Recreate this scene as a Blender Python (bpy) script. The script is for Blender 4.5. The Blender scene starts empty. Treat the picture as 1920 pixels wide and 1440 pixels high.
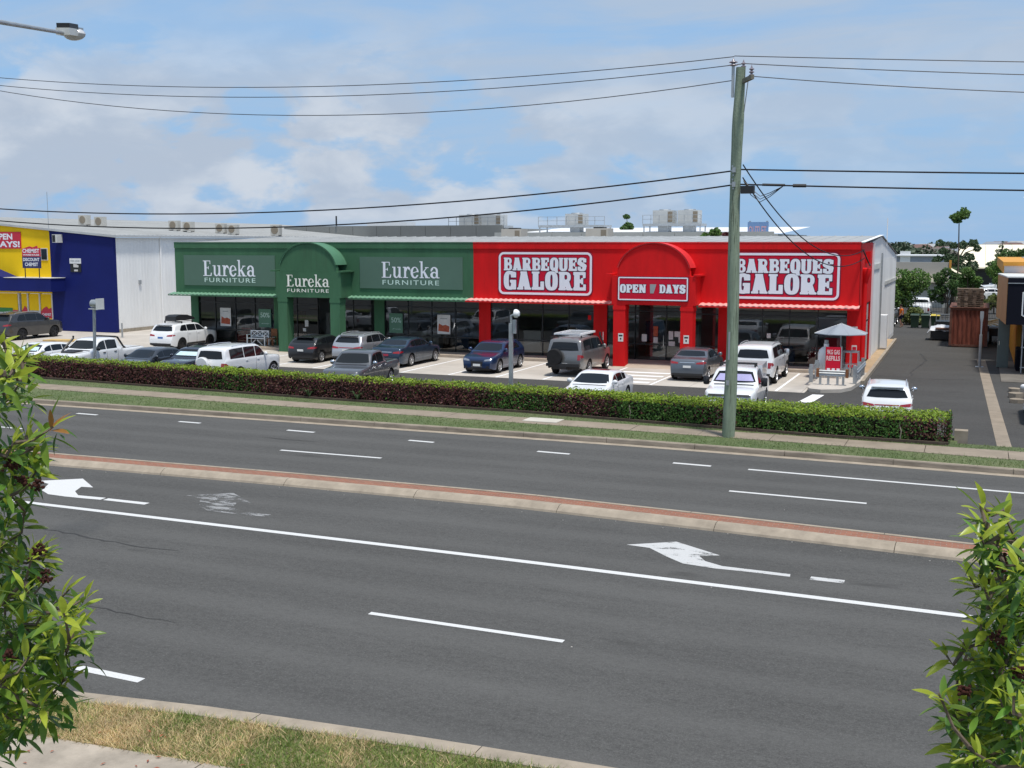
# Street view across a four-lane road to a green and red retail building with a car park, hedge and power pole.
import bpy, math, random
import numpy as np
from mathutils import Vector, Matrix
from mathutils.bvhtree import BVHTree
R = math.radians
random.seed(7); RNG = np.random.default_rng(7)
sc = bpy.context.scene
COL = sc.collection

# ------------------------------------------------------------------ camera, sky, sun, exposure
cam = bpy.data.cameras.new('camera'); camo = bpy.data.objects.new('camera', cam); COL.objects.link(camo)
cam.sensor_width = 36.0; cam.lens = 36.0 * 2100.0 / 1920.0
cam.clip_start = 0.1; cam.clip_end = 6000
camo.location = (0, 0, 6.5)
camo.rotation_euler = (R(90) - math.atan(265.0 / 2100.0), 0, R(22.5))
sc.camera = camo
SUN_EL, SUN_AZ = 73.0, 132.0          # elevation; compass-style azimuth measured from +Y towards +X
sd = Vector((math.sin(R(SUN_AZ)) * math.cos(R(SUN_EL)), math.cos(R(SUN_AZ)) * math.cos(R(SUN_EL)), math.sin(R(SUN_EL))))
world = bpy.data.worlds.new('World'); sc.world = world; world.use_nodes = True
wn = world.node_tree.nodes; wl = world.node_tree.links
for n in list(wn): wn.remove(n)
def wnode(t, **k):
    n = wn.new(t)
    for a, b in k.items(): setattr(n, a, b)
    return n
wout = wnode('ShaderNodeOutputWorld'); wbg = wnode('ShaderNodeBackground'); wbg.inputs['Strength'].default_value = 0.12
sky = wnode('ShaderNodeTexSky', sky_type='NISHITA', sun_disc=False)
sky.sun_elevation = R(SUN_EL); sky.sun_rotation = R(SUN_AZ); sky.air_density = 1.0; sky.dust_density = 0.6; sky.ozone_density = 3.0
tc = wnode('ShaderNodeTexCoord'); sep = wnode('ShaderNodeSeparateXYZ'); wl.new(tc.outputs['Generated'], sep.inputs[0])
def wmath(op, a, b=None, clamp=False):
    n = wnode('ShaderNodeMath', operation=op, use_clamp=clamp)
    for i, q in enumerate((a, b)):
        if q is None: continue
        if isinstance(q, (int, float)): n.inputs[i].default_value = q
        else: wl.new(q, n.inputs[i])
    return n.outputs[0]
def wmap(v, a, b, c=0.0, d=1.0, smooth=True):
    n = wnode('ShaderNodeMapRange'); n.interpolation_type = 'SMOOTHSTEP' if smooth else 'LINEAR'
    wl.new(v, n.inputs['Value'])
    for k, q in zip(('From Min', 'From Max', 'To Min', 'To Max'), (a, b, c, d)): n.inputs[k].default_value = q
    return n.outputs['Result']
# clouds live on a flat layer high above the ground: direction / (height + a little curvature)
zc = wmath('ADD', wmath('MAXIMUM', sep.outputs['Z'], 0.0), 0.10)
cx = wmath('DIVIDE', sep.outputs['X'], zc); cy = wmath('DIVIDE', sep.outputs['Y'], zc)
comb = wnode('ShaderNodeCombineXYZ'); wl.new(cx, comb.inputs[0]); wl.new(cy, comb.inputs[1])
def wnoise(scale, detail, rough, off=(0, 0, 0), sc3=(1, 1, 1), src=None, dist=0.0):
    mp = wnode('ShaderNodeMapping'); mp.inputs['Location'].default_value = off; mp.inputs['Scale'].default_value = sc3
    wl.new(src or comb.outputs[0], mp.inputs['Vector'])
    n = wnode('ShaderNodeTexNoise'); n.inputs['Scale'].default_value = scale; n.inputs['Detail'].default_value = detail
    n.inputs['Roughness'].default_value = rough; n.inputs['Distortion'].default_value = dist
    wl.new(mp.outputs[0], n.inputs['Vector']); return n.outputs['Fac']
hz = wmap(sep.outputs['Z'], 0.0, 0.40, 0.92, 0.30)             # pale blue summer haze thickens towards the horizon
veil = wmap(wnoise(1.25, 9, 0.58, (3.1, 1.7, 0), (0.8, 1.5, 1), None, 0.5), 0.34, 0.68)
streak = wmap(wnoise(0.45, 6, 0.55, (8.1, 2.7, 0), (0.7, 1.6, 1), None, 0.2), 0.42, 0.66)
# cumulus: puffs with flat-ish bases seen side on near the horizon
dirn = tc.outputs['Generated']
puff = wnoise(10.5, 10, 0.55, (0.35, 0.2, 1.1), (1, 1, 2.1), dirn, 0.25)
big = wnoise(4.2, 3, 0.5, (5.2, 0.9, 0.4), (1, 1, 2.4), dirn)
pf = wmath('ADD', wmath('MULTIPLY', puff, 0.75), wmath('MULTIPLY', big, 0.5))
cum = wmap(pf, 0.54, 0.63)
side = wmap(sep.outputs['X'], 0.05, -0.55)                  # more cloud towards the left (west), clear air to the right
band = wmath('MULTIPLY', wmap(sep.outputs['Z'], 0.0, 0.025), wmap(sep.outputs['Z'], 0.21, 0.10))
cum = wmath('MULTIPLY', wmath('MULTIPLY', cum, band), wmath('ADD', wmath('MULTIPLY', side, 0.7), 0.3))
shade = wmap(wnoise(10.5, 10, 0.55, (0.35, 0.2, 1.225), (1, 1, 2.1), dirn, 0.25), 0.34, 0.60)   # same puffs, shifted: under-sides greyer
mixv = wnode('ShaderNodeMix', data_type='RGBA'); mixc = wnode('ShaderNodeMix', data_type='RGBA'); mixs = wnode('ShaderNodeMix', data_type='RGBA')
mixh = wnode('ShaderNodeMix', data_type='RGBA'); wl.new(hz, mixh.inputs['Factor']); wl.new(sky.outputs[0], mixh.inputs['A']); mixh.inputs['B'].default_value = (1.75, 3.15, 5.1, 1)
high = wmap(sep.outputs['Z'], 0.03, 0.20)
vf = wmath('ADD', wmath('MULTIPLY', veil, 0.74), wmath('MULTIPLY', streak, 0.62), True)
wl.new(wmath('MULTIPLY', vf, wmath('ADD', wmath('MULTIPLY', high, 0.80), 0.20)), mixv.inputs['Factor']); wl.new(mixh.outputs['Result'], mixv.inputs['A']); mixv.inputs['B'].default_value = (3.0, 3.6, 4.45, 1)
mixs.inputs['A'].default_value = (4.2, 4.5, 4.95, 1); mixs.inputs['B'].default_value = (3.05, 3.5, 4.2, 1); wl.new(shade, mixs.inputs['Factor'])
wl.new(wmath('MULTIPLY', cum, 0.88), mixc.inputs['Factor']); wl.new(mixv.outputs['Result'], mixc.inputs['A']); wl.new(mixs.outputs['Result'], mixc.inputs['B'])
wl.new(mixc.outputs['Result'], wbg.inputs['Color']); wl.new(wbg.outputs[0], wout.inputs['Surface'])
sun = bpy.data.lights.new('sun', 'SUN'); sun.energy = 3.1; sun.angle = R(6.0); sun.color = (1.0, 0.955, 0.88)
suno = bpy.data.objects.new('sun', sun); COL.objects.link(suno); suno.location = (0, 0, 60)
suno.rotation_euler = sd.to_track_quat('Z', 'Y').to_euler()
sc.view_settings.view_transform = 'Standard'; sc.view_settings.look = 'None'
sc.view_settings.exposure = 0.35; sc.view_settings.gamma = 1.0; sc.view_settings.use_curve_mapping = False
sc.render.engine = 'CYCLES'
sc.cycles.max_bounces = 8; sc.cycles.transparent_max_bounces = 12

# ------------------------------------------------------------------ helpers
def wmat(o):
    m = o.matrix_basis.copy()
    return wmat(o.parent) @ o.matrix_parent_inverse @ m if o.parent else m
def attach(o, parent, local=False):
    o.parent = parent
    if not local: o.matrix_parent_inverse = wmat(parent).inverted()
def empty(name, loc=(0, 0, 0), rz=0.0):
    o = bpy.data.objects.new(name, None); COL.objects.link(o); o.location = loc; o.rotation_euler = (0, 0, rz)
    o.empty_display_size = 0.2; return o
def tag(o, label=None, cat=None, group=None, kind=None):
    if label: o['label'] = label
    if cat: o['category'] = cat
    if group: o['group'] = group
    if kind: o['kind'] = kind
    return o
def thing(name, label, cat, loc=(0, 0, 0), rz=0.0, group=None):
    return tag(empty(name, loc, rz), label, cat, group)
def link_mesh(name, me, mat, parent=None, local=False):
    o = bpy.data.objects.new(name, me); COL.objects.link(o)
    if mat is not None and not me.materials: me.materials.append(mat)
    if parent is not None: attach(o, parent, local)
    return o
def dup_part(src, name, parent, loc, rz=0.0, scale=None, local=False):
    o = bpy.data.objects.new(name, src.data); COL.objects.link(o)
    o.location = loc; o.rotation_euler = (0, 0, rz)
    if scale: o.scale = scale
    if parent is not None: attach(o, parent, local)
    return o
def copy_tree(o, parent=None):
    c = o.copy(); COL.objects.link(c)
    if parent is not None: c.parent = parent
    for ch in [q for q in bpy.data.objects if q.parent == o]: copy_tree(ch, c)
    return c
class MB:
    def __init__(s): s.v = []; s.f = []
    def add(s, vs, fs):
        o = len(s.v); s.v += [tuple(map(float, p)) for p in vs]; s.f += [tuple(i + o for i in f) for f in fs]; return s
    def box(s, x0, x1, y0, y1, z0, z1):
        return s.add([(x0,y0,z0),(x1,y0,z0),(x1,y1,z0),(x0,y1,z0),(x0,y0,z1),(x1,y0,z1),(x1,y1,z1),(x0,y1,z1)],
                     [(3,2,1,0),(4,5,6,7),(0,1,5,4),(1,2,6,5),(2,3,7,6),(3,0,4,7)])
    def obox(s, c, size, rz=0.0, rx=0.0, ry=0.0):
        m = Matrix.Translation(c) @ Matrix.Rotation(rz, 4, 'Z') @ Matrix.Rotation(ry, 4, 'Y') @ Matrix.Rotation(rx, 4, 'X')
        a, b, d = (q / 2 for q in size)
        vs = [m @ Vector(p) for p in [(-a,-b,-d),(a,-b,-d),(a,b,-d),(-a,b,-d),(-a,-b,d),(a,-b,d),(a,b,d),(-a,b,d)]]
        return s.add(vs, [(3,2,1,0),(4,5,6,7),(0,1,5,4),(1,2,6,5),(2,3,7,6),(3,0,4,7)])
    def tube(s, pts, r, n=8, cap=True):
        pts = [Vector(p) for p in pts]; rr = r if isinstance(r, (list, tuple)) else [r] * len(pts)
        vs = []; fs = []; up = None
        for i, p in enumerate(pts):
            d = (pts[min(i + 1, len(pts) - 1)] - pts[max(i - 1, 0)]).normalized()
            if up is None:
                up = Vector((0, 0, 1)) if abs(d.z) < 0.9 else Vector((1, 0, 0))
            a = d.cross(up).normalized(); b = a.cross(d).normalized(); up = b
            for k in range(n):
                t = 2 * math.pi * k / n; vs.append(p + (a * math.cos(t) + b * math.sin(t)) * rr[i])
        for i in range(len(pts) - 1):
            for k in range(n):
                fs.append((i*n+k, i*n+(k+1) % n, (i+1)*n+(k+1) % n, (i+1)*n+k))
        if cap: fs.append(tuple(range(n))[::-1]); fs.append(tuple((len(pts)-1)*n + k for k in range(n)))
        return s.add(vs, fs)
    def cyl(s, c, r, h, n=16, r2=None):
        return s.tube([c, (c[0], c[1], c[2] + h)], [r, r if r2 is None else r2], n)
    def lathe(s, prof, n=20, axis='z', c=(0, 0, 0)):
        vs = []; fs = []
        for (r, h) in prof:
            for k in range(n):
                t = 2 * math.pi * k / n; p = (r * math.cos(t), r * math.sin(t), h)
                if axis == 'y': p = (p[0], p[2], p[1])
                if axis == 'x': p = (p[2], p[0], p[1])
                vs.append((p[0] + c[0], p[1] + c[1], p[2] + c[2]))
        for i in range(len(prof) - 1):
            for k in range(n):
                q = (i*n+k, i*n+(k+1) % n, (i+1)*n+(k+1) % n, (i+1)*n+k); fs.append(q if axis != 'y' else q[::-1])
        return s.add(vs, fs)
    def sphere(s, c, r, n=10, m=6, sq=(1, 1, 1)):
        prof = [(max(1e-4, math.sin(math.pi*i/m)), -math.cos(math.pi*i/m)) for i in range(m + 1)]
        vs = []; fs = []
        for (rr, h) in prof:
            for k in range(n):
                t = 2*math.pi*k/n; vs.append((c[0]+r*sq[0]*rr*math.cos(t), c[1]+r*sq[1]*rr*math.sin(t), c[2]+r*sq[2]*h))
        for i in range(m):
            for k in range(n): fs.append((i*n+k, i*n+(k+1) % n, (i+1)*n+(k+1) % n, (i+1)*n+k))
        return s.add(vs, fs)
    def extr(s, poly, d0, d1, axis='z'):
        # poly: 2-D outline, extruded along an axis: z -> (x,y); y -> (x,z); x -> (y,z)
        n = len(poly)
        def P(p, d): return (p[0], p[1], d) if axis == 'z' else ((p[0], d, p[1]) if axis == 'y' else (d, p[0], p[1]))
        vs = [P(p, d0) for p in poly] + [P(p, d1) for p in poly]
        fs = [tuple(range(n))[::-1], tuple(range(n, 2*n))] + [(i, (i+1) % n, n+(i+1) % n, n+i) for i in range(n)]
        if axis == 'y': fs = [f[::-1] for f in fs]
        return s.add(vs, fs)
    def grid(s, rows):
        m = len(rows[0]); vs = [p for r in rows for p in r]
        fs = [(i*m+j, i*m+j+1, (i+1)*m+j+1, (i+1)*m+j) for i in range(len(rows)-1) for j in range(m-1)]
        return s.add(vs, fs)
    def mesh(s, name, smooth=False, angle=35):
        me = bpy.data.meshes.new(name); me.from_pydata(s.v, [], s.f); me.validate()
        if smooth:
            me.polygons.foreach_set('use_smooth', [True] * len(me.polygons)); me.set_sharp_from_angle(angle=R(angle))
        me.update(); return me
    def build(s, name, mat, parent=None, smooth=False, local=False, angle=35):
        return link_mesh(name, s.mesh(name, smooth, angle), mat, parent, local)
def structure(o): o['kind'] = 'structure'; return o

# ------------------------------------------------------------------ materials
def L(r, g, b):
    f = lambda c: ((c/255.0)/12.92 if c/255.0 <= 0.04045 else (((c/255.0)+0.055)/1.055)**2.4)
    return (f(r), f(g), f(b))
def newmat(name):
    m = bpy.data.materials.new(name); m.use_nodes = True
    return m, m.node_tree.nodes, m.node_tree.links, m.node_tree.nodes['Principled BSDF']
def noise_node(nt, lk, scale, detail=5, rough=0.6, sc3=None, src='Object', dist=0.0):
    t = nt.new('ShaderNodeTexCoord'); out = t.outputs[src]
    if sc3:
        mp = nt.new('ShaderNodeMapping'); mp.inputs['Scale'].default_value = sc3; lk.new(out, mp.inputs['Vector']); out = mp.outputs[0]
    n = nt.new('ShaderNodeTexNoise'); n.inputs['Scale'].default_value = scale; n.inputs['Detail'].default_value = detail
    n.inputs['Roughness'].default_value = rough; n.inputs['Distortion'].default_value = dist
    lk.new(out, n.inputs['Vector']); return n.outputs['Fac']
def maprange(nt, lk, v, a, b, c, d):
    n = nt.new('ShaderNodeMapRange'); lk.new(v, n.inputs['Value'])
    for k, q in zip(('From Min', 'From Max', 'To Min', 'To Max'), (a, b, c, d)): n.inputs[k].default_value = q
    return n.outputs['Result']
def mixcol(nt, lk, fac, a, b, mode='MIX'):
    n = nt.new('ShaderNodeMix'); n.data_type = 'RGBA'; n.blend_type = mode
    if isinstance(fac, (int, float)): n.inputs['Factor'].default_value = fac
    else: lk.new(fac, n.inputs['Factor'])
    for k, q in (('A', a), ('B', b)):
        if isinstance(q, tuple): n.inputs[k].default_value = (*q[:3], 1)
        else: lk.new(q, n.inputs[k])
    return n.outputs['Result']
def mat(name, col, rough=0.6, metal=0.0, var=0.12, vs=1.2, bump=0.0, bs=40.0, coat=0.0, spec=0.5, sc3=None, island=0.0, trans=0.0):
    m, nt, lk, p = newmat(name)
    c = col
    if var > 0:
        f = noise_node(nt, lk, vs, 6, 0.65, sc3)
        c = mixcol(nt, lk, maprange(nt, lk, f, 0.3, 0.7, 0, 1), tuple(q*(1-var) for q in col), tuple(min(1, q*(1+var)) for q in col))
    if island > 0:
        g = nt.new('ShaderNodeNewGeometry'); hs = nt.new('ShaderNodeHueSaturation')
        if isinstance(c, tuple): hs.inputs['Color'].default_value = (*c, 1)
        else: lk.new(c, hs.inputs['Color'])
        lk.new(maprange(nt, lk, g.outputs['Random Per Island'], 0, 1, 1-island, 1+island), hs.inputs['Value'])
        w = nt.new('ShaderNodeMath'); w.operation = 'FRACT'; w2 = nt.new('ShaderNodeMath'); w2.operation = 'MULTIPLY'; w2.inputs[1].default_value = 7.31
        lk.new(g.outputs['Random Per Island'], w2.inputs[0]); lk.new(w2.outputs[0], w.inputs[0])
        lk.new(maprange(nt, lk, w.outputs[0], 0, 1, 0.5-island*0.06, 0.5+island*0.05), hs.inputs['Hue'])
        c = hs.outputs['Color']
    if isinstance(c, tuple): p.inputs['Base Color'].default_value = (*c, 1)
    else: lk.new(c, p.inputs['Base Color'])
    p.inputs['Roughness'].default_value = rough; p.inputs['Metallic'].default_value = metal
    p.inputs['Specular IOR Level'].default_value = spec if (rough < 0.6 or metal > 0) else spec*0.35; p.inputs['Coat Weight'].default_value = coat; p.inputs['Coat Roughness'].default_value = 0.05
    if bump > 0:
        b = nt.new('ShaderNodeBump'); b.inputs['Strength'].default_value = bump; b.inputs['Distance'].default_value = 0.02
        lk.new(noise_node(nt, lk, bs, 4, 0.6), b.inputs['Height']); lk.new(b.outputs[0], p.inputs['Normal'])
    if trans > 0:
        tr = nt.new('ShaderNodeBsdfTranslucent'); mx = nt.new('ShaderNodeMixShader'); mx.inputs[0].default_value = trans
        if isinstance(c, tuple): tr.inputs['Color'].default_value = (*c, 1)
        else: lk.new(c, tr.inputs['Color'])
        lk.new(p.outputs[0], mx.inputs[1]); lk.new(tr.outputs[0], mx.inputs[2])
        lk.new(mx.outputs[0], nt['Material Output'].inputs['Surface'])
    return m
def glassmat(name, tint=(0.5, 0.52, 0.52), ior=1.75, rough=0.01):
    m, nt, lk, p = newmat(name); nt.remove(p)
    t = nt.new('ShaderNodeBsdfTransparent'); t.inputs['Color'].default_value = (*tint, 1)
    g = nt.new('ShaderNodeBsdfGlossy'); g.inputs['Roughness'].default_value = rough; g.inputs['Color'].default_value = (0.95, 0.97, 1, 1)
    f = nt.new('ShaderNodeFresnel'); f.inputs['IOR'].default_value = ior
    x = nt.new('ShaderNodeMixShader'); lk.new(f.outputs[0], x.inputs[0]); lk.new(t.outputs[0], x.inputs[1]); lk.new(g.outputs[0], x.inputs[2])
    lk.new(x.outputs[0], nt['Material Output'].inputs['Surface']); return m
def streaks(m, amt=0.3, dirt=(0.06, 0.05, 0.045)):
    # rain-washed grime: thin vertical runs, broken up by a larger noise
    nt, lk = m.node_tree.nodes, m.node_tree.links; p = nt['Principled BSDF']; s = p.inputs['Base Color']; src = s.links[0].from_socket if s.links else tuple(s.default_value)[:3]
    a = maprange(nt, lk, noise_node(nt, lk, 5.0, 4, 0.6, (1, 1, 0.05)), 0.52, 0.74, 0, 1); b = maprange(nt, lk, noise_node(nt, lk, 0.35, 4, 0.6), 0.42, 0.68, 0, amt)
    mu = nt.new('ShaderNodeMath'); mu.operation = 'MULTIPLY'; lk.new(a, mu.inputs[0]); lk.new(b, mu.inputs[1])
    lk.new(mixcol(nt, lk, mu.outputs[0], src, dirt), s)
def paint(name, col, metal=0.0, rough=0.32): return mat(name, col, rough, metal, 0.05, 0.8, coat=0.9)
# paints and plain finishes
m_black = mat('black_plastic', (0.018, 0.018, 0.02), 0.5, var=0.1)
m_rubber = mat('tyre_rubber', (0.02, 0.02, 0.021), 0.8, var=0.2, vs=6)
m_carglass = mat('car_glass', (0.010, 0.012, 0.014), 0.04, var=0.0, spec=0.45)
m_alloy = mat('alloy', (0.62, 0.63, 0.65), 0.35, 0.7, 0.05)
m_darkalloy = mat('dark_alloy', (0.05, 0.05, 0.055), 0.35, 0.6, 0.05)
m_chrome = mat('chrome', (0.75, 0.76, 0.78), 0.12, 1.0, 0.0)
m_headl = mat('headlamp', (0.34, 0.36, 0.39), 0.15, 0.6, 0.35, 14, coat=1.0)
m_taill = mat('tail_lamp', (0.30, 0.010, 0.014), 0.15, 0.0, 0.35, 12, coat=1.0)
m_plate = mat('number_plate', (0.72, 0.73, 0.72), 0.5, var=0.02)
m_plateb = mat('blue_plate', (0.05, 0.16, 0.45), 0.5, var=0.02)
m_platem = mat('maroon_plate', (0.35, 0.03, 0.06), 0.5, var=0.02)
m_shade = mat('sun_shade_foil', (0.62, 0.80, 0.84), 0.35, 0.1, 0.10, 6, coat=0.6)
m_galv = mat('galvanised_steel', (0.42, 0.44, 0.45), 0.45, 0.6, 0.15, 4)
m_white = mat('white_paint', (0.78, 0.79, 0.80), 0.5, var=0.05)
m_offw = mat('off_white_metal', (0.66, 0.66, 0.63), 0.5, var=0.08, vs=3)
m_dark = mat('dark_frame', (0.015, 0.016, 0.018), 0.4, var=0.1)
m_conc = mat('kerb_concrete', (0.33, 0.28, 0.22), 0.9, var=0.22, vs=2.2, bump=0.35, bs=35)
m_slab = mat('footpath_concrete', (0.27, 0.225, 0.175), 0.9, var=0.18, vs=1.3, bump=0.2, bs=50)
m_slabn = mat('near_footpath_concrete', (0.34, 0.295, 0.24), 0.9, var=0.28, vs=1.8, bump=0.25, bs=45)
m_carpark = mat('bay_concrete', (0.47, 0.43, 0.38), 0.85, var=0.17, vs=0.45, bump=0.15, bs=30)
m_line = mat('line_paint', (0.82, 0.82, 0.82), 0.6, var=0.08, vs=9)
# ------------------------------------------------------------------ ground, road, kerbs, paths
def line(pts):
    X = [p[0] for p in pts]; Y = [p[1] for p in pts]
    def f(x):
        if x < X[0]: return Y[0] + (x - X[0]) * (Y[1]-Y[0]) / (X[1]-X[0])
        if x > X[-1]: return Y[-1] + (x - X[-1]) * (Y[-1]-Y[-2]) / (X[-1]-X[-2])
        return float(np.interp(x, X, Y))
    return f
def strip(f0, f1, z0, z1, x0, x1, step=2.0):
    xs = np.linspace(x0, x1, max(2, int((x1-x0)/step)+1)); mb = MB()
    return mb.grid([[(x, f0(x), z0) for x in xs], [(x, f1(x), z1) for x in xs]])
f_far = line([(-95, 32.6), (-50, 34.0), (-35.4, 34.35), (-24, 34.45), (-9.9, 34.55), (-3.8, 34.35), (1.3, 34.1), (20, 33.2), (60, 31.0)])   # far kerb face
f_fpn = line([(-95, 37.0), (-38, 36.75), (-24, 36.35), (-10.3, 36.05), (-4, 35.8), (1.2, 35.4), (20, 34.6), (60, 32.4)])                       # far footpath
f_fpf = line([(-95, 38.4), (-39.5, 38.15), (-24, 37.55), (-10.6, 37.25), (-4, 37.05), (1.2, 36.85), (20, 36.0), (60, 33.8)])
f_hb = line([(-95, 40.3), (-41, 39.7), (-24.5, 38.65), (-15.2, 38.45), (-10.8, 37.95), (-4.1, 37.35), (-0.5, 37.3)])                            # hedge base
f_med0 = line([(-95, 23.2), (-25.2, 24.67), (-17.5, 24.95), (-10.4, 25.0), (-4.5, 24.6), (0, 24.23), (20, 22.9), (60, 19.5)])                 # median near edge
f_med1 = lambda x: f_med0(x) + 1.02
f_near = line([(-60, 4.5), (-30, 9.4), (-11.85, 11.80), (-9.5, 12.14), (-6.17, 12.42), (-3.7, 12.54), (5, 12.85), (40, 13.2)])                      # near kerb face
f_pth = line([(-60, 3.0), (-30, 7.9), (-11.6, 10.35), (-10.3, 10.5), (-8.3, 10.62), (0, 11.1), (40, 11.4)])                                    # near path edge

mg, nt, lk, p = newmat('open_ground')
c = mixcol(nt, lk, maprange(nt, lk, noise_node(nt, lk, 0.02, 6, 0.6), 0.4, 0.6, 0, 1), (0.10, 0.12, 0.055), (0.22, 0.20, 0.15))
lk.new(c, p.inputs['Base Color']); p.inputs['Roughness'].default_value = 0.95
structure(MB().grid([[(-4000, -300, -0.06), (4000, -300, -0.06)], [(-4000, 5000, -0.06), (4000, 5000, -0.06)]]).build('ground', mg))

def asphalt(name, base, tracks=True, speck=0.35):
    m, nt, lk, p = newmat(name)
    big = noise_node(nt, lk, 0.35, 5, 0.6, (0.35, 1.0, 1.0)); fine = noise_node(nt, lk, 55.0, 3, 0.8)
    mid = noise_node(nt, lk, 3.0, 6, 0.7, (0.25, 1.0, 1.0))
    c = mixcol(nt, lk, maprange(nt, lk, big, 0.32, 0.68, 0, 1), tuple(q*0.83 for q in base), tuple(q*1.18 for q in base))
    c = mixcol(nt, lk, maprange(nt, lk, mid, 0.35, 0.7, 0, 0.55), c, tuple(q*0.74 for q in base))
    c = mixcol(nt, lk, maprange(nt, lk, fine, 0.5, 0.78, 0, speck), c, tuple(min(1, q*2.6) for q in base))
    c = mixcol(nt, lk, maprange(nt, lk, fine, 0.5, 0.25, 0, speck), c, tuple(q*0.45 for q in base))
    mot = noise_node(nt, lk, 9.0, 5, 0.75, (0.7, 1.0, 1.0)); c = mixcol(nt, lk, maprange(nt, lk, mot, 0.42, 0.72, 0, 0.45), c, tuple(min(1, q*1.45) for q in base)); c = mixcol(nt, lk, maprange(nt, lk, mot, 0.48, 0.25, 0, 0.5), c, tuple(q*0.62 for q in base))
    gr = noise_node(nt, lk, 24.0, 2, 0.9); c = mixcol(nt, lk, maprange(nt, lk, gr, 0.54, 0.74, 0, 0.6), c, tuple(min(1, q*1.9) for q in base)); c = mixcol(nt, lk, maprange(nt, lk, gr, 0.46, 0.26, 0, 0.65), c, tuple(q*0.45 for q in base))
    if tracks:   # wheel paths, polished lighter bands running with the traffic
        t = nt.new('ShaderNodeTexCoord'); s = nt.new('ShaderNodeSeparateXYZ'); lk.new(t.outputs['Object'], s.inputs[0])
        w = nt.new('ShaderNodeMath'); w.operation = 'SINE'; mu = nt.new('ShaderNodeMath'); mu.operation = 'MULTIPLY'; mu.inputs[1].default_value = 2*math.pi/1.75
        lk.new(s.outputs['Y'], mu.inputs[0]); lk.new(mu.outputs[0], w.inputs[0])
        c = mixcol(nt, lk, maprange(nt, lk, w.outputs[0], -0.2, 1, 0, 0.26), c, tuple(min(1, q*1.55) for q in base))
    # oil spots and old dark seams
    sp = noise_node(nt, lk, 0.9, 2, 0.5, (0.5, 1.6, 1)); c = mixcol(nt, lk, maprange(nt, lk, sp, 0.68, 0.78, 0, 0.5), c, tuple(q*0.55 for q in base))
    lk.new(c, p.inputs['Base Color']); p.inputs['Roughness'].default_value = 0.92; p.inputs['Specular IOR Level'].default_value = 0.15
    b = nt.new('ShaderNodeBump'); b.inputs['Strength'].default_value = 0.5; b.inputs['Distance'].default_value = 0.01
    lk.new(fine, b.inputs['Height']); lk.new(b.outputs[0], p.inputs['Normal']); return m
m_asph = asphalt('road_asphalt', (0.084, 0.083, 0.080))
m_asph2 = asphalt('lot_asphalt', (0.068, 0.066, 0.063), tracks=False, speck=0.25)
road = structure(strip(f_near, f_far, 0.0, 0.0, -95, 60).build('road', m_asph))
# long thin shrinkage cracks sealed with bitumen
m_crack = mat('bitumen_crack', (0.045, 0.044, 0.043), 0.7, var=0.3, vs=4)
def crack(name, pts, w, parent, z=0.004, jit=0.05):
    P = []
    for (a, b) in zip(pts[:-1], pts[1:]):
        n = max(2, int(math.hypot(b[0]-a[0], b[1]-a[1]) / 0.25))
        for i in range(n): P.append((a[0]+(b[0]-a[0])*i/n + random.uniform(-jit, jit), a[1]+(b[1]-a[1])*i/n + random.uniform(-jit, jit)))
    P.append(pts[-1]); r0 = []; r1 = []
    for i, q in enumerate(P):
        d = Vector((P[min(i+1, len(P)-1)][0]-P[max(i-1, 0)][0], P[min(i+1, len(P)-1)][1]-P[max(i-1, 0)][1])).normalized()
        ww = w * random.uniform(0.3, 1.0) * (0.2 if i in (0, len(P)-1) else 1)
        r0.append((q[0]+d.y*ww, q[1]-d.x*ww, z)); r1.append((q[0]-d.y*ww, q[1]+d.x*ww, z))
    return MB().grid([r0, r1]).build(name, m_crack, parent)
crack('crack', [(-20.6, 19.2), (-18.5, 18.9), (-16.6, 18.65), (-15.4, 18.7)], 0.035, road)
crack('crack', [(-16.0, 15.2), (-13.6, 15.05), (-12.5, 15.0)], 0.02, road)
crack('crack', [(-22, 31.2), (-21, 31.05), (-19.8, 31.1)], 0.03, road)

# ---- painted lines, 4 mm above the road
def paintmat(name, wear, dim=1.0):
    m, nt, lk, p = newmat(name)
    f = noise_node(nt, lk, 2.2, 8, 0.72, (0.6, 1.8, 1)); g = noise_node(nt, lk, 30, 3, 0.7)
    p.inputs['Base Color'].default_value = (0.80, 0.80, 0.81, 1); p.inputs['Roughness'].default_value = 0.6
    lk.new(mixcol(nt, lk, maprange(nt, lk, g, 0.35, 0.7, 0.0, 0.5), tuple(q*dim for q in (0.66, 0.66, 0.65)), tuple(q*dim for q in (0.42, 0.42, 0.41))), p.inputs['Base Color'])
    t = nt.new('ShaderNodeBsdfTransparent'); x = nt.new('ShaderNodeMixShader')
    add = nt.new('ShaderNodeMath'); add.operation = 'ADD'; lk.new(f, add.inputs[0])
    sc2 = nt.new('ShaderNodeMath'); sc2.operation = 'MULTIPLY'; sc2.inputs[1].default_value = 0.28; lk.new(g, sc2.inputs[0]); lk.new(sc2.outputs[0], add.inputs[1])
    lk.new(maprange(nt, lk, add.outputs[0], wear, wear+0.06, 0, 1), x.inputs[0])
    lk.new(t.outputs[0], x.inputs[1]); lk.new(p.outputs[0], x.inputs[2]); lk.new(x.outputs[0], nt['Material Output'].inputs['Surface']); return m
m_pl = paintmat('road_line_paint', 0.40); m_pw = paintmat('worn_arrow_paint', 0.52, .85); m_pww = paintmat('nearly_gone_paint', 0.62, .45)
def mark(name, f, x0, x1, w, m=None, parent=road, z=0.004):
    return strip(lambda x: f(x) - w/2, lambda x: f(x) + w/2, z, z, x0, x1, 1.0).build(name, m or m_pl, parent)
f_sol = line([(-40, 21.0), (-21.4, 20.86), (-8.6, 20.77), (0.1, 20.58), (30, 19.8)])
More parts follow.
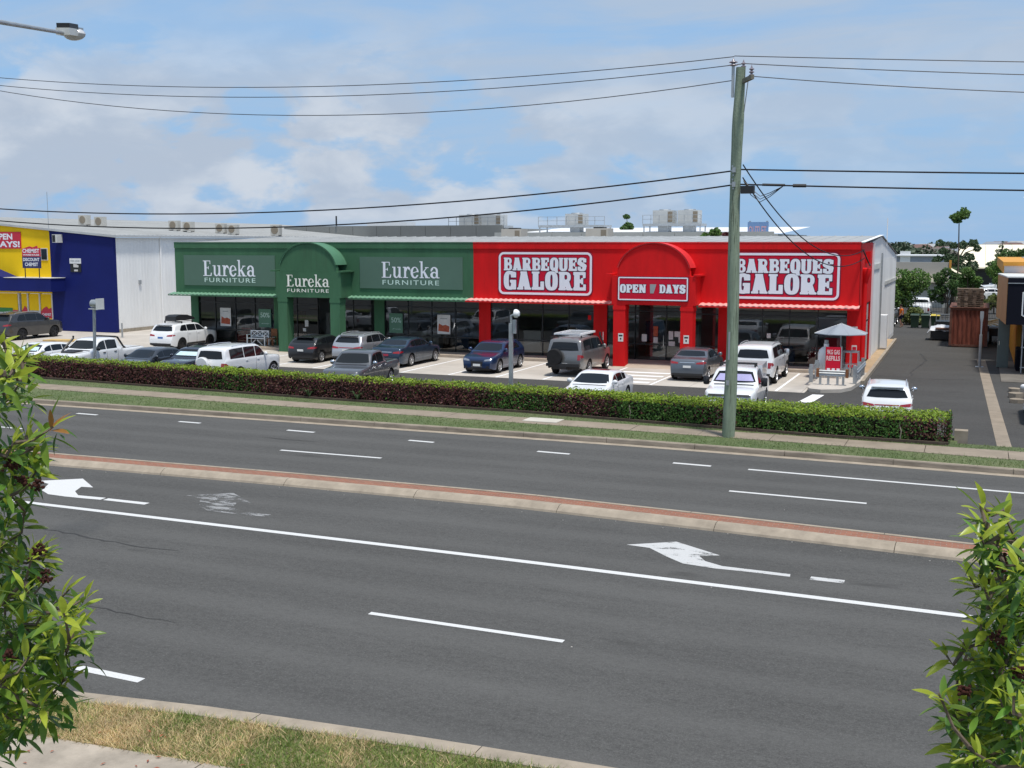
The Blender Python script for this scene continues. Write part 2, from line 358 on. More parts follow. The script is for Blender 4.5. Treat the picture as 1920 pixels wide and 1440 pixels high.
mark('edge_line', f_sol, -30, 20, 0.19)
f_dash = line([(-60, 32.8), (-31.7, 32.88), (-22, 32.68), (-17, 32.5), (-12, 32.26), (-7.5, 32.07), (1.4, 31.62), (30, 30)])
for a, b in ((-36.5, -35.5), (-31.69, -30.68), (-26.78, -25.81), (-22.04, -20.91), (-17.17, -16.22), (-12.51, -11.42), (-8.11, -6.96)): mark('lane_dash', f_dash, a, b, 0.17)
mark('lane_line', f_dash, -5.86, 24, 0.15)
f_l2 = line([(-60, 29.3), (-20, 29.38), (-16.5, 29.43), (-5.8, 28.95), (-2.3, 28.85), (30, 27.6)])
for a, b in ((-34.4, -30.8), (-20.08, -16.49), (-5.79, -2.31), (8.5, 12)): mark('lane_line', f_l2, a, b, 0.14)
f_l3 = line([(-12.6, 12.76), (-11.2, 12.72)]); mark('lane_dash', f_l3, -12.55, -11.27, 0.17)
f_l4 = line([(-9.65, 16.72), (-6, 16.7)]); mark('lane_line', f_l4, -9.65, -6.0, 0.13); mark('lane_line', f_l4, 4.4, 8.0, 0.13)
def flat(name, pts, m, parent, z=0.004):
    return MB().add([(x, y, z) for x, y in pts], [tuple(range(len(pts)))]).build(name, m, parent)
A3 = [(-6.76,22.81),(-5.82,23.46),(-4.71,22.75),(-5.1,22.54),(-4.9,22.21),(-4.5,21.99),(-3.14,21.95),(-3.12,21.77),(-4.03,21.79),(-4.62,21.77),(-5.29,21.87),(-5.72,22.24),(-6.23,22.75)]
A1 = [(-23.62,22.91),(-22.68,23.63),(-21.6,22.86),(-21.95,22.80),(-21.7,22.31),(-21.28,21.98),(-20.4,22.02),(-20.38,21.80),(-20.9,21.76),(-21.5,21.74),(-22.1,21.78),(-22.6,22.07),(-23.04,22.75)]
for pts, tail, m in ((A3, (-3.12, -2.1, 21.73, 21.95), m_pw), (A1, (-20.3, -18.98, 21.80, 22.0), m_pl)):
    flat('turn_arrow', pts[::-1], m, road); flat('arrow_tail', [(tail[0]+.38 if m is m_pw else tail[0], tail[2]), (tail[1], tail[2]), (tail[1], tail[3]), (tail[0]+.38 if m is m_pw else tail[0], tail[3])], m, road)
A2 = [(x + 4.95, y + 0.12) for x, y in A1]; flat('turn_arrow', A2[::-1], m_pww, road, 0.0045); None

# ---- kerbs: each cast length is a piece of its own
def sweep(f, x0, x1, sec, n=5):
    xs = np.linspace(x0, x1, n); rings = []
    for x in xs:
        d = Vector((0.1, f(x+0.05) - f(x-0.05))).normalized(); nx, ny = -d.y, d.x
        rings.append([(x + nx*q, f(x) + ny*q, z) for q, z in sec])
    mb = MB(); m = len(sec); mb.add([p for r in rings for p in r],
        [(i*m+j, (i+1)*m+j, (i+1)*m+(j+1) % m, i*m+(j+1) % m) for i in range(n-1) for j in range(m)] + [tuple(range(m)), tuple((n-1)*m + j for j in range(m))[::-1]])
    return mb
def kerb_run(name, f, x0, x1, step, sec, off=0.0, m=m_conc):
    k = empty(name, (x0, f(x0), 0)); structure(k); x = x0 + off
    while x < x1:
        e = min(x + step * random.uniform(0.92, 1.08), x1)
        sweep(f, x + 0.008, e - 0.008, sec).build('kerb_stone', m, k); x = e
    return k
m_kdirtshade = mat('stained_shaded_kerb', (0.24, 0.205, 0.165), 0.95, var=0.35, vs=1.8, bump=0.4, bs=35, sc3=(0.5, 2, 2))  # dark tone holds both the kerb dirt and the shade on its face
kerb_run('far_kerb', f_far, -60, 22, 3.0, [(0, -0.02), (0.02, 0.13), (0.05, 0.155), (0.10, 0.158), (0.10, -0.02)][::-1], m=m_kdirtshade)
kerb_run('far_kerb_back', lambda x: f_far(x)+.101, -60, 22, 3.0, [(0, -0.02), (0, 0.158), (0.09, 0.155), (0.09, -0.02)][::-1])
gut = strip(lambda x: f_far(x) - 0.34, lambda x: f_far(x) - 0.001, 0.0045, 0.002, -95, 60); structure(gut.build('gutter', m_conc))
kerb_run('median_near_kerb', f_med0, -60, 22, 4.1, [(0, -0.02), (0.03, 0.05), (0.17, 0.14), (0.22, 0.16), (0.36, 0.162), (0.36, -0.02)][::-1], off=1.4)
kerb_run('median_far_kerb', lambda x: f_med0(x) + 0.86, -60, 22, 4.1, [(0, -0.02), (0, 0.162), (0.12, 0.162), (0.16, 0.14), (0.17, -0.02)][::-1])
mb_, nt, lk, p = newmat('median_brick')
t = nt.new('ShaderNodeTexCoord'); br = nt.new('ShaderNodeTexBrick'); br.inputs['Scale'].default_value = 1.0
br.inputs['Brick Width'].default_value = 0.23; br.inputs['Row Height'].default_value = 0.115; br.inputs['Mortar Size'].default_value = 0.008
br.inputs['Color1'].default_value = (0.29, 0.115, 0.065, 1); br.inputs['Color2'].default_value = (0.22, 0.09, 0.055, 1); br.inputs['Mortar'].default_value = (0.25, 0.18, 0.14, 1)
lk.new(t.outputs['Object'], br.inputs['Vector'])
c = mixcol(nt, lk, maprange(nt, lk, noise_node(nt, lk, 1.3, 6, 0.7, (0.3, 1, 1)), 0.5, 0.75, 0, 0.6), br.outputs['Color'], (0.22, 0.13, 0.09))
lk.new(c, p.inputs['Base Color']); p.inputs['Roughness'].default_value = 0.9
structure(strip(lambda x: f_med0(x)+0.355, lambda x: f_med0(x)+0.87, 0.15, 0.15, -60, 22).build('median_paving', mb_))
kerb_run('near_kerb', f_near, -34, 24, 3.45, [(0, -0.02), (-0.02, 0.10), (-0.08, 0.15), (-0.43, 0.175), (-0.43, -0.02)], off=1.05)

# ---- verges and footpaths
def grassmat(name, a, b, d, sc_=2.0):
    m, nt, lk, p = newmat(name)
    n1 = noise_node(nt, lk, sc_, 6, 0.7); n2 = noise_node(nt, lk, 45, 3, 0.8); n3 = noise_node(nt, lk, 0.45, 3, 0.6)
    c = mixcol(nt, lk, maprange(nt, lk, n1, 0.35, 0.65, 0, 1), a, b); c = mixcol(nt, lk, maprange(nt, lk, n3, 0.45, 0.7, 0, 0.8), c, d)
    c = mixcol(nt, lk, maprange(nt, lk, n2, 0.35, 0.6, 0.6, 0), c, tuple(q*0.45 for q in a))
    lk.new(c, p.inputs['Base Color']); p.inputs['Roughness'].default_value = 0.95
    b_ = nt.new('ShaderNodeBump'); b_.inputs['Strength'].default_value = 0.8; b_.inputs['Distance'].default_value = 0.03
    lk.new(n2, b_.inputs['Height']); lk.new(b_.outputs[0], p.inputs['Normal']); return m
m_vfar = grassmat('far_verge_turf', (0.105, 0.15, 0.052), (0.145, 0.185, 0.075), (0.19, 0.205, 0.10))
m_vnear = grassmat('near_verge_turf', (0.19, 0.21, 0.085), (0.36, 0.29, 0.16), (0.26, 0.20, 0.11), 1.5)
structure(strip(lambda x: f_far(x)+0.18, f_fpn, 0.15, 0.19, -95, 60).build('verge', m_vfar))
structure(strip(f_fpf, lambda x: f_hb(x)+1.5, 0.20, 0.24, -95, -0.35, 1.0).build('verge', m_vfar))
structure(strip(f_fpf, lambda x: f_fpf(x)+0.75, 0.20, 0.20, -0.35, 30, 1.0).build('verge', m_vfar))
structure(strip(f_pth, lambda x: f_near(x)-0.42, 0.155, 0.155, -34, 24, 1.0).build('near_verge', m_vnear))
def slabs(name, f0, f1, z, x0, x1, step, m, off=0.0):
    k = structure(empty(name, (x0, f0(x0), z))); x = x0 + off
    while x < x1:
        e = min(x + step, x1); q = MB(); a, b = x+0.01, e-0.01; h0 = random.uniform(-.004, .004)
        vs = [(a, f0(a), z-.1), (b, f0(b), z-.1), (b, f1(b), z-.1), (a, f1(a), z-.1), (a, f0(a), z+h0), (b, f0(b), z+h0), (b, f1(b), z+h0), (a, f1(a), z+h0)]
        q.add(vs, [(4,5,6,7), (0,1,5,4), (1,2,6,5), (2,3,7,6), (3,0,4,7)]).build('slab', m, k); x = e
    return k
fp = slabs('footpath', f_fpn, f_fpf, 0.205, -60, 24, 2.35, m_slab)
slabs('near_footpath', lambda x: f_pth(x)-2.2, f_pth, 0.17, -33, 22, 2.6, m_slabn, off=1.1)
MB().box(-14.75, -13.45, 36.55, 37.35, 0.19, 0.222).build('service_pit_lid', mat('pit_lid', (0.52, 0.49, 0.43), 0.9, var=0.1), fp)
timb = mat('timber_edge', (0.085, 0.065, 0.05), 0.9, var=0.3, vs=5)
def edge_sec(x0, x1): return sweep(lambda x: f_hb(x)-0.16, x0, x1, [(-0.05, 0.15), (-0.05, 0.30), (0.05, 0.30), (0.05, 0.15)][::-1], 6)
eb = structure(empty('garden_edging', (-30, f_hb(-30), 0)))
for x in np.arange(-45, -0.7, 3.2): edge_sec(x, min(x + 3.17, -0.6)).build('edging_board', timb, eb)

# ---- car park, driveway
lot = structure(MB().grid([[(-95, 39.2, -0.004), (40, 36.4, -0.004)], [(-95, 130, -0.004), (40, 130, -0.004)]]).build('car_park', m_asph2))
structure(MB().grid([[(-4.9, 35.7, 0.195), (6, 35.3, 0.195)]]*2).build('driveway_apron', m_asph2)) if False else None
bays = structure(empty('parking_bays', (-26, 53, 0)))
xs = list(np.arange(-46.9, -6.8, 5.0)) + [-6.75]
for a, b in zip(xs[:-1], xs[1:]):
    MB().box(a+.008, b-.008, 49.62, 57.28, -0.03, 0.004).build('concrete_slab', m_carpark, bays)
for a in np.arange(-95, -47, 8.0):
    for y0, y1 in ((49.62, 57.6), (57.62, 64), (64.02, 75)):
        MB().box(a+.01, min(a+8, -46.92)-.01, y0+.005, y1-.005, -0.03, 0.004).build('concrete_slab', m_carpark, bays)
for x in (-44.9, -42.2, -39.5, -37.0, -34.45, -31.85, -29.25, -26.65, -24.0, -21.45, -19.0, -16.75, -13.7, -10.8, -8.0):
    strip(lambda q: 49.7, lambda q: 56.9, .008, .008, x-.06, x+.06).build('bay_line', m_line, bays)
for y in (50.2, 51.45, 52.75, 54.1): MB().grid([[(-16.45, y, .008), (-13.95, y, .008)], [(-16.45, y+.5, .008), (-13.95, y+.5, .008)]]).build('crossing_bar', m_line, bays)
flat('give_way_bar', [(-6.6, 46.6), (-6.05, 46.6), (-5.85, 49.2), (-6.35, 49.2)], m_line, lot, 0.004)
# raised walkway along the shop fronts, ramps under the two porticos
walk = structure(empty('shop_walkway', (-26, 58, 0)))
m_walk = mat('walkway_concrete', (0.43, 0.36, 0.29), 0.85, var=0.15, vs=0.9, bump=0.1)
for a, b in ((-46.95, -43.9), (-43.9, -41.2), (-41.2, -38.45), (-34.25, -31.5), (-31.5, -28.8), (-28.8, -26.2), (-26.2, -23.4), (-23.4, -20.6), (-20.6, -17.6), (-13.4, -11), (-11, -8.6), (-8.6, -5.4)):
    MB().box(a+.006, b-.006, 57.3, 59.0, -0.05, 0.15).build('walkway_slab', m_walk, walk)
for a, b in ((-38.44, -34.26), (-17.59, -13.41)):
    MB().add([(a, 56.2, 0.006), (b, 56.2, 0.006), (b, 57.3, 0.15), (a, 57.3, 0.15), (b, 59.2, 0.15), (a, 59.2, 0.15)], [(0, 1, 2, 3), (3, 2, 4, 5)]).build('entry_ramp', m_walk, walk)
isl = [(-6.75, 50.6), (-6.6, 50.1), (-6.1, 49.85), (-5.3, 50.3), (-4.95, 51.2), (-4.78, 53.5), (-4.75, 57.3), (-6.75, 57.3)]
structure(MB().extr(isl, -0.05, 0.15).build('concrete_island', m_carpark))
structure(MB().extr([(-5.38, 57.3), (-4.80, 57.3), (-4.95, 78.3), (-5.34, 78.3)], -0.05, 0.148).build('side_path', mat('tan_concrete', (0.40, 0.29, 0.18), 0.9, var=0.15, vs=2)))
sk = structure(empty('side_kerb', (-4.8, 60, 0)))
for y in np.arange(53.6, 78, 2.5):
    MB().extr([(-4.80-(y-57)*.007, y+.01), (-4.64-(y-57)*.007, y+.01), (-4.64-(y-54.5)*.007, y+2.48), (-4.80-(y-54.5)*.007, y+2.48)], -0.05, 0.17).build('kerb_stone', m_conc, sk)
dst = structure(empty('driveway_strip', (0.8, 50, 0)))
for y in np.arange(36.8, 67, 3.4):
    e = y + 3.39; g_ = lambda q: 1.02 - (q-40)*0.023
    MB().add([(g_(y)-.22, y, .004), (g_(y)+.22, y, .004), (g_(e)+.22, e, .004), (g_(e)-.22, e, .004)], [(0, 1, 2, 3)]).build('concrete_strip', m_slab, dst)
structure(MB().box(1.25, 8, 57.0, 67.0, -0.03, 0.03).build('forecourt', mat('dark_concrete', (0.16, 0.145, 0.125), 0.9, var=0.25, vs=1.0)))
for pts in ([(-2.9, 70), (-2.4, 66), (-2.6, 63), (-2.9, 59.5), (-2.75, 58)], [(-2.7, 66.2), (-1.9, 66.6), (-1.6, 65.9)], [(-4.5, 57.6), (-2, 57), (0.2, 57.4)]): crack('crack', pts, 0.05, lot, 0.001, 0.09)
structure(MB().extr([(-57.2, 56.6), (-53.7, 57.2), (-53.7, 58.1), (-57.2, 57.5)], 0, .10).build('traffic_island', mat('faded_yellow_kerb', (0.55, 0.38, 0.16), 0.8, var=0.2, vs=2)))
# ------------------------------------------------------------------ lettering: drawn as shapes on a fine grid, meshed with clipped cells
def _box(x, y, a, b, c, d): return np.minimum(np.minimum(x-a, c-x), np.minimum(y-b, d-y))
def _ell(x, y, cx, cy, rx, ry, p=2.0): return (1 - ((np.abs(x-cx)/rx)**p + (np.abs(y-cy)/ry)**p)**(1/p)) * min(rx, ry)
def _seg(x, y, ax, ay, bx, by, r):
    dx, dy = bx-ax, by-ay; t = np.clip(((x-ax)*dx + (y-ay)*dy) / (dx*dx+dy*dy), 0, 1)
    return r - np.hypot(x-ax-t*dx, y-ay-t*dy)
def _par(x, y, x0b, x1b, x0t, x1t, y0=0.0, y1=1.0):
    t = (y-y0)/(y1-y0); return np.minimum(np.minimum(x-(x0b+(x0t-x0b)*t), (x1b+(x1t-x1b)*t)-x), np.minimum(y-y0, y1-y))
U = np.maximum; 
def SUB(a, b): return np.minimum(a, -b)
def un(*a):
    r = a[0]
    for q in a[1:]: r = np.maximum(r, q)
    return r
def slab(ch, x, y):
    B = lambda *a: _box(x, y, *a); E = lambda *a: _ell(x, y, *a); P = lambda *a: _par(x, y, *a)
    if ch == 'B':
        o = un(B(.05,0,.42,1), B(0,0,.45,.11), B(0,.89,.45,1), np.minimum(E(.36,.735,.36,.265,2.6), x-.3), np.minimum(E(.38,.27,.38,.27,2.6), x-.3)); w = .76
        o = SUB(SUB(o, E(.43,.735,.075,.12,3)), E(.44,.27,.085,.13,3)); return o, w
    if ch == 'P':
        o = un(B(.05,0,.40,1), B(0,0,.48,.12), B(0,.88,.45,1), np.minimum(E(.36,.69,.37,.31,2.6), x-.3)); return SUB(o, E(.43,.69,.08,.15,3)), .74
    if ch == 'R':
        o = un(B(.05,0,.40,1), B(0,0,.43,.11), B(0,.89,.45,1), np.minimum(E(.36,.71,.36,.29,2.6), x-.3), _par(x, y, .47, .80, .34, .62, 0, .5), B(.5,0,.84,.11)); return SUB(o, E(.43,.71,.08,.13,3)), .84
    if ch == 'D':
        o = un(B(.05,0,.40,1), B(0,0,.45,.11), B(0,.89,.45,1), np.minimum(E(.32,.5,.45,.5,2.8), x-.3)); return SUB(o, E(.43,.5,.08,.33,3.2)), .78
    if ch == 'A':
        o = un(P(.05,.34,.24,.52), P(.46,.82,.30,.58), B(0,0,.38,.11), B(.44,0,.86,.11), B(.2,.18,.6,.36), B(.2,.89,.6,1)); return o, .86
    if ch == 'E': return un(B(.05,0,.38,1), B(0,0,.74,.17), B(0,.83,.72,1), B(.3,.40,.58,.60), B(.58,0,.74,.33), B(.56,.67,.72,1), B(.46,.33,.58,.67)), .77
    if ch == 'L': return un(B(.06,0,.40,1), B(0,0,.74,.16), B(0,.89,.46,1), B(.52,0,.74,.46)), .77
    if ch == 'O': return SUB(E(.38,.5,.38,.52,2.7), E(.38,.5,.07,.34,3)), .77
    if ch == 'Q': return un(SUB(E(.38,.5,.38,.52,2.7), E(.38,.5,.07,.34,3)), _par(x, y, .46, .74, .34, .66, -.16, .25)), .77
    if ch == 'G':
        o = SUB(SUB(E(.38,.5,.38,.52,2.7), E(.38,.5,.07,.34,3)), B(.38,.5,.9,.66)); return un(o, B(.38,.38,.76,.53), B(.50,.0,.76,.53), np.minimum(B(.56,.66,.76,.98), E(.38,.5,.5,.52,3))), .79
    if ch == 'U': return un(np.minimum(SUB(E(.39,.36,.36,.38,2.7), E(.39,.36,.07,.2,3)), .45-y), B(.03,.4,.32,1), B(.46,.4,.75,1), B(-.02,.89,.36,1), B(.42,.89,.80,1)), .80
    if ch == 'S':
        o = un(SUB(E(.37,.73,.36,.29,2.6), E(.40,.71,.07,.12,3)), SUB(E(.37,.27,.37,.29,2.6), E(.34,.29,.07,.12,3)))
        o = SUB(SUB(o, B(.40,.50,.9,.66)), B(-.2,.34,.33,.48)); return un(o, _seg(x, y, .14, .62, .60, .38, .17), B(.58,.66,.74,.96), B(0,.04,.16,.34)), .77
    if ch == 'N': return un(B(.05,0,.28,1), B(.56,0,.79,1), _par(x, y, .48, .79, .05, .36), B(0,0,.34,.11), B(.5,.89,.86,1), B(0,.89,.2,1)), .88
    if ch == 'Y': return un(_par(x, y, .26, .60, -.0, .34, .35, 1), _par(x, y, .26, .60, .52, .80, .35, 1), B(.26,0,.60,.42), B(.18,0,.68,.11), B(-.04,.89,.40,1), B(.48,.89,.86,1)), .84
    if ch == '7': return un(_par(x, y, .10, .46, .06, .74, 0, 1)), .78
    return B(0,0,-1,-1), .35
def serif(ch, x, y):
    B = lambda *a: _box(x, y, *a); E = lambda *a: _ell(x, y, *a)
    if ch == 'E': return un(B(.10,0,.27,1), B(0,0,.60,.055), B(0,.945,.56,1), B(.2,.505,.42,.555), _par(x, y, .52, .62, .58, .66, 0, .22), B(.50,.76,.56,1), B(.37,.43,.43,.63)), .68
    if ch == 'u': return un(B(.08,.2,.22,.70), B(0,.63,.22,.70), np.minimum(SUB(E(.26,.22,.19,.24), E(.30,.25,.09,.18)), .22-y), B(.42,.0,.56,.70), B(.34,.63,.56,.70), B(.42,0,.66,.06)), .67
    if ch == 'r': return un(B(.08,0,.22,.70), B(0,.63,.22,.70), B(0,0,.34,.06), np.minimum(SUB(E(.34,.46,.16,.26), E(.36,.40,.10,.20)), y-.42), E(.40,.60,.07,.08)), .46
    if ch == 'e': return un(SUB(SUB(E(.28,.34,.27,.37), E(.30,.36,.13,.28)), _par(x, y, .3, .9, .3, .9, .20, .36)), _seg(x, y, .10, .30, .48, .43, .030)), .56
    if ch == 'k': return un(B(.08,0,.21,1.05), B(0,.98,.2,1.05), B(0,0,.30,.06), _seg(x, y, .15, .26, .46, .64, .035), _par(x, y, .40, .60, .20, .36, 0, .42), B(.36,.63,.60,.69), B(.36,0,.68,.06)), .66
    if ch == 'a': return un(np.minimum(SUB(E(.26,.46,.24,.25), E(.24,.44,.12,.18)), y-.42), B(.36,.05,.50,.5), SUB(E(.23,.20,.23,.21), E(.27,.20,.10,.13)), E(.12,.56,.075,.075), B(.40,0,.60,.07)), .60
    return B(0,0,-1,-1), .3
def grid_mesh(field, xs, ys, thr=0.0):
    mb = MB(); F = field + thr; nx, ny = len(xs), len(ys)
    ins = F > 0
    for j in range(ny-1):
        i = 0
        while i < nx-1:
            c = (ins[j, i], ins[j, i+1], ins[j+1, i+1], ins[j+1, i])
            if all(c):
                k = i
                while k < nx-1 and ins[j, k] and ins[j, k+1] and ins[j+1, k+1] and ins[j+1, k]: k += 1
                mb.add([(xs[i], ys[j], 0), (xs[k], ys[j], 0), (xs[k], ys[j+1], 0), (xs[i], ys[j+1], 0)], [(0, 1, 2, 3)]); i = k; continue
            if any(c):
                q = [(xs[i], ys[j], F[j, i]), (xs[i+1], ys[j], F[j, i+1]), (xs[i+1], ys[j+1], F[j+1, i+1]), (xs[i], ys[j+1], F[j+1, i])]; out = []
                for a, b in zip(q, q[1:] + q[:1]):
                    if a[2] > 0: out.append((a[0], a[1], 0))
                    if (a[2] > 0) != (b[2] > 0):
                        t = a[2]/(a[2]-b[2]); out.append((a[0]+(b[0]-a[0])*t, a[1]+(b[1]-a[1])*t, 0))
                if len(out) > 2: mb.add(out, [tuple(range(len(out)))])
            i += 1
    return mb
def word(text, fn, kern=0.02, res=36, thr=0.0, low=-0.25):
    mb = MB(); x0 = 0.0
    for ch in text:
        if ch == ' ': x0 += 0.4; continue
        ys = np.linspace(low, 1.15, int(res*1.4)); xs = np.linspace(-0.1, 1.0, int(res*1.1))
        X, Y = np.meshgrid(xs, ys); f, w = fn(ch, X, Y); g = grid_mesh(f, xs, ys, thr)
        mb.add([(p[0]+x0, p[1], 0) for p in g.v], g.f); x0 += w + kern
    return mb, x0 - kern
def put_word(mb, w, rect, Y, name, m, parent, base_h=1.0):
    # map letter space (0..w, 0..1) on a wall facing -Y: rect = x0, x1, z0, z1
    x0, x1, z0, z1 = rect
    q = MB(); q.v = [(x0 + p[0]/w*(x1-x0), Y, z0 + p[1]/base_h*(z1-z0)) for p in mb.v]; q.f = mb.f
    return q.build(name, m, parent)
def put_word_x(mb, w, rect, X, name, m, parent):
    y0, y1, z0, z1 = rect; q = MB(); q.v = [(X, y0 + p[0]/w*(y1-y0), z0 + p[1]*(z1-z0)) for p in mb.v]; q.f = mb.f
    return q.build(name, m, parent)
def sans(text, bold=0.0, space=1.0):
    cu = bpy.data.curves.new('lettering', 'FONT'); cu.body = text; cu.offset = bold; cu.space_character = space; cu.resolution_u = 3
    o = bpy.data.objects.new('lettering', cu); COL.objects.link(o)
    dg = bpy.context.evaluated_depsgraph_get(); me = bpy.data.meshes.new_from_object(o.evaluated_get(dg))
    vs = np.array([v.co[:] for v in me.vertices]); fs = [tuple(p.vertices) for p in me.polygons]
    bpy.data.objects.remove(o); bpy.data.curves.remove(cu); bpy.data.meshes.remove(me)
    lo, hi = vs.min(0), vs.max(0); mb = MB(); mb.v = [((p[0]-lo[0])/(hi[0]-lo[0]), (p[1]-lo[1])/(hi[1]-lo[1]), 0.0) for p in vs]; mb.f = fs
    return mb
def put_sans(text, rect, Y, name, m, parent, bold=0.0, space=1.0): return put_word(sans(text, bold, space), 1.0, rect, Y, name, m, parent)
def panel(name, rect, Y0, Y1, m, parent): return MB().box(rect[0], rect[1], Y0, Y1, rect[2], rect[3]).build(name, m, parent)
def rrect(x0, x1, z0, z1, r, n=6):
    out = []
    for cx, cz, a in ((x1-r, z0+r, -90), (x1-r, z1-r, 0), (x0+r, z1-r, 90), (x0+r, z0+r, 180)):
        for i in range(n+1): t = R(a + 90*i/n); out.append((cx + r*math.cos(t), cz + r*math.sin(t)))
    return out
def ring(name, rect, r, w, Y, m, parent, d=0.02):
    o = rrect(*rect, r); i = rrect(rect[0]+w, rect[1]-w, rect[2]+w, rect[3]-w, max(.01, r-w)); n = len(o)
    vs = [(x, Y, z) for x, z in o] + [(x, Y, z) for x, z in i] + [(x, Y+d, z) for x, z in o] + [(x, Y+d, z) for x, z in i]
    fs = [(k, (k+1) % n, n+(k+1) % n, n+k) for k in range(n)] + [(2*n+k, 2*n+(k+1) % n, (k+1) % n, k) for k in range(n)] + [(n+k, n+(k+1) % n, 3*n+(k+1) % n, 3*n+k) for k in range(n)]
    return MB().add(vs, fs).build(name, m, parent)

# ------------------------------------------------------------------ main building: green furniture shop and red barbecue shop
m_green = mat('green_render', (0.056, 0.145, 0.078), 0.75, var=0.16, vs=0.9, bump=0.08, bs=25, sc3=(1, 1, 0.3))
m_green2 = mat('green_sign_panel', (0.098, 0.17, 0.13), 0.62, var=0.06, vs=0.5)
m_green3 = mat('green_sheet', (0.15, 0.30, 0.20), 0.5, var=0.1, vs=1)  # lightened green puts the sun on the awning top into the colour
m_red = mat('red_render', (0.66, 0.011, 0.013), 0.65, var=0.14, vs=0.9, bump=0.08, bs=25, sc3=(1, 1, 0.3))
m_red2 = mat('red_sign_panel', (0.58, 0.010, 0.035), 0.62, var=0.04)
m_pink = mat('sunlit_red_sheet', (0.74, 0.36, 0.33), 0.6, var=0.12, vs=3)  # pale pink paints in the glare of the sunlit red awning
streaks(m_green, .35); streaks(m_red, .35, (.22, .015, .015))
m_let = mat('sign_white', (0.82, 0.84, 0.90), 0.5, var=0.0)
m_letc = mat('sign_cream', (0.86, 0.86, 0.78), 0.5, var=0.0)
m_letg = mat('sign_pale_green', (0.60, 0.78, 0.70), 0.5, var=0.0)
m_navy = mat('sign_outline', (0.10, 0.006, 0.045), 0.5, var=0.0)
m_grey7 = mat('sign_grey', (0.32, 0.33, 0.34), 0.5, var=0.0)
m_clad = mat('white_cladding', (0.78, 0.785, 0.78), 0.6, var=0.09, vs=0.4, sc3=(1, 1, 0.25))
streaks(m_clad, .30, (.40, .38, .33))
m_roof = mat('roof_sheet', (0.37, 0.375, 0.365), 0.5, 0.1, 0.14, 0.6)
m_glass = glassmat('shop_glass', (0.66, 0.69, 0.68), 1.85)
m_int = mat('shop_interior', (0.46, 0.44, 0.41), 0.8, var=0.2, vs=0.4)
m_intf = mat('shop_floor', (0.42, 0.37, 0.31), 0.5, var=0.2)
bld = thing('shop_building', 'long green and red shop building with two arched entrance porticos behind the car park', 'building', (-26.1, 59, 0))
YW, YF, YP = 59.0, 57.6, 56.4
XL, XR, XB = -46.9, -5.35, -26.2
# shell
MB().box(XL, XL+0.25, YW+.31, 83.5, 0.0, 6.0).build('side_wall', m_clad, bld)
MB().box(XL+.25, XR-.2, 83.2, 83.5, 0.0, 5.6).build('rear_wall', m_clad, bld)
wall_r = MB().extr([(64.3, 0.0), (83.6, 0.0), (83.6, 5.62), (69.8, 6.86), (64.3, 6.55)], XR-0.2, XR, 'x').build('side_wall', m_clad, bld)
m_clad2 = mat('worn_cladding', (0.60, 0.60, 0.55), 0.7, var=0.2, vs=1.5, sc3=(1, 1, 0.3))
for y in np.arange(64.6, 83.4, 0.62): MB().box(XR, XR+0.022, y, y+0.10, 0.25, 5.55).build('cladding_rib', m_clad, wall_r)
MB().box(XR+.023, XR+0.06, 64.32, 69.2, 5.02, 5.32).build('flashing', m_clad2, wall_r)
MB().box(XR+.023, XR+0.06, 73.6, 83.4, 3.9, 4.12).build('flashing', m_clad2, wall_r)
MB().tube([(XR+.08, 70.0, 0.2), (XR+.08, 70.0, 5.9)], 0.05).build('downpipe', m_galv, wall_r)
MB().box(XR-.01, XR+0.10, 64.2, 64.42, 0.15, 6.5).build('corner_trim', m_white, wall_r)
MB().box(XR, XR+0.45, 70.3, 71.2, 0.2, 2.2).build('meter_cabinet', m_clad, bld)
MB().box(XR+.02, XR+0.451, 70.29, 70.30, 0.25, 2.15).build('cabinet_door', m_white, bld)
MB().tube([(XR+.06, 73.2, 6.3), (XR+.06, 73.2, 8.0)], 0.03).build('vent_pipe', m_white, bld)
# red return and side window of the corner
MB().box(XR-0.3, XR, 57.62, 64.2, 3.35, 6.5).build('corner_return', m_red, bld)
MB().box(XR-0.3, XR, 60.9, 61.15, 0.15, 3.35).build('pillar', m_red, bld)
MB().box(XR-0.3, XR, 64.0, 64.2, 0.15, 3.35).build('pillar', m_red, bld)
sw = MB().box(XR-.12, XR-.06, 61.15, 64.0, 0.15, 3.3).build('side_window', m_dark, bld)
for a, b in ((61.22, 62.5), (62.58, 63.92)):
    MB().box(XR-.058, XR-.05, a, b, 0.25, 2.3).build('pane', m_carglass, sw); MB().box(XR-.058, XR-.05, a, b, 2.4, 3.22).build('pane', m_carglass, sw)
MB().tube([(XR+.10, 59.2, 0.2), (XR+.10, 59.2, 5.0)], 0.13, 10).build('downpipe', m_red, bld, True)
MB().lathe([(0.01, .5), (.24, .45), (.26, .3), (.2, .05), (.13, -.25)], 12, c=(XR+.12, 59.2, 4.75)).build('rain_head', m_red, bld, True)
MB().obox((XR+.13, 60.5, 5.75), (.22, .5, .6), 0).build('service_box', m_red, bld)
MB().tube([(XR+.05, 58.1, 6.15), (XR+.3, 58.6, 5.5), (XR+.28, 59.6, 5.35), (XR+.2, 60.4, 5.45)], 0.035, 6).build('service_cable', m_black, bld)
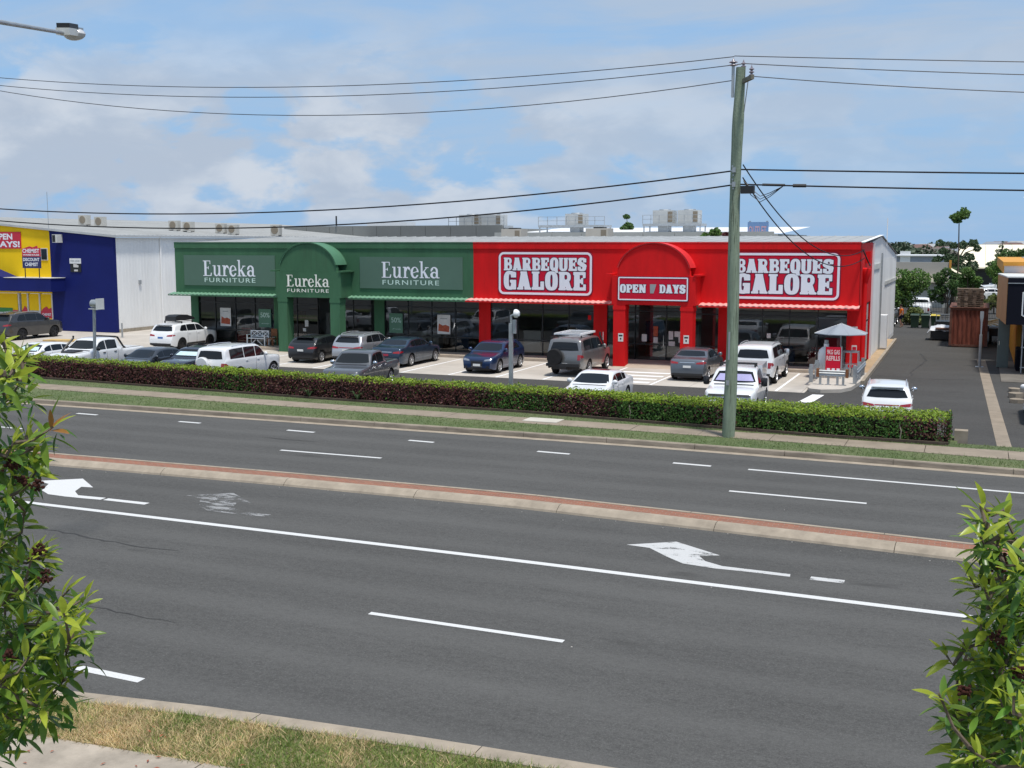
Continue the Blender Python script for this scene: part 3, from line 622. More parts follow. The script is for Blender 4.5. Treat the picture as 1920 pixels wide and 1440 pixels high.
# roof
rf = MB().add([(XL-.1, YF+.2, 6.46), (XR+.1, YF+.2, 6.46), (XR+.1, 69.8, 6.90), (XL-.1, 69.8, 6.90), (XR+.1, 83.8, 5.66), (XL-.1, 83.8, 5.66)], [(0, 1, 2, 3), (3, 2, 4, 5)]).build('roof', m_roof, bld)
rb = MB()
for x in np.arange(XL+.2, XR, 0.76): rb.add([(x-.03, YF+.3, 6.462), (x+.03, YF+.3, 6.462), (x+.03, 69.7, 6.899), (x-.03, 69.7, 6.899), (x, YF+.3, 6.50), (x, 69.7, 6.935)], [(0, 4, 5, 3), (4, 1, 2, 5), (0, 1, 4)])
rb.build('roof_ribs', m_roof, rf)['kind'] = 'stuff'
MB().box(XR-.02, XR+.16, 64.3, 69.9, 6.52, 6.56).build('barge_cap', m_white, rf) if False else None
MB().add([(XR-.12, YF+.3, 6.52), (XR+.14, YF+.3, 6.52), (XR+.14, 69.9, 6.96), (XR-.12, 69.9, 6.96)], [(0, 1, 2, 3)]).build('barge_cap', m_white, rf)
# fascia walls: upper band stands 40 mm proud of the field below
def fascia(x0, x1, m, nm):
    f = MB().box(x0, x1, YF, YF+0.22, 3.38, 6.16).build('fascia', m, bld)
    MB().box(x0, x1, YF-0.05, YF+0.24, 6.163, 6.5).build('parapet_band', m, bld)
    MB().box(x0, x1, YF-0.07, YF+0.26, 6.503, 6.54).build('parapet_cap', m, bld)
    return f
fascia(XL, XB-.004, m_green, 'g'); fascia(XB, XR, m_red, 'r')
MB().box(XL, XL+.2, YF+.22, YW, 3.38, 6.5).build('fascia_return', m_green, bld)
MB().box(XL, XB-.003, YF+.22, YW, 3.35, 3.40).build('soffit', m_green, bld)
MB().box(XB, XR-.3, YF+.22, YW, 3.35, 3.40).build('soffit', m_red, bld)
# awnings: corrugated lip under the fascia
def awning(x0, x1, m, end=0.0):
    n = max(4, int((x1-x0)/0.045)); xs = np.linspace(x0-end, x1, n); r = [[], [], [], []]
    for i, x in enumerate(xs):
        w = 0.018*math.sin(2*math.pi*x/0.30)
        r[0].append((x, YF+.0, 3.40+w)); r[1].append((x, YF-.48, 3.31+w)); r[2].append((x, YF-.48, 3.275+w)); r[3].append((x, YF+.0, 3.365+w))
    return MB().grid(r).build('awning', m, bld, True)
for a, b, m, e in ((XL, -38.6, m_green3, 0.25), (-34.1, XB-.3, m_green3, 0), (XB-.3, -17.72, m_pink, 0), (-13.25, XR+.05, m_pink, 0)):
    awning(a, b, m, e); MB().box(a-e, b, YF-.50, YF-.46, 3.20, 3.262).build('awning_beam', m_green if m is m_green3 else m_red, bld)
# porticos
def portico(xc, m, mh):
    hw, ro, zs = 2.22, 2.06, 4.84
    P = empty('entrance_portico', (xc, YP, 0)); attach(P, bld)
    for s in (-1, 1):
        x = xc + s*(hw - 0.42); MB().box(x-.32, x+.32, YP, YP+.66, 0.0, 3.30).build('column', m, P)
        MB().box(x-.345, x+.345, YP-.02, YP+.68, 3.02, 3.20).build('column_band', m, P)
        MB().box(xc+s*(hw+.12)-.22, xc+s*(hw+.12)+.10, YP-.06, YF+.02, zs-.04, zs+.05).build('moulding', m, P)
    # gable face: rectangle plus round head
    n = 28; hd = [(xc + 1.93*math.cos(t), zs + 1.60*math.sin(t)) for t in np.linspace(0, math.pi, n)]
    MB().extr([(xc-hw, 3.30), (xc+hw, 3.30), (xc+hw, zs-.05), (xc-hw, zs-.05)], YP, YF-.002, 'y').build('lintel', m, P)
    MB().extr([(xc-1.95, zs-.048), (xc+1.95, zs-.048)] + hd, YP+.02, YP+.3, 'y').build('arch_face', m, P)
    # barrel hood around the head, standing proud and cut short of the spring line
    o = []; i = []
    for t in np.linspace(R(13), R(180-13), 30): o.append((math.cos(t), math.sin(t)))
    vs = []; fs = []
    for (c, s_) in o:
        for (r, y) in ((1.0, YP-.04), (1.0, YF), (.965, YF), (.965, YP-.04)): vs.append((xc + 2.0*r*c, y, zs + 1.67*r*s_))
    for k in range(len(o)-1):
        for j in range(4): fs.append((k*4+j, (k+1)*4+j, (k+1)*4+(j+1) % 4, k*4+(j+1) % 4))
    fs += [(0, 1, 2, 3), tuple((len(o)-1)*4+j for j in (3, 2, 1, 0))]
    MB().add(vs, fs).build('arch_hood', mh, P, True)
    for e in (-.04, YF-YP-.02):      # rolled edges of the hood
        MB().tube([(xc+2.0*c, YP+e, zs+1.67*s_) for c, s_ in o], 0.022, 6).build('hood_edge', m, P, True)
    MB().box(xc-hw+.75, xc+hw-.75, YP+.1, YW, 3.28, 3.297).build('portico_soffit', m, P)
    return P
pg = portico(-36.34, m_green, mat('sunlit_green_hood', (0.085, 0.205, 0.125), 0.6, var=0.1)); pr_ = portico(-15.48, m_red, mat('sunlit_red_hood', (0.70, 0.03, 0.035), 0.55, var=0.08))  # hood colours lightened to carry the sunlight on their curved tops
# shop front: pillars, frames and panes
def pillar(x0, x1, m): MB().box(x0, x1, YW, YW+.3, 0.15, 3.38).build('pillar', m, bld)
for a, b, m in ((XL, -46.32, m_green), (-40.55, -39.9, m_green), (-33.4, -32.72, m_green), (-26.5, -25.78, m_red), (-19.55, -18.78, m_red), (-12.6, -11.92, m_red), (-6.03, XR, m_red)): pillar(a, b, m)
def shopfront(xs, z0=0.15, zt=3.34, rails=(1.0, 2.72), y=YW+.12):
    w = empty('shop_window', ((xs[0]+xs[-1])/2, y, z0)); attach(w, bld)
    fr = MB(); t = 0.045
    for x in xs: fr.box(x-t/2, x+t/2, y-.05, y+.05, z0, zt)
    zz = [z0] + list(rails) + [zt]
    for a, b in zip(xs[:-1], xs[1:]):
        for z in zz: fr.box(a+t/2, b-t/2, y-.045, y+.045, z-.03, z+.03)
    fr.build('frame', m_dark, w)
    for a, b in zip(xs[:-1], xs[1:]):
        for c, d in zip(zz[:-1], zz[1:]): MB().add([(a+t/2, y, c+.03), (b-t/2, y, c+.03), (b-t/2, y, d-.03), (a+t/2, y, d-.03)], [(0, 1, 2, 3)]).build('pane', m_glass, w)
    return w
shopfront([-46.32, -45.05, -43.5, -42.03, -40.55]); shopfront([-35.6, -34.9, -33.4]); shopfront([-32.72, -31.15, -29.6, -28.05, -26.5])
shopfront([-25.78, -24.11, -22.6, -21.03, -19.55]); shopfront([-13.9, -12.6]); shopfront([-11.92, -10.3, -8.9, -7.48, -6.03]); shopfront([-18.78, -17.9]); shopfront([-39.9, -38.9, -37.4], rails=(2.72,))
shopfront([-17.9, -17.2], rails=(1.0, 2.72), y=YW+.14)
dr = shopfront([-17.2, -15.45, -14.0], rails=(1.0, 2.8), y=YW+.16); dr.name = 'sliding_door'
MB().box(-15.6, -15.56, YW+.06, YW+.1, 0.9, 1.5).build('handle', m_chrome, dr)
# interior: floor, back wall, a few fittings that show as dim shapes behind the glass
MB().box(XL+.3, XR-.3, YW+.3, 70, 0.10, 0.15).build('shop_floor', m_intf, bld)
MB().box(XL+.3, XR-.3, 68, 68.2, 0.15, 5.9).build('partition', m_int, bld)
MB().box(XB-.1, XB+.1, YW+.35, 68, 0.15, 5.9).build('partition', m_int, bld)
MB().box(XL+.26, XR-.3, YW+.1, 68, 3.45, 3.5).build('ceiling', m_int, bld)
m_fit = [mat('fitting_%d' % i, c, 0.6, var=0.1) for i, c in enumerate([(0.45, 0.45, 0.44), (0.40, 0.03, 0.04), (0.20, 0.13, 0.08), (0.10, 0.14, 0.22), (0.6, 0.58, 0.54), (0.05, 0.05, 0.05)])]
rr = random.Random(3)
for i in range(30):
    x = rr.uniform(XL+1, XR-1.5); y = rr.uniform(YW+.9, 64); w = rr.uniform(.5, 1.3); h = rr.uniform(.5, 1.9)
    if abs(x-XB) < .8 or -38.5 < x < -34: continue
    s = MB().box(x, x+w, y, y+.5, .15, .15+h)
    for k in range(1, int(h/.4)+1): s.box(x-.03, x+w+.03, y-.06, y-.001, .15+.4*k, .18+.4*k)
    s.build('display_stand', m_fit[rr.randrange(6)], bld)
for x in (-43.9, -42.4, -30.3, -22.0, -20.4, -16.4, -9.6, -7.9):
    s = MB().box(x, x+.75, YW+.7, YW+1.2, .15, .62); s.box(x, x+.75, YW+1.2, YW+1.32, .15, 1.05); s.box(x-.1, x-.002, YW+.7, YW+1.32, .15, .82); s.box(x+.752, x+.85, YW+.7, YW+1.32, .15, .82)
    s.build('display_seat', m_fit[int(-x) % 6], bld)
# posters and stickers on the glass
m_post = mat('poster_paper', (0.66, 0.64, 0.62), 0.6, var=0.1, vs=2); m_postr = mat('poster_sofa', (0.42, 0.10, 0.055), 0.6, var=0.3, vs=5); m_postg = mat('poster_green', (0.11, 0.22, 0.155), 0.6, var=0.05)
for x0, x1, z0, z1 in ((-44.65, -43.83, 1.21, 2.38), (-29.2, -28.36, 1.18, 2.31)):
    q = panel('poster', (x0, x1, z0, z1), YW+.03, YW+.05, m_post, bld)
    MB().extr([(x0+.05, z0+.18), (x1-.08, z0+.12), (x1-.05, z0+.45), (x1-.3, z0+.55), (x0+.35, z0+.5), (x0+.1, z0+.62)], YW+.024, YW+.028, 'y').build('poster_print', m_postr, q)
    MB().box(x0+.2, x1-.2, YW+.024, YW+.028, z1-.25, z1-.2).build('poster_print', m_grey7, q)
for x0, x1, z0, z1 in ((-41.72, -40.8, 1.22, 2.37), (-32.4, -31.5, 1.15, 2.32)):
    q = panel('poster', (x0, x1, z0, z1), YW+.03, YW+.05, m_postg, bld)
    put_sans('50%', (x0+.14, x1-.1, z0+.62, z0+.92), YW+.026, 'lettering', m_letg, q); put_sans('off lounges', (x0+.2, x1-.15, z0+.2, z0+.27), YW+.026, 'lettering', m_letg, q)
for x0, x1, z0, z1, m in ((-38.35, -38.1, 1.35, 1.75, m_post), (-38.5, -38.27, 1.05, 1.25, m_post), (-34.75, -34.5, 1.0, 1.2, m_post), (-10.05, -9.85, 1.55, 1.8, m_post), (-16.15, -15.9, 1.45, 2.0, m_postr), (-16.15, -15.9, 1.1, 1.4, m_post), (-15.3, -15.05, 1.3, 1.75, m_post), (-14.98, -14.6, 1.45, 1.75, m_post), (-14.75, -14.4, 1.15, 1.45, m_post), (-15.3, -14.95, .95, 1.2, m_post), (-16.8, -16.52, 1.15, 1.55, m_post)):
    panel('sticker', (x0, x1, z0, z1), YW+.08, YW+.088, m, bld)
for x in (-17.22, -13.72): q = panel('notice', (x-.1, x+.18, 1.35, 1.78), YP-.012, YP-.002, m_post, bld); MB().box(x-.06, x+.14, YP-.016, YP-.013, 1.62, 1.7).build('notice_print', m_dark, q); MB().box(x+.0, x+.08, YP-.016, YP-.013, 1.45, 1.54).build('notice_print', m_dark, q)
for z in (2.0, 1.05): q = panel('notice', (-5.75, -5.5, z, z+.28), YW-.012, YW-.002, m_post, bld); MB().box(-5.72, -5.53, YW-.016, YW-.013, z+.04, z+.2).build('notice_print', m_red2, q)
MB().box(-19.9, -19.72, YW+.08, YW+.09, 2.25, 2.5).build('sticker', m_red, bld)
# signs
def sign_eureka(rect, er, fr_, y, m, mf, board=True):
    q = bld
    if board: q = panel('sign_board', rect, y-.05, y-.002, m_green2, bld); yy = y-.056
    else: yy = y-.03
    mbw, w = word('Eureka', serif, 0.035, 48, -0.004); put_word(mbw, w, er, yy, 'lettering', m, q)
    put_sans('FURNITURE', fr_, yy-.001, 'lettering', mf, q, 0.004, 1.22)
sign_eureka((-46.18, -39.4, 3.85, 5.73), (-44.72, -40.82, 4.44, 5.40), (-44.62, -40.83, 4.06, 4.33), YF, m_let, m_letg)
sign_eureka((-33.5, -26.86, 3.85, 5.68), (-32.05, -28.3, 4.48, 5.40), (-31.99, -28.33, 4.08, 4.35), YF, m_let, m_letg)
sign_eureka(None, (-37.81, -34.86, 3.93, 4.62), (-37.76, -34.91, 3.60, 3.80), YP, m_letc, m_letc, False)
def sign_bbq(x0, x1):
    z0, z1 = 3.66, 5.98; q = MB().extr(rrect(x0-.05, x1+.05, z0-.05, z1+.05, .34), YF-.04, YF-.002, 'y').build('sign_board', m_navy, bld)
    MB().extr(rrect(x0-.02, x1+.02, z0-.02, z1+.02, .32), YF-.046, YF-.042, 'y').build('sign_field', m_red2, q)
    ring('sign_border', (x0, x1, z0, z1), .30, .115, YF-.06, m_let, q, .013)
    w0 = x1-x0
    for txt, zz in (('BARBEQUES', (4.98, 5.68)), ('GALORE', (3.93, 4.93))):
        for thr, m, dy in ((0.045, m_navy, .052), (0.0, m_let, .058)):
            mbw, w = word(txt, slab, 0.03, 34, thr); put_word(mbw, w, (x0+.3, x1-.3, zz[0], zz[1]), YF-dy, 'lettering' if dy > .055 else 'lettering_outline', m, q)
sign_bbq(-24.63, -19.19); sign_bbq(-11.75, -6.31)
q = panel('sign_board', (-17.36, -13.60, 3.50, 4.76), YP-.05, YP-.002, m_navy, bld); panel('sign_field', (-17.33, -13.63, 3.53, 4.73), YP-.056, YP-.052, m_red2, q)
ring('sign_border', (-17.33, -13.63, 3.53, 4.73), .07, .06, YP-.07, m_let, q, .013)
for txt, r_, mm in (('OPEN', (-17.24, -15.82, 3.92, 4.35), m_let), ('7', (-15.66, -15.26, 3.90, 4.37), m_grey7), ('DAYS', (-15.12, -13.74, 3.92, 4.36), m_let)):
    for thr, m, dy in (((0.05, m_navy, .062), (0.0, mm, .068)) if txt != '7' else ((0.0, mm, .066),)):
        mbw, w = word(txt, slab, 0.02, 30, thr); put_word(mbw, w, r_, YP-dy, 'lettering', m, q)
# ------------------------------------------------------------------ vehicles: lofted body shells, everything else laid on the shell by ray casts
PROF = {
 'sedan': [(0,.40),(.006,.48),(.03,.545),(.10,.60),(.24,.655),(.275,.68),(.43,.955),(.49,.99),(.57,1.0),(.67,.98),(.73,.95),(.865,.745),(.96,.72),(.985,.69),(1,.50)],
 'hatch': [(0,.42),(.008,.5),(.035,.55),(.12,.605),(.24,.655),(.27,.68),(.44,.955),(.51,.99),(.6,1.0),(.76,.975),(.86,.94),(.885,.91),(.96,.70),(.985,.62),(1,.42)],
 'suv':   [(0,.40),(.008,.52),(.03,.59),(.1,.635),(.235,.665),(.265,.685),(.40,.955),(.46,.985),(.6,1.0),(.8,.98),(.885,.95),(.905,.92),(.965,.66),(.985,.58),(1,.4)],
 'offroad': [(0,.38),(.006,.54),(.02,.60),(.12,.625),(.26,.64),(.285,.66),(.385,.95),(.43,.985),(.6,1.0),(.85,.99),(.94,.965),(.955,.94),(.985,.62),(.995,.56),(1,.4)],
 'ute':   [(0,.38),(.006,.53),(.022,.60),(.1,.635),(.245,.66),(.27,.685),(.37,.95),(.42,.985),(.5,1.0),(.59,.985),(.62,.96),(.648,.70),(.652,.645),(.995,.645),(1,.4)],
}
SPEC = {
 'sedan': dict(L=4.70, W=1.80, H=1.44, wb=2.75, fo=.90, Rw=.335, belt=(.655, .715), tum=.42, panes=((.30, .485), (.495, .645), (.655, .735)), ws=(.27, .45), rw=(.70, .865)),
 'hatch': dict(L=4.25, W=1.77, H=1.46, wb=2.62, fo=.85, Rw=.335, belt=(.65, .72), tum=.36, panes=((.29, .50), (.51, .68), (.69, .80)), ws=(.27, .455), rw=(.885, .955)),
 'suv':   dict(L=4.50, W=1.84, H=1.65, wb=2.68, fo=.90, Rw=.37, belt=(.645, .70), tum=.32, panes=((.28, .48), (.49, .67), (.68, .82)), ws=(.262, .41), rw=(.90, .96)),
 'offroad': dict(L=4.85, W=1.90, H=1.85, wb=2.85, fo=.82, Rw=.39, belt=(.63, .655), tum=.20, panes=((.295, .47), (.48, .665), (.675, .90)), ws=(.285, .39), rw=(.955, .985)),
 'ute':   dict(L=5.20, W=1.85, H=1.78, wb=3.10, fo=.88, Rw=.385, belt=(.655, .675), tum=.30, panes=((.285, .44), (.45, .59)), ws=(.27, .38), rw=(.622, .646)),
}
def spokes_mesh(n, r, w, dark):
    mb = MB()
    for k in range(n):
        t = 2*math.pi*k/n; c, s = math.cos(t), math.sin(t)
        P = lambda a, b, y: (a*c - b*s, y, a*s + b*c)
        mb.add([P(.03, -w*.7, .0), P(.03, w*.7, .0), P(r, w, .012), P(r, -w, .012)], [(0, 1, 2, 3)])
    return mb
_wheel_cache = {}
def wheel_meshes(Rw, style):
    k = (round(Rw, 3), style)
    if k in _wheel_cache: return _wheel_cache[k]
    tyre = MB().lathe([(Rw*.66, -.10), (Rw*.92, -.105), (Rw*.985, -.08), (Rw, -.04), (Rw, .04), (Rw*.985, .08), (Rw*.92, .105), (Rw*.66, .10), (Rw*.62, .07), (.001, .07)], 28, 'y').mesh('wheel', True, 40)
    tyre.materials.append(m_rubber)
    rim = MB().lathe([(Rw*.665, -.102), (Rw*.62, -.108), (Rw*.60, -.07)], 28, 'y')
    n = {'five': 5, 'ten': 10, 'six': 6}[style.split('_')[0]]; sp = spokes_mesh(n, Rw*.62, Rw*(.10 if n == 5 else .055), False)
    rim.add([(p[0], p[1]-.105, p[2]) for p in sp.v], sp.f); rim.lathe([(.055, -.08), (.05, -.118), (.001, -.12)], 12, 'y')
    rm = rim.mesh('rim', True, 40); rm.materials.append(m_darkalloy if 'dark' in style else m_alloy)
    disc = MB().lathe([(Rw*.61, -.06), (.001, -.06)], 20, 'y').mesh('brake_disc'); disc.materials.append(m_black)
    _wheel_cache[k] = (tyre, rm, disc); return _wheel_cache[k]
def make_car(name, label, cat, x, y, heading, kind, pm, scale=1.0, wheels='five', ws_shade=False, plate=None, group=None, **kw):
    S = dict(SPEC[kind]); S.update({k: v for k, v in kw.items() if k in S}); Lc, W, H = S['L'], S['W'], S['H']; Rw = S['Rw']; hw = W/2
    T = thing(name, label, cat, (x, y, kw.get('z', 0.0)), R(heading), group); T.scale = (scale,)*3
    pf = PROF[kind]; fx = [p[0] for p in pf]; fz = [p[1]*H for p in pf]
    X = lambda f: Lc/2 - f*Lc                       # fraction from the nose -> local x (nose at +x)
    def zt(xx):
        f = (Lc/2 - xx)/Lc; o = 0
        for d, wt in ((-.012, .25), (0, .5), (.012, .25)): o += wt*float(np.interp(min(max(f+d, 0), 1), fx, fz))
        return o
    def zb(xx): f = (Lc/2-xx)/Lc; return H*(S['belt'][0] + (S['belt'][1]-S['belt'][0])*f)
    def plan(xx):
        a = max(0, (xx-(Lc/2-.62))/.62); b = max(0, (-(Lc/2-.5)-xx)/.5)
        return hw*(1 - .20*a**2.4 - (.11 if kind != 'ute' else .03)*b**2.4)
    ax = [Lc/2 - S['fo'], Lc/2 - S['fo'] - S['wb']]; Ra = Rw*1.15; z0 = .20 if kind in ('sedan', 'hatch') else (.26 if kind == 'suv' else .36)
    def sill(xx):
        z = z0
        for a in ax:
            if abs(xx-a) < Ra: z = max(z, Rw + math.sqrt(max(0, Ra*Ra-(xx-a)**2)))
        e = max(0, (xx-(Lc/2-.3))/.3, (-(Lc/2-.3)-xx)/.3)
        return max(z, z0 + .10*e)
    st = set(np.round([X(f) for f in list(np.linspace(0, 1, 34)) + fx], 4)) | {round(X(.003), 4), round(X(.997), 4)}
    for a in ax:
        for q in (1.012, .999, .95, .82, .6, .32, 0): st |= {round(a+q*Ra, 4), round(a-q*Ra, 4)}
    st = sorted(s for s in st if -Lc/2 <= s <= Lc/2); tum = S['tum']
    def section(xx):
        w = plan(xx); Zt = zt(xx); zs = min(sill(xx), Zt-.12); Zb = min(zb(xx), Zt-.07); pts = []
        yb = w*.975
        for t in (0, .12, .3, .5, .7, .88, 1):
            z = zs + (Zb-zs)*t; q = (z-z0)/(max(.2, zb(xx)-z0)); pts.append((w*(1-.15*(q-.62)**2) if t < 1 else min(yb, w*(1-.15*(q-.62)**2)), z))
        drop = min(.085, (Zt-Zb)*.55); zr = Zt-drop; y0 = pts[-1][0]
        for t in (.06, .4, .75, 1): z = Zb+(zr-Zb)*t; pts.append((y0 - .012*min(1, t/.06) - tum*(z-Zb), z))
        yr = pts[-1][0]
        for s_ in (.25, .45, .62, .78, .9, 1): a = s_*math.pi/2; pts.append((yr*(math.cos(a)**.55 if s_ < 1 else 0), zr + drop*math.sin(a)**.9))
        return pts
    secs = [section(s) for s in st]; m = len(secs[0]); rows = []
    for s, sec in zip(st, secs): rows.append([(s, p[0], p[1]) for p in sec] + [(s, -p[0], p[1]) for p in sec[-2::-1]])
    mb = MB().grid(rows); n = len(rows[0])
    mb.f.append(tuple(range(n))[::-1]) ; mb.f.append(tuple((len(rows)-1)*n + j for j in range(n)))
    # outward winding: rows run rear -> front, section left sill -> right sill
    mb.f = [f[::-1] for f in mb.f[:-2]] + [mb.f[-2][::-1], mb.f[-1][::-1]]
    bvh = BVHTree.FromPolygons([Vector(v) for v in mb.v], mb.f)
    body = mb.build('body', pm, T, True, True, 42)
    DIR = {'l': Vector((0, -1, 0)), 'r': Vector((0, 1, 0)), 'f': Vector((-1, 0, 0)), 'b': Vector((1, 0, 0)), 't': Vector((0, 0, -1))}
    def cast(ax_, u, v):
        d = DIR[ax_]
        o = {'l': (u, 4, v), 'r': (u, -4, v), 'f': (6, u, v), 'b': (-6, u, v), 't': (u, v, 5)}[ax_]
        h = bvh.ray_cast(Vector(o), d)
        return h[0]
    def patch(pname, ax_, bot, top, mt, off=.006, nu=8, nv=4, parent=None, flip=False):
        def rs(pl, t):
            k = t*(len(pl)-1); i = min(int(k), len(pl)-2); q = k-i
            return (pl[i][0]+(pl[i+1][0]-pl[i][0])*q, pl[i][1]+(pl[i+1][1]-pl[i][1])*q)
        rows_ = []; d = DIR[ax_]; last = None
        for j in range(nv+1):
            r_ = []
            for i in range(nu+1):
                a = rs(bot, i/nu); b = rs(top, i/nu); u = a[0]+(b[0]-a[0])*j/nv; v = a[1]+(b[1]-a[1])*j/nv
                h = cast(ax_, u, v)
                if h is None: h = last if last is not None else Vector({'l': (u, hw, v), 'r': (u, -hw, v), 'f': (Lc/2, u, v), 'b': (-Lc/2, u, v), 't': (u, v, 1)}[ax_])
                last = h; r_.append(tuple(h - d*off))
            rows_.append(r_)
        g = MB().grid(rows_)
        return g.build(pname, mt, parent or T, True, True, 60)
    gl = m_carglass
    # side glass
    for side in ('l', 'r'):
        for pi, (a, b) in enumerate(S['panes']):
            bot = []; top = []
            for f in np.linspace(a, b, 9):
                xx = X(f); lo = zb(xx) + .035; hi = zt(xx) - .115; hi = max(lo+.004, hi)
                if pi == len(S['panes'])-1 and kind in ('hatch', 'suv') and f > b-.05: hi = lo + (hi-lo)*max(.15, (b-f)/.05)**.6
                bot.append((xx, lo)); top.append((xx, hi))
            patch('side_window', side, bot, top, gl, .007, 10, 4)
        for f in ((S['panes'][0][1]+.005), (S['panes'][1][1]+.006)):      # door shut lines
            xx = X(f)
            if min(abs(xx-a) for a in ax) > Ra + .02: patch('door_seam', side, [(xx-.008, z0+.12), (xx+.008, z0+.12)], [(xx-.008, zb(xx)-.02), (xx+.008, zb(xx)-.02)], m_black, .003, 1, 5)
        for f in (S['panes'][0][1]-.03, S['panes'][1][1]-.03):
            xx = X(f); h = cast(side, xx, zb(xx)-.12)
            if h: MB().obox(tuple(h), (.17, .05, .035)).build('door_handle', kw.get('handle', pm), T, local=True)
        # mirrors
        xx = X(S['panes'][0][0]+.035); h = cast(side, xx, zb(xx)+.02); sg = 1 if side == 'l' else -1
        if h:
            ms = kw.get('mirror_scale', 1.0); c = (h.x, h.y+sg*.11*ms, zb(xx)+.10)
            (MB().sphere(c, .1*ms, 10, 6, (.7, 1.15, .95)) if ms < 1.2 else MB().tube([(c[0]-.05, c[1], c[2]-.15), (c[0]-.05, c[1], c[2]-.12), (c[0]-.05, c[1], c[2]+.14), (c[0]-.05, c[1], c[2]+.17)], [.08, .115, .115, .08], 4)).obox((h.x, h.y+sg*.03, zb(xx)+.05), (.06, .12, .04)).build('mirror', kw.get('mirror', pm), T, True, True, 50)
        if kw.get('cladding'):
            patch('sill_trim', side, [(ax[1]+Ra+.03, z0+.01), (ax[0]-Ra-.03, z0+.01)], [(ax[1]+Ra+.03, z0+.16), (ax[0]-Ra-.03, z0+.16)], kw['cladding'], .006, 6, 2)
    # front and rear screens
    a, b = S['ws']; zl, zh = zt(X(a))+.05, zt(X(b))-.05; hy = lambda z: hw*.975 - .012 - tum*(z-zb(X(b))) - .10
    if kind != 'none':
        ws = patch('windscreen', 'f', [(-hy(zl)-.02, zl+.01), (-.5*hy(zl), zl-.008), (0, zl-.012), (.5*hy(zl), zl-.008), (hy(zl)+.02, zl+.01)], [(-hy(zh)+.03, zh-.02), (-.5*hy(zh), zh), (0, zh+.004), (.5*hy(zh), zh), (hy(zh)-.03, zh-.02)], gl, .006, 12, 6)
        if ws_shade: patch('sun_shade', 'f', [(-hy(zl)+.06, zl+.05), (hy(zl)-.06, zl+.05)], [(-hy(zh)+.08, zh-.10), (hy(zh)-.08, zh-.10)], kw.get('shade_mat', m_shade), .010, 10, 5)
        patch('wiper_cowl', 't', [(X(a)+.02, -hy(zl)+.02), (X(a)+.02, hy(zl)-.02)], [(X(a)+.10, -hy(zl)+.06), (X(a)+.10, hy(zl)-.06)], m_black, .004, 8, 1)
    a, b = S['rw']; zh, zl = zt(X(a))-.05, zt(X(b))+(.05 if kind != 'offroad' else .10); zl = max(zl, zb(X(b))+.03 if kind != 'sedan' else zl)
    ry = lambda z: plan(X(b))*.975 - tum*max(0, z-zb(X(b))) - (.12 if kind != 'ute' else .14)
    ax_r = 'b'
    patch('rear_window', ax_r, [(ry(zl), zl+.02), (.5*ry(zl), zl), (-.5*ry(zl), zl), (-ry(zl), zl+.02)], [(ry(zh)-.03, zh-.02), (.5*ry(zh), zh), (-.5*ry(zh), zh), (-ry(zh)+.03, zh-.02)], gl, .007, 12, 5)
    # lights, grille, bumpers, plates
    hz = fz[2] if kind in ('sedan', 'hatch') else fz[1]; hz = H*(.475 if kind in ('sedan', 'hatch') else .50)
    wf = plan(Lc/2-.06)
    for sg in (-1, 1):
        patch('headlight', 'f', [(sg*wf*.50, hz-.06), (sg*wf*.99, hz-.035)], [(sg*wf*.54, hz+.015), (sg*wf*1.0, hz+.075)], m_headl, .007, 6, 3)
        patch('fog_lamp', 'f', [(sg*wf*.66, z0+.12), (sg*wf*.86, z0+.13)], [(sg*wf*.66, z0+.19), (sg*wf*.86, z0+.21)], m_black, .006, 3, 2)
    patch('grille', 'f', [(-wf*.36, z0+.17), (wf*.36, z0+.17)], [(-wf*.46, hz-.01), (wf*.46, hz-.01)], m_black, .006, 6, 4)
    if kw.get('chrome_grille', True): patch('grille_trim', 'f', [(-wf*.40, z0+.15), (wf*.40, z0+.15)], [(-wf*.38, z0+.185), (wf*.38, z0+.185)], m_chrome, .012, 6, 1)
    h = cast('f', 0, z0+.24)
    if h: MB().box(h.x+.012, h.x+.022, -.19, .19, z0+.19, z0+.30).build('number_plate', m_plate, T, local=True)
    patch('intake', 'f', [(-wf*.55, z0+.04), (wf*.55, z0+.04)], [(-wf*.50, z0+.13), (wf*.50, z0+.13)], m_black, .006, 6, 2)
    wr = plan(-Lc/2+.05); tz = kw.get('tail_z', {'sedan': .56, 'hatch': .575, 'suv': .56, 'offroad': .505, 'ute': .46}[kind]) * H
    for sg in (-1, 1):
        if kind == 'offroad' or kind == 'ute': patch('tail_light', 'b', [(sg*wr*.80, tz-.13), (sg*wr*1.0, tz-.13)], [(sg*wr*.80, tz+.13), (sg*wr*1.0, tz+.13)], m_taill, .008, 4, 4)
        else: patch('tail_light', 'b', [(sg*wr*.52, tz-.05), (sg*wr*1.0, tz-.045)], [(sg*wr*.56, tz+.025), (sg*wr*1.01, tz+.085)], m_taill, .008, 6, 3)
        side = 'l' if sg > 0 else 'r'
        patch('tail_light', side, [(-Lc/2+.06, tz-.045), (-Lc/2+.30, tz+.01)], [(-Lc/2+.08, tz+.08), (-Lc/2+.30, tz+.045)] if kind not in ('offroad', 'ute') else [(-Lc/2+.06, tz+.12), (-Lc/2+.14, tz+.12)], m_taill, .007, 4, 2)
    if kw.get('light_bar'): patch('tail_light', 'b', [(-wr*.52, tz-.02), (wr*.52, tz-.02)], [(-wr*.52, tz+.02), (wr*.52, tz+.02)], m_taill, .009, 8, 1)
    if kw.get('chrome_bar'): patch('boot_trim', 'b', [(-wr*.45, tz+.0), (wr*.45, tz+.0)], [(-wr*.45, tz+.035), (wr*.45, tz+.035)], m_chrome, .012, 8, 1)
    pz = kw.get('plate_z', tz - (.13 if kind in ('sedan', 'suv', 'hatch') else .2)); h = cast('b', 0, pz)
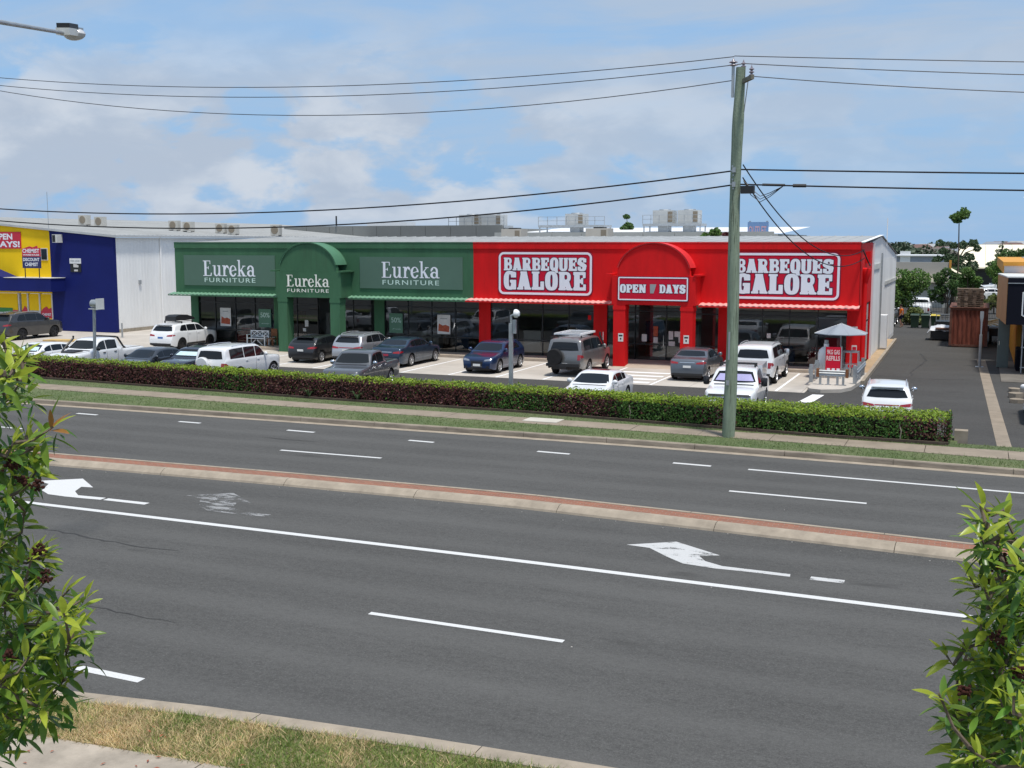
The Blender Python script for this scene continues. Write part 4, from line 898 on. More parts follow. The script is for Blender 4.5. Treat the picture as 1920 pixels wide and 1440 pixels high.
    if h: MB().box(h.x-.024, h.x-.012, -.19, .19, pz-.055, pz+.055).build('number_plate', plate or m_plate, T, local=True)
    patch('rear_bumper', 'b', [(-wr*.93, z0+.10), (wr*.93, z0+.10)], [(-wr*.93, z0+.20), (wr*.93, z0+.20)], m_black, .008, 8, 2)
    if kind in ('hatch', 'suv'): h = cast('b', 0, fz[-3]); MB().obox((X(fx[-4])-.02, 0, H*.945), (.22, W*.62, .03), 0, 0, R(4)).build('spoiler', pm, T, local=True)
    # underbody and wheels
    MB().box(-Lc/2+.16, Lc/2-.18, -hw+.24, hw-.24, z0-.02, zb(0)*.8).build('underbody', m_black, T, local=True)  # black box puts in the shade under the body and in the arches
    tm, rm, dm = wheel_meshes(Rw, wheels)
    for a in ax:
        for sg in (-1, 1):
            wl_ = bpy.data.objects.new('wheel', tm); COL.objects.link(wl_); wl_.parent = T; wl_.location = (a, sg*(hw-.115), Rw)
            if sg > 0: wl_.rotation_euler = (0, 0, math.pi)
            for nm, me in (('rim', rm), ('brake_disc', dm)):
                q = bpy.data.objects.new(nm, me); COL.objects.link(q); q.parent = wl_
    if kw.get('rails'):
        for sg in (-1, 1):
            yy = sg*(hw*.975-.012-tum*(H-.1-zb(0))-.07)
            zz = lambda f: (cast('t', X(f), yy) or Vector((0, 0, H))).z
            MB().tube([(X(.42), yy, zz(.42)), (X(.45), yy, zz(.45)+.05), (X(.62), yy, zz(.62)+.06), (X(.80), yy, zz(.80)+.05), (X(.83), yy, zz(.83))], .018, 6).build('roof_rail', kw['rails'], T, True, True)
    if kw.get('bars'):
        for f in kw['bars']:
            yy = hw*.72; z = zt(X(f)); MB().box(X(f)-.03, X(f)+.03, -yy, yy, z+.07, z+.105).box(X(f)-.03, X(f)+.03, -yy, -yy+.06, z-.06, z+.07).box(X(f)-.03, X(f)+.03, yy-.06, yy, z-.06, z+.07).build('roof_bar', kw.get('bar_mat', m_black), T, local=True)
    return T, dict(X=X, zt=zt, zb=zb, cast=cast, patch=patch, H=H, L=Lc, W=W, hw=hw, plan=plan)
P_white = paint('white_car_paint', (0.76, 0.77, 0.78)); P_grey = paint('grey_metallic', (0.115, 0.12, 0.13), 0.5); P_dgrey = paint('dark_grey_metallic', (0.055, 0.054, 0.055), 0.5)
P_char = paint('charcoal_blue_metallic', (0.05, 0.058, 0.07), 0.5); P_silver = paint('silver_metallic', (0.48, 0.49, 0.51), 0.6); P_black = paint('black_car_paint', (0.012, 0.012, 0.014))
P_blue = paint('dark_blue_metallic', (0.008, 0.028, 0.090), 0.4); P_teal = paint('slate_blue_metallic', (0.024, 0.050, 0.088), 0.5); P_bronze = paint('grey_bronze_metallic', (0.20, 0.20, 0.20), 0.55)
P_steel = paint('steel_grey_metallic', (0.13, 0.15, 0.175), 0.5); P_navy = paint('navy_metallic', (0.03, 0.035, 0.055), 0.4)
NO, SO = 90, -90        # nose to the shops / nose to the road
# --- front row, nose in to the shops (seen from behind) unless said
g1 = 'cars parked in front of the shops'; g2 = 'cars parked along the hedge'
make_car('parked_car', 'black hatchback parked nose-in beside the green entrance column', 'car', -33.75, 53.6, NO, 'hatch', P_black, 1.0, 'ten', group=g1, chrome_bar=False)
make_car('parked_car', 'silver compact SUV between the black hatchback and the blue sedan', 'car', -31.05, 53.9, NO, 'suv', P_silver, 1.0, group=g1, light_bar=True, rails=m_alloy)
make_car('parked_car', 'slate blue sedan with silver wheels parked nose-in at the green shop window', 'car', -28.35, 53.65, NO, 'sedan', P_teal, 1.03, 'ten', plate=m_platem, group=g1, chrome_bar=True, L=4.85)
make_car('parked_car', 'dark blue hatchback parked facing the road before the red shop', 'car', -22.85, 52.75, SO, 'hatch', P_blue, 1.03, 'ten', group=g1)
lc, K = make_car('parked_off_roader', 'silver grey four-wheel drive with spare wheel on the back and white roof rack', 'off-roader', -18.45, 53.55, NO, 'offroad', P_bronze, 1.0, 'six', group=g1, plate_z=.62, H=1.9)
make_car('parked_car', 'steel grey sedan with red tail lights parked beside the striped crossing', 'car', -12.45, 53.75, NO, 'sedan', P_steel, 0.98, group=g1, L=4.45, H=1.50, chrome_bar=True, plate_z=.72, tail_z=.60)
make_car('parked_off_roader', 'large white four-wheel drive wagon parked nose-in at the right red shop window', 'off-roader', -9.35, 53.75, NO, 'offroad', P_white, 1.0, group=g1, rails=m_galv, plate_z=.78, mirror_scale=1.25, mirror=m_alloy, handle=m_chrome)
cx5, KX = make_car('parked_car', 'white SUV with black roof box parked at the left end of the green shop', 'car', -45.5, 56.5, NO, 'suv', P_white, 1.0, 'ten_dark', plate=m_plateb, group=g1, cladding=m_black, bars=(.50, .72))
make_car('parked_off_roader', 'dark grey SUV with black wheels parked at the yellow pharmacy windows', 'off-roader', -60.1, 58.1, NO, 'suv', P_dgrey, 1.06, 'five_dark', group=g1, L=4.75, H=1.74, rails=m_galv)
# roof box on the white SUV
rbx = [(-1.0, 0), (-.96, .26), (-.6, .34), (.2, .32), (.85, .16), (1.0, .05), (.98, 0)]
b = MB().extr([(X_*.92-.35, z+KX['H']+.115) for X_, z in rbx], -.40, .40, 'y'); b.build('roof_box', m_black, cx5, local=True)
# rack, spare wheel and aerial of the silver four-wheel drive
H_ = K['H']; rk = MB()
for yy in (-.66, .66): rk.box(-1.95, .35, yy-.03, yy+.03, H_+.10, H_+.19)
for xx in (-1.95, -1.4, -.85, -.3, .29): rk.box(xx, xx+.06, -.63, .63, H_+.11, H_+.14)
rk.box(-1.96, -1.90, -.66, .66, H_+.15, H_+.19).box(.31, .36, -.66, .66, H_+.15, H_+.19); rk.build('roof_rack', m_white, lc, local=True)
for xx in (-1.6, -.2):
    for yy in (-.62, .58): MB().box(xx, xx+.05, yy, yy+.04, H_-.06, H_+.10).build('rack_foot', m_black, lc, local=True)
MB().lathe([(.02, .13), (.36, .12), (.40, .06), (.40, -.08), (.36, -.13), (.001, -.14)], 24, 'x', (-2.56, .42, .98)).build('spare_wheel', m_rubber, lc, True, True)
MB().box(-2.62, -2.42, -.85, .85, .52, .66).box(-2.60, -2.44, -.2, .2, .42, .52).build('tow_bar', m_black, lc, local=True)
MB().tube([(1.35, -.78, 1.15), (1.35, -.78, 1.95)], .012, 5).build('aerial', m_white, lc, local=True)
sn = MB().tube([(1.25, -.93, 1.12), (.95, -.95, 1.35), (.72, -.82, 1.85), (.72, -.82, 2.0)], .05, 8); sn.build('snorkel', m_black, lc, True, True)
# --- row along the hedge
make_car('parked_car', 'white sedan with foil sun shade parked behind the far left of the hedge', 'car', -44.6, 43.95, SO, 'sedan', P_white, 0.98, group=g2, ws_shade=True)
ut, KU = make_car('parked_ute', 'white dual-cab ute with black sports bar and bonnet scoop behind the hedge', 'ute', -41.05, 44.15, SO, 'ute', P_white, 1.0, group=g2, mirror=m_black, handle=m_black, wheels='six_dark')
def sports_bar(T, K):
    X, H, hw = K['X'], K['H'], K['hw']
    for s in (-1, 1): MB().tube([(X(.625), s*.58, H-.02), (X(.66), s*.60, H-.06), (X(.72), s*.66, H*.70), (X(.745), s*.68, H*.645)], .05, 6).build('sports_bar', m_black, T, True, True)
    MB().tube([(X(.64), -.58, H-.03), (X(.64), .58, H-.03)], .05, 6).build('sports_bar', m_black, T, True, True)
sports_bar(ut, KU)
MB().extr([(-.0, 0), (.75, -.02), (.72, .06), (.1, .12)], -.38, .38, 'y').build('bonnet_scoop', m_black, ut, local=True).location = (KU['X'](.25), 0, KU['zt'](KU['X'](.2)) - .03)
MB().tube([(KU['X'](.20), -.80, 1.10), (KU['X'](.26), -.92, 1.25), (KU['X'](.36), -.80, 1.74), (KU['X'](.36), -.80, 1.86)], .05, 8).build('snorkel', m_black, ut, True, True)
KU['patch']('tray_cover', 't', [(KU['X'](.99), -.72), (KU['X'](.99), .72)], [(KU['X'](.665), -.72), (KU['X'](.665), .72)], P_white, .02, 4, 8)
make_car('parked_car', 'charcoal sedan with dark windscreen between the white ute and the white wagon', 'car', -37.35, 43.85, SO, 'sedan', P_char, 0.97, group=g2)
make_car('parked_car', 'dark navy wagon with sun shade and roof bars partly hidden by the white wagon', 'car', -35.1, 44.55, SO, 'suv', P_navy, 0.95, group=g2, ws_shade=True, bars=(.5, .7), H=1.55)
pra, KP = make_car('parked_off_roader', 'white off-road wagon with covered spare wheel parked tail to the hedge beside the navy wagon', 'off-roader', -32.45, 44.25, NO, 'offroad', P_white, 0.95, group=g2, rails=m_alloy)
MB().lathe([(.02, .12), (.34, .11), (.38, .05), (.38, -.08), (.33, -.13), (.001, -.14)], 24, 'x', (-KP['L']/2-.10, .28, .98)).build('spare_wheel_cover', P_white, pra, True, True)
ug, KG = make_car('parked_ute', 'dark grey dual-cab ute with open tray behind the hedge', 'ute', -25.35, 43.55, -81, 'ute', P_grey, 1.0, group=g2, handle=m_chrome, mirror=m_chrome)
KG['patch']('tray', 't', [(KG['X'](.985), -.70), (KG['X'](.985), .70)], [(KG['X'](.665), -.70), (KG['X'](.665), .70)], m_black, .012, 4, 8)
se, KS = make_car('parked_car', 'white sedan with sunroof parked facing the hedge in the middle', 'car', -13.95, 42.75, SO, 'sedan', P_white, 0.98, group=g2)
KS['patch']('sunroof', 't', [(KS['X'](.62), -.40), (KS['X'](.62), .40)], [(KS['X'](.53), -.40), (KS['X'](.53), .40)], mat('sunroof_glass', (0.06, 0.008, 0.012), 0.05, var=0, spec=.8), .006, 6, 4)
bt, KB = make_car('parked_ute', 'white ute with black towing mirrors and roof bars behind the power pole', 'ute', -8.35, 42.95, -86, 'ute', P_white, 1.02, group=g2, ws_shade=True, shade_mat=mat('lilac_shade', (0.38, 0.36, 0.60), 0.3, var=0.05, coat=.6), mirror=m_black, mirror_scale=1.6, handle=m_black, bars=(.47, .56))
MB().box(KB['X'](.985), KB['X'](.665), -.80, .80, 1.16, 1.72).build('canopy', P_white, bt, local=True)
KB['patch']('bonnet_protector', 'f', [(-.74, .93), (.74, .93)], [(-.74, 1.0), (.74, 1.0)], m_black, .03, 8, 1)
make_car('moving_car', 'white SUV with joined red tail lights driving past the right end of the hedge', 'car', -2.85, 42.85, 93.5, 'suv', P_white, 0.94, light_bar=True, rails=m_alloy, mirror=m_chrome)
make_car('parked_car', 'white car cut off by the right edge of the picture beside the driveway', 'car', 2.75, 45.6, NO, 'hatch', P_white, 1.0)
# --- far away behind the building
make_car('parked_ute', 'white ute parked beyond the black picket fence', 'ute', -4.55, 104.5, NO, 'ute', P_white, 1.0)
make_car('parked_van', 'silver people mover beside the worker at the rear corner of the building', 'van', -6.75, 93.5, NO, 'offroad', P_silver, 1.0)
for i, (x, y, h, lb) in enumerate(((1.6, 138, 15, 'white sedan nearest in the far yard beyond the pallets'), (.1, 150, 10, 'white hatchback in the middle of the far yard'), (2.6, 158, 200, 'white wagon at the back of the far yard'))):
    make_car('parked_car', lb, 'car', x, y, h, ('sedan', 'hatch', 'suv')[i], P_white, 1.0, group='cars in the far yard')
# ------------------------------------------------------------------ neighbouring buildings
m_yel = mat('yellow_render', (0.92, 0.60, 0.012), 0.65, var=0.06, vs=0.5); m_bluew = mat('blue_render', (0.008, 0.015, 0.125), 0.62, var=0.12, vs=0.5)
m_redsg = mat('pharmacy_red', (0.55, 0.02, 0.05), 0.5, var=0.03); m_navysg = mat('pharmacy_navy', (0.02, 0.025, 0.12), 0.5, var=0.03)
cb = thing('pharmacy_building', 'yellow, blue and white gabled pharmacy building at the left edge', 'building', (-66, 64, 0))
gz = lambda x: 7.03 - (x + 57.67)*0.083
Y0 = 63.9
MB().extr([(-80, 2.75), (-63.4, 2.75), (-63.4, gz(-63.4)), (-80, gz(-80))], Y0, Y0+.3, 'y').build('front_wall', m_yel, cb)
MB().extr([(-63.397, .02), (-57.5, .02), (-57.5, gz(-57.5)), (-63.397, gz(-63.397))], Y0, Y0+.3, 'y').build('front_wall', m_bluew, cb)
sw = MB().box(-57.62, -57.5, Y0+.3, 110, .25, 6.85).build('side_wall', m_clad, cb)
MB().box(-57.6, -57.46, Y0+.3, 110, 0, .25).build('footing', mat('block_footing', (0.33, 0.29, 0.23), 0.9, var=0.2, vs=3), cb)
for y in np.arange(Y0+.5, 84, 0.33): MB().box(-57.5, -57.488, y, y+.09, .3, 6.8).build('cladding_rib', m_clad, sw)
MB().tube([(-57.42, 68.9, .3), (-57.42, 68.9, 6.9)], .06, 8).build('downpipe', m_clad, sw); MB().box(-57.5, -57.38, 66.4, 66.62, 3.45, 3.75).build('flood_lamp', m_galv, sw)
rf = MB().add([(-57.2, Y0-.15, gz(-57.2)+.05), (-57.2, 112, gz(-57.2)+.05), (-76, 112, gz(-76)+.05), (-76, Y0-.15, gz(-76)+.05), (-57.2, Y0-.15, gz(-57.2)-.12), (-57.2, 112, gz(-57.2)-.12), (-76, Y0-.15, gz(-76)-.10)], [(0, 1, 2, 3), (0, 4, 5, 1), (0, 3, 6, 4)]).build('roof', mat('pale_roof_sheet', (0.50, 0.51, 0.51), 0.45, 0.15, 0.10, 0.5), cb)
rb = MB()
for y in np.arange(Y0, 112, .5): rb.add([(-57.2, y-.03, gz(-57.2)+.051), (-57.2, y+.03, gz(-57.2)+.051), (-76, y+.03, gz(-76)+.051), (-76, y-.03, gz(-76)+.051), (-57.2, y, gz(-57.2)+.09), (-76, y, gz(-76)+.09)], [(0, 4, 5, 3), (4, 1, 2, 5), (0, 1, 4)])
rb.build('roof_ribs', m_roof, rf)['kind'] = 'stuff'
# wrap-round awning
aw = MB().extr([(-75, 2.95), (-62.1, 2.95), (-62.1, 3.92), (-66.6, 3.92), (-69, 4.7), (-75, 4.7)], Y0-1.4, Y0-.002, 'y').build('awning', m_bluew, cb)
MB().box(-75, -62.07, Y0-1.43, Y0-.003, 3.925, 3.955).build('awning_cap', m_offw, cb) if False else None
MB().extr([(-66.6, 3.922), (-62.05, 3.922), (-62.05, 3.96), (-66.6, 3.96)], Y0-1.43, Y0-.003, 'y').build('awning_cap', m_offw, cb)
# shop windows with printed film
for i, (a, b, m) in enumerate(((-70.2, -66.9, m_yel), (-66.5, -65.9, m_yel), (-65.75, -64.75, m_yel), (-64.6, -63.5, m_yel))):
    w = MB().box(a, b, Y0+.05, Y0+.1, .3, 2.7).build('shop_window', m, cb)
    MB().box(a, b, Y0+.03, Y0+.048, .9, 1.45).build('window_print', m_redsg if i != 2 else m_galv, w)
    if i in (1, 3): MB().extr([(a+.05, 1.452), (b-.05, 1.452), (b-.1, 1.7), ((a+b)/2+.2, 1.6), ((a+b)/2, 1.78), (a+.2, 1.62)], Y0+.03, Y0+.048, 'y').build('window_print', m_redsg, w)
    if i == 0: MB().box(a, b-.5, Y0+.024, Y0+.029, .9, 1.6).build('window_print', mat('film_green', (0.03, .22, .05), .5), w)
    if i != 2: put_sans('CHEMIST', (a+.12, b-.12, 1.08, 1.28), Y0+.02, 'lettering', m_let, w, .02)
for x in (-66.7, -65.83, -64.67, -63.45): MB().box(x-.05, x+.05, Y0-.02, Y0+.2, .05, 2.75).build('window_post', m_offw, cb)
MB().box(-80, -63.4, Y0+.1, Y0+.3, .02, .3).build('plinth', m_yel, cb)
# signs on the yellow wall
q = panel('sign_board', (-72.2, -66.15, 6.06, 7.30), Y0-.06, Y0-.003, m_redsg, cb)
for t, r_ in (('OPEN', (-68.95, -66.95, 6.72, 7.18)), ('7 DAYS!', (-69.75, -66.25, 6.15, 6.62))): put_sans(t, r_, Y0-.066, 'lettering', m_let, q, .035)
q = panel('sign_board', (-64.75, -63.0, 4.65, 5.5), Y0-1.36, Y0-1.30, m_navysg, cb); MB().extr([(-64.75, 5.503), (-63.0, 5.503), (-63.0, 6.12), (-63.25, 6.12), (-63.3, 6.28), (-63.7, 6.16), (-64.0, 6.24), (-64.4, 6.14), (-64.75, 6.05)], Y0-1.36, Y0-1.30, 'y').build('sign_field', m_redsg, q)
for t, r_ in (('CHEMIST', (-64.68, -63.07, 5.76, 6.06)), ('WAREHOUSE', (-64.66, -63.09, 5.56, 5.68)), ('DISCOUNT', (-64.66, -63.09, 5.16, 5.40)), ('CHEMIST', (-64.5, -63.25, 4.80, 5.06))): put_sans(t, r_, Y0-1.366, 'lettering', m_let, q, .03)
for x in (-64.55, -63.2): MB().box(x-.03, x+.03, Y0-1.35, Y0-1.31, 3.95, 4.65).build('sign_leg', m_dark, cb)
w = MB().box(-64.4, -63.62, Y0-.04, Y0-.003, 5.2, 6.1).build('upper_window', m_offw, cb); MB().box(-64.22, -63.68, Y0-.05, Y0-.041, 5.26, 6.04).build('pane', m_carglass, w)
q = panel('notice', (-61.55, -60.5, 4.98, 5.36), Y0-.04, Y0-.003, m_white, cb); put_sans('FOR LEASE', (-61.45, -60.6, 5.1, 5.24), Y0-.045, 'lettering', m_grey7, q, .01)
q = panel('notice', (-61.5, -60.5, 4.36, 4.975), Y0-.04, Y0-.003, m_dark, cb); MB().extr([(-61.2, 4.72), (-60.75, 4.70), (-60.7, 4.82), (-60.9, 4.93), (-61.2, 4.95)], Y0-.046, Y0-.042, 'y').build('notice_print', m_post, q); MB().box(-61.15, -60.8, Y0-.046, Y0-.042, 4.42, 4.55).build('notice_print', m_post, q)
MB().box(-62.6, -62.15, Y0-.55, Y0-.003, 6.5, 7.1).build('wall_unit', m_offw, cb); MB().box(-62.57, -62.3, Y0-.56, Y0-.551, 6.55, 7.05).build('wall_unit_grille', m_dark, cb)
MB().tube([(-63.4, Y0-.02, 7.3), (-63.4, Y0-.02, 10.2)], .02, 5).build('aerial_mast', m_galv, cb)

# right-hand orange and black building
m_or = mat('orange_render', (0.62, 0.30, 0.055), 0.65, var=0.1, vs=0.6); m_orb = mat('tan_panel', (0.48, 0.25, 0.10), 0.6, var=0.1); m_blk = mat('black_sign', (0.010, 0.011, 0.018), 0.7, var=0.05, spec=.2)
ob = thing('orange_shop', 'orange shop with large black sign box at the right edge', 'building', (6, 64, 0))
MB().box(2.05, 14, 64.2, 90, 0, 4.79).build('wall', m_or, ob)
for y in np.arange(64.4, 90, .5): MB().box(2.0, 2.048, y, y+.2, .1, 3.3).build('cladding_rib', m_or, ob)
MB().box(1.30, 14, 67.0, 90, 4.87, 5.25).build('upper_wall', m_clad, ob); MB().box(1.25, 14, 66.9, 90, 5.253, 5.46).build('parapet', m_or, ob); MB().box(1.25, 1.298, 66.95, 90, 4.87, 5.25).build('upper_side', m_or, ob)
MB().extr([(1.34, 59.98), (14.5, 59.98), (14.5, 66.4), (1.0, 66.4)], 4.80, 4.86).build('sign_box_cap', m_offw, ob)
sb = MB().extr([(1.36, 60.0), (14.5, 60.0), (14.5, 66.4), (1.02, 66.4)], 2.52, 4.797).build('sign_box', m_orb, ob)
MB().box(1.38, 14.5, 59.93, 59.998, 2.52, 4.796).build('sign_face', m_blk, sb); MB().box(1.38, 14.5, 59.90, 59.928, 4.52, 4.56).build('sign_trim', m_galv, sb)
em = [(x-.28, z) for x, z in [(2.33, 4.12), (3.6, 4.12), (3.6, 2.98), (3.3, 2.80), (2.63, 2.80), (2.33, 2.98)]]
e1 = MB().extr(em[::-1], 59.915, 59.927, 'y').build('emblem', m_white, sb); cxe, cze = 2.685, 3.46
MB().extr([(cxe+(x-cxe)*.9, cze+(z-cze)*.9) for x, z in em][::-1], 59.905, 59.913, 'y').build('emblem_field', m_blk, sb)
MB().extr([(2.24, 3.75), (2.47, 3.98), (2.92, 3.98), (3.12, 3.75), (2.67, 3.6)][::-1], 59.898, 59.903, 'y').build('emblem_mark', mat('gold_print', (0.75, .52, .03), .4), sb)
MB().box(2.0, 2.25, 62.0, 64.2, 0, 1.1).build('plinth', m_blk, ob)
sf = MB().box(2.15, 14, 61.2, 61.3, .1, 2.5).build('shop_window', m_carglass, ob)
for x in np.arange(2.2, 5, .28): MB().tube([(x, 61.0, .05), (x, 61.0, 2.5)], .03, 6).build('security_bar', m_galv, sf)
for z in (.3, 1.3, 2.4): MB().box(2.15, 5, 61.04, 61.08, z, z+.05).build('security_rail', m_galv, sf)
MB().box(2.8, 13, 70, 88, 5.461, 5.5).build('roof', m_roof, ob)
MB().tube([(2.3, 66.0, 4.86), (2.45, 66.3, 8.4)], .025, 5).build('mast', m_galv, ob); MB().tube([(2.45, 66.3, 8.0), (2.9, 66.6, 4.86)], .012, 4).build('mast_stay', m_galv, ob)
MB().tube([(2.2, 66.3, 8.9), (2.2, 66.3, 8.2), (2.45, 66.3, 8.0)], .02, 4).tube([(2.05, 66.3, 8.9), (2.35, 66.3, 8.85)], .015, 4).build('antenna', m_galv, ob)
cbn = thing('power_cabinet', 'tall grey-green steel cabinet standing in front of the orange shop', 'cabinet', (1.4, 63.9, 0))
m_cab = mat('grey_green_steel', (0.14, 0.17, 0.155), 0.5, 0.1, 0.1); MB().box(1.12, 1.67, 63.6, 64.1, .03, 2.5).build('cabinet_body', m_cab, cbn); MB().box(1.15, 1.64, 63.585, 63.599, .1, 2.42).build('cabinet_door', m_cab, cbn); MB().box(1.10, 1.70, 63.57, 64.12, 2.503, 2.55).build('cabinet_roof', m_cab, cbn); MB().box(1.18, 1.22, 63.56, 63.584, 1.2, 1.4).build('handle', m_chrome, cbn)

# big grey warehouse and pale roofs behind
m_gpan = mat('grey_precast', (0.215, 0.22, 0.21), 0.8, var=0.08, vs=0.3); m_lpan = mat('light_precast', (0.50, 0.50, 0.46), 0.8, var=0.08, vs=0.3); m_wroof = mat('white_roof', (0.76, 0.77, 0.78), 0.5, var=0.05)
gw = thing('warehouse', 'grey precast warehouse with flat parapet behind the green shop', 'building', (-54, 100, 0))
for i in range(9):
    x = -67.2 + i*2.75; MB().box(x+.02, x+2.73, 100, 100.2, 0, 8.18).build('wall_panel', m_gpan, gw)
MB().box(-67.2, -42.45, 100.21, 140, 0, 7.9).build('hall', m_gpan, gw); MB().box(-63, -58, 110, 112, 7.9, 8.75).build('roof_monitor', m_wroof, gw)
MB().tube([(-60.8, 99.9, 8.2), (-60.8, 99.9, 9.2)], .08, 6).build('roof_pipe', m_dark, gw)
lw = thing('warehouse', 'pale precast warehouse with sloping white roofs behind the red shop', 'building', (-30, 100, 0))
for i in range(9):
    x = -42.4 + i*2.9; MB().box(x+.02, x+2.88, 98, 98.2, 0, 7.45).build('wall_panel', m_lpan, lw)
MB().add([(-43, 100, 7.3), (-16, 100, 7.3), (-16, 118, 8.1), (-43, 118, 8.1)], [(0, 1, 2, 3)]).build('roof', m_wroof, lw); MB().box(-42.4, -16.3, 98.2, 118, 0, 7.25).build('hall', m_lpan, lw)
# rooftop plant: each air conditioner is a thing
m_acg = mat('ac_grille', (0.25, 0.21, 0.16), 0.6, var=0.1)
def ac_unit(name, label, x, y, z, w, d, h, m, fan=True, group='split units on the pharmacy roof'):
    t = thing(name, label, 'air conditioner', (x, y, z), 0, group)
    MB().box(x-w/2, x+w/2, y-d/2, y+d/2, z+.06, z+h).build('casing', m, t); MB().box(x-w/2+.05, x-w/2+.13, y-d/2, y+d/2, z, z+.058).box(x+w/2-.13, x+w/2-.05, y-d/2, y+d/2, z, z+.058).build('foot', m_dark, t)
    if fan:
        MB().lathe([(.001, 0), (h*.36, 0), (h*.39, .02)], 20, 'y', (x-.05*w, y-d/2-.02, z+.06+h*.48)).build('fan_grille', m_acg, t); MB().box(x-w/2-.012, x-w/2-.001, y-d/2+.03, y+d/2-.03, z+.1, z+h-.05).build('coil', m_dark, t)
    else:
        MB().box(x+w*.18, x+w*.42, y-d/2-.012, y-d/2-.001, z+.15, z+h-.12).build('louvre', m_acg, t); MB().box(x-w*.2, x+w*.25, y-d*.3, y+d*.3, z+h+.001, z+h+.1).build('fan_cowl', m_dark, t)
    return t
m_case = mat('condenser_casing', (0.50, 0.48, 0.43), 0.6, var=0.06)
for i, (x, y, z, lb) in enumerate(((-67.6, 72, 7.90, 'left split unit of the pair above the blue wall'), (-65.95, 72, 7.76, 'right split unit of the pair above the blue wall'), (-62.2, 76.5, 7.50, 'left split unit of the middle roof pair on the pharmacy'), (-60.75, 76.5, 7.40, 'right split unit of the middle roof pair on the pharmacy'), (-59.75, 79.5, 7.28, 'left split unit of the pair nearest the green shop'), (-58.5, 79.5, 7.18, 'right split unit of the pair nearest the green shop'), (-57.6, 84.5, 7.1, 'single split unit at the far end of the pharmacy roof'))):
    ac_unit('condenser_unit', lb, x, y, z, .95, .4, .82 if i < 6 else .95, m_case)
ac_unit('evaporative_cooler', 'square cream cooler on the roof above the left barbecue sign', -35.2, 85.5, 5.55, 1.75, 1.4, 2.05, mat('cream_casing', (0.50, 0.46, 0.40), 0.6, var=0.06), False, 'coolers on the shop roof')
ac_unit('evaporative_cooler', 'square cream cooler on the roof just left of the small roof tree', -27.9, 85.5, 5.55, 1.85, 1.4, 2.08, mat('cream_casing', (0.50, 0.46, 0.40), 0.6, var=0.06), False, 'coolers on the shop roof')
MB_ = ac_unit('condenser_unit', 'low white unit on the roof left of the green arch', -48.5, 86, 5.45, 2.6, .8, 1.55, m_offw, True, 'coolers on the shop roof')
m_plant = mat('plant_casing', (0.50, 0.51, 0.50), 0.55, var=0.08)
def platform(label, x0, x1, y, z, units, uh):
    t = thing('plant_platform', label, 'roof platform', ((x0+x1)/2, y, z), 0, 'roof plant platforms on the warehouses')
    MB().box(x0, x1, y-1.2, y+1.2, z-.22, z).build('deck', m_galv, t)
    for x in (x0+.1, x1-.1): MB().box(x-.05, x+.05, y-1.1, y-1.0, z-1.3, z-.221).box(x-.05, x+.05, y+1.0, y+1.1, z-1.3, z-.221).build('post', m_galv, t)
    rl = MB()
    for x in np.linspace(x0, x1, 8): rl.box(x-.025, x+.025, y-1.2, y-1.15, z, z+.8)
    for zz in (.4, .78): rl.box(x0, x1, y-1.2, y-1.15, z+zz, z+zz+.04)
    rl.build('handrail', m_galv, t)
    for a, b in units:
        u = MB().box(a, b, y-.9, y+.9, z+.002, z+uh).build('plant_casing', m_plant, t); MB().lathe([(.001, 0), (.55, 0), (.6, -.12)], 16, 'z', ((a+b)/2, y, z+uh+.1)).build('fan_cowl', m_galv, u)
        MB().box(b-.45, b+.004, y-.915, y-.901, z+.15, z+uh-.12).build('louvre', m_acg, u); MB().box((a+b)/2-.5, (a+b)/2+.5, y-.6, y+.6, z-1.2, z-.225).build('duct', m_galv, t)
platform('roof platform with two units above the right end of the grey warehouse', -48.3, -42.4, 101.5, 8.15, ((-47.3, -45.2), (-44.9, -42.9)), 1.05)
platform('roof platform with one unit and long handrails behind the red shop', -40.2, -33.4, 105, 8.2, ((-37.5, -35.7),), 1.1)
platform('roof platform with two square units nearest the power pole', -29.6, -24.0, 105, 8.28, ((-28.7, -26.8), (-26.3, -24.4)), 1.25)
bs = thing('billboard', 'blue framed billboard above the roofs right of the power pole', 'billboard', (-18.6, 100, 5))
m_bbd = mat('billboard_blue', (0.16, 0.28, 0.50), 0.5, var=0.05); MB().box(-18.95, -17.15, 100, 100.2, 6.6, 8.3).build('board', m_bbd, bs); put_sans('OUTLET', (-18.85, -17.3, 7.2, 7.95), 99.98, 'lettering', mat('billboard_pink', (0.55, .35, .42), .5, var=.2, vs=4), bs, .02)
for x in (-18.8, -17.3): MB().box(x-.08, x+.08, 100.21, 100.35, 0, 8.4).build('post', m_galv, bs)
# beige shed, cream warehouse, rear yard buildings on the right
m_beige = mat('beige_wall', (0.42, 0.40, 0.36), 0.8, var=0.08, vs=0.4); m_cream = mat('cream_sheet', (0.88, 0.80, 0.60), 0.6, var=0.06, vs=0.4)
bg = thing('beige_shed', 'beige flat-fronted shed beyond the picket fence', 'building', (-5, 122, 0))
MB().box(-9.5, -2.7, 121, 140, 0, 2.9).build('lower_wall', m_lpan, bg); MB().box(-9.5, -2.72, 120.7, 121.2, 2.903, 4.55).build('upper_fascia', m_beige, bg)
MB().box(-9.5, -2.6, 120.1, 121.2, 2.55, 2.9).build('eave', m_cream, bg); MB().add([(-2.7, 121, 3.9), (-.6, 121, 2.7), (-.6, 138, 2.7), (-2.7, 138, 3.9)], [(0, 1, 2, 3)]).build('lean_to_roof', m_cream, bg); MB().box(-2.7, -2.5, 120.6, 121.25, 3.7, 4.75).build('end_cap', m_or, bg)
cw = thing('cream_warehouse', 'large cream warehouse on the skyline behind the pallets', 'building', (12, 190, 0))
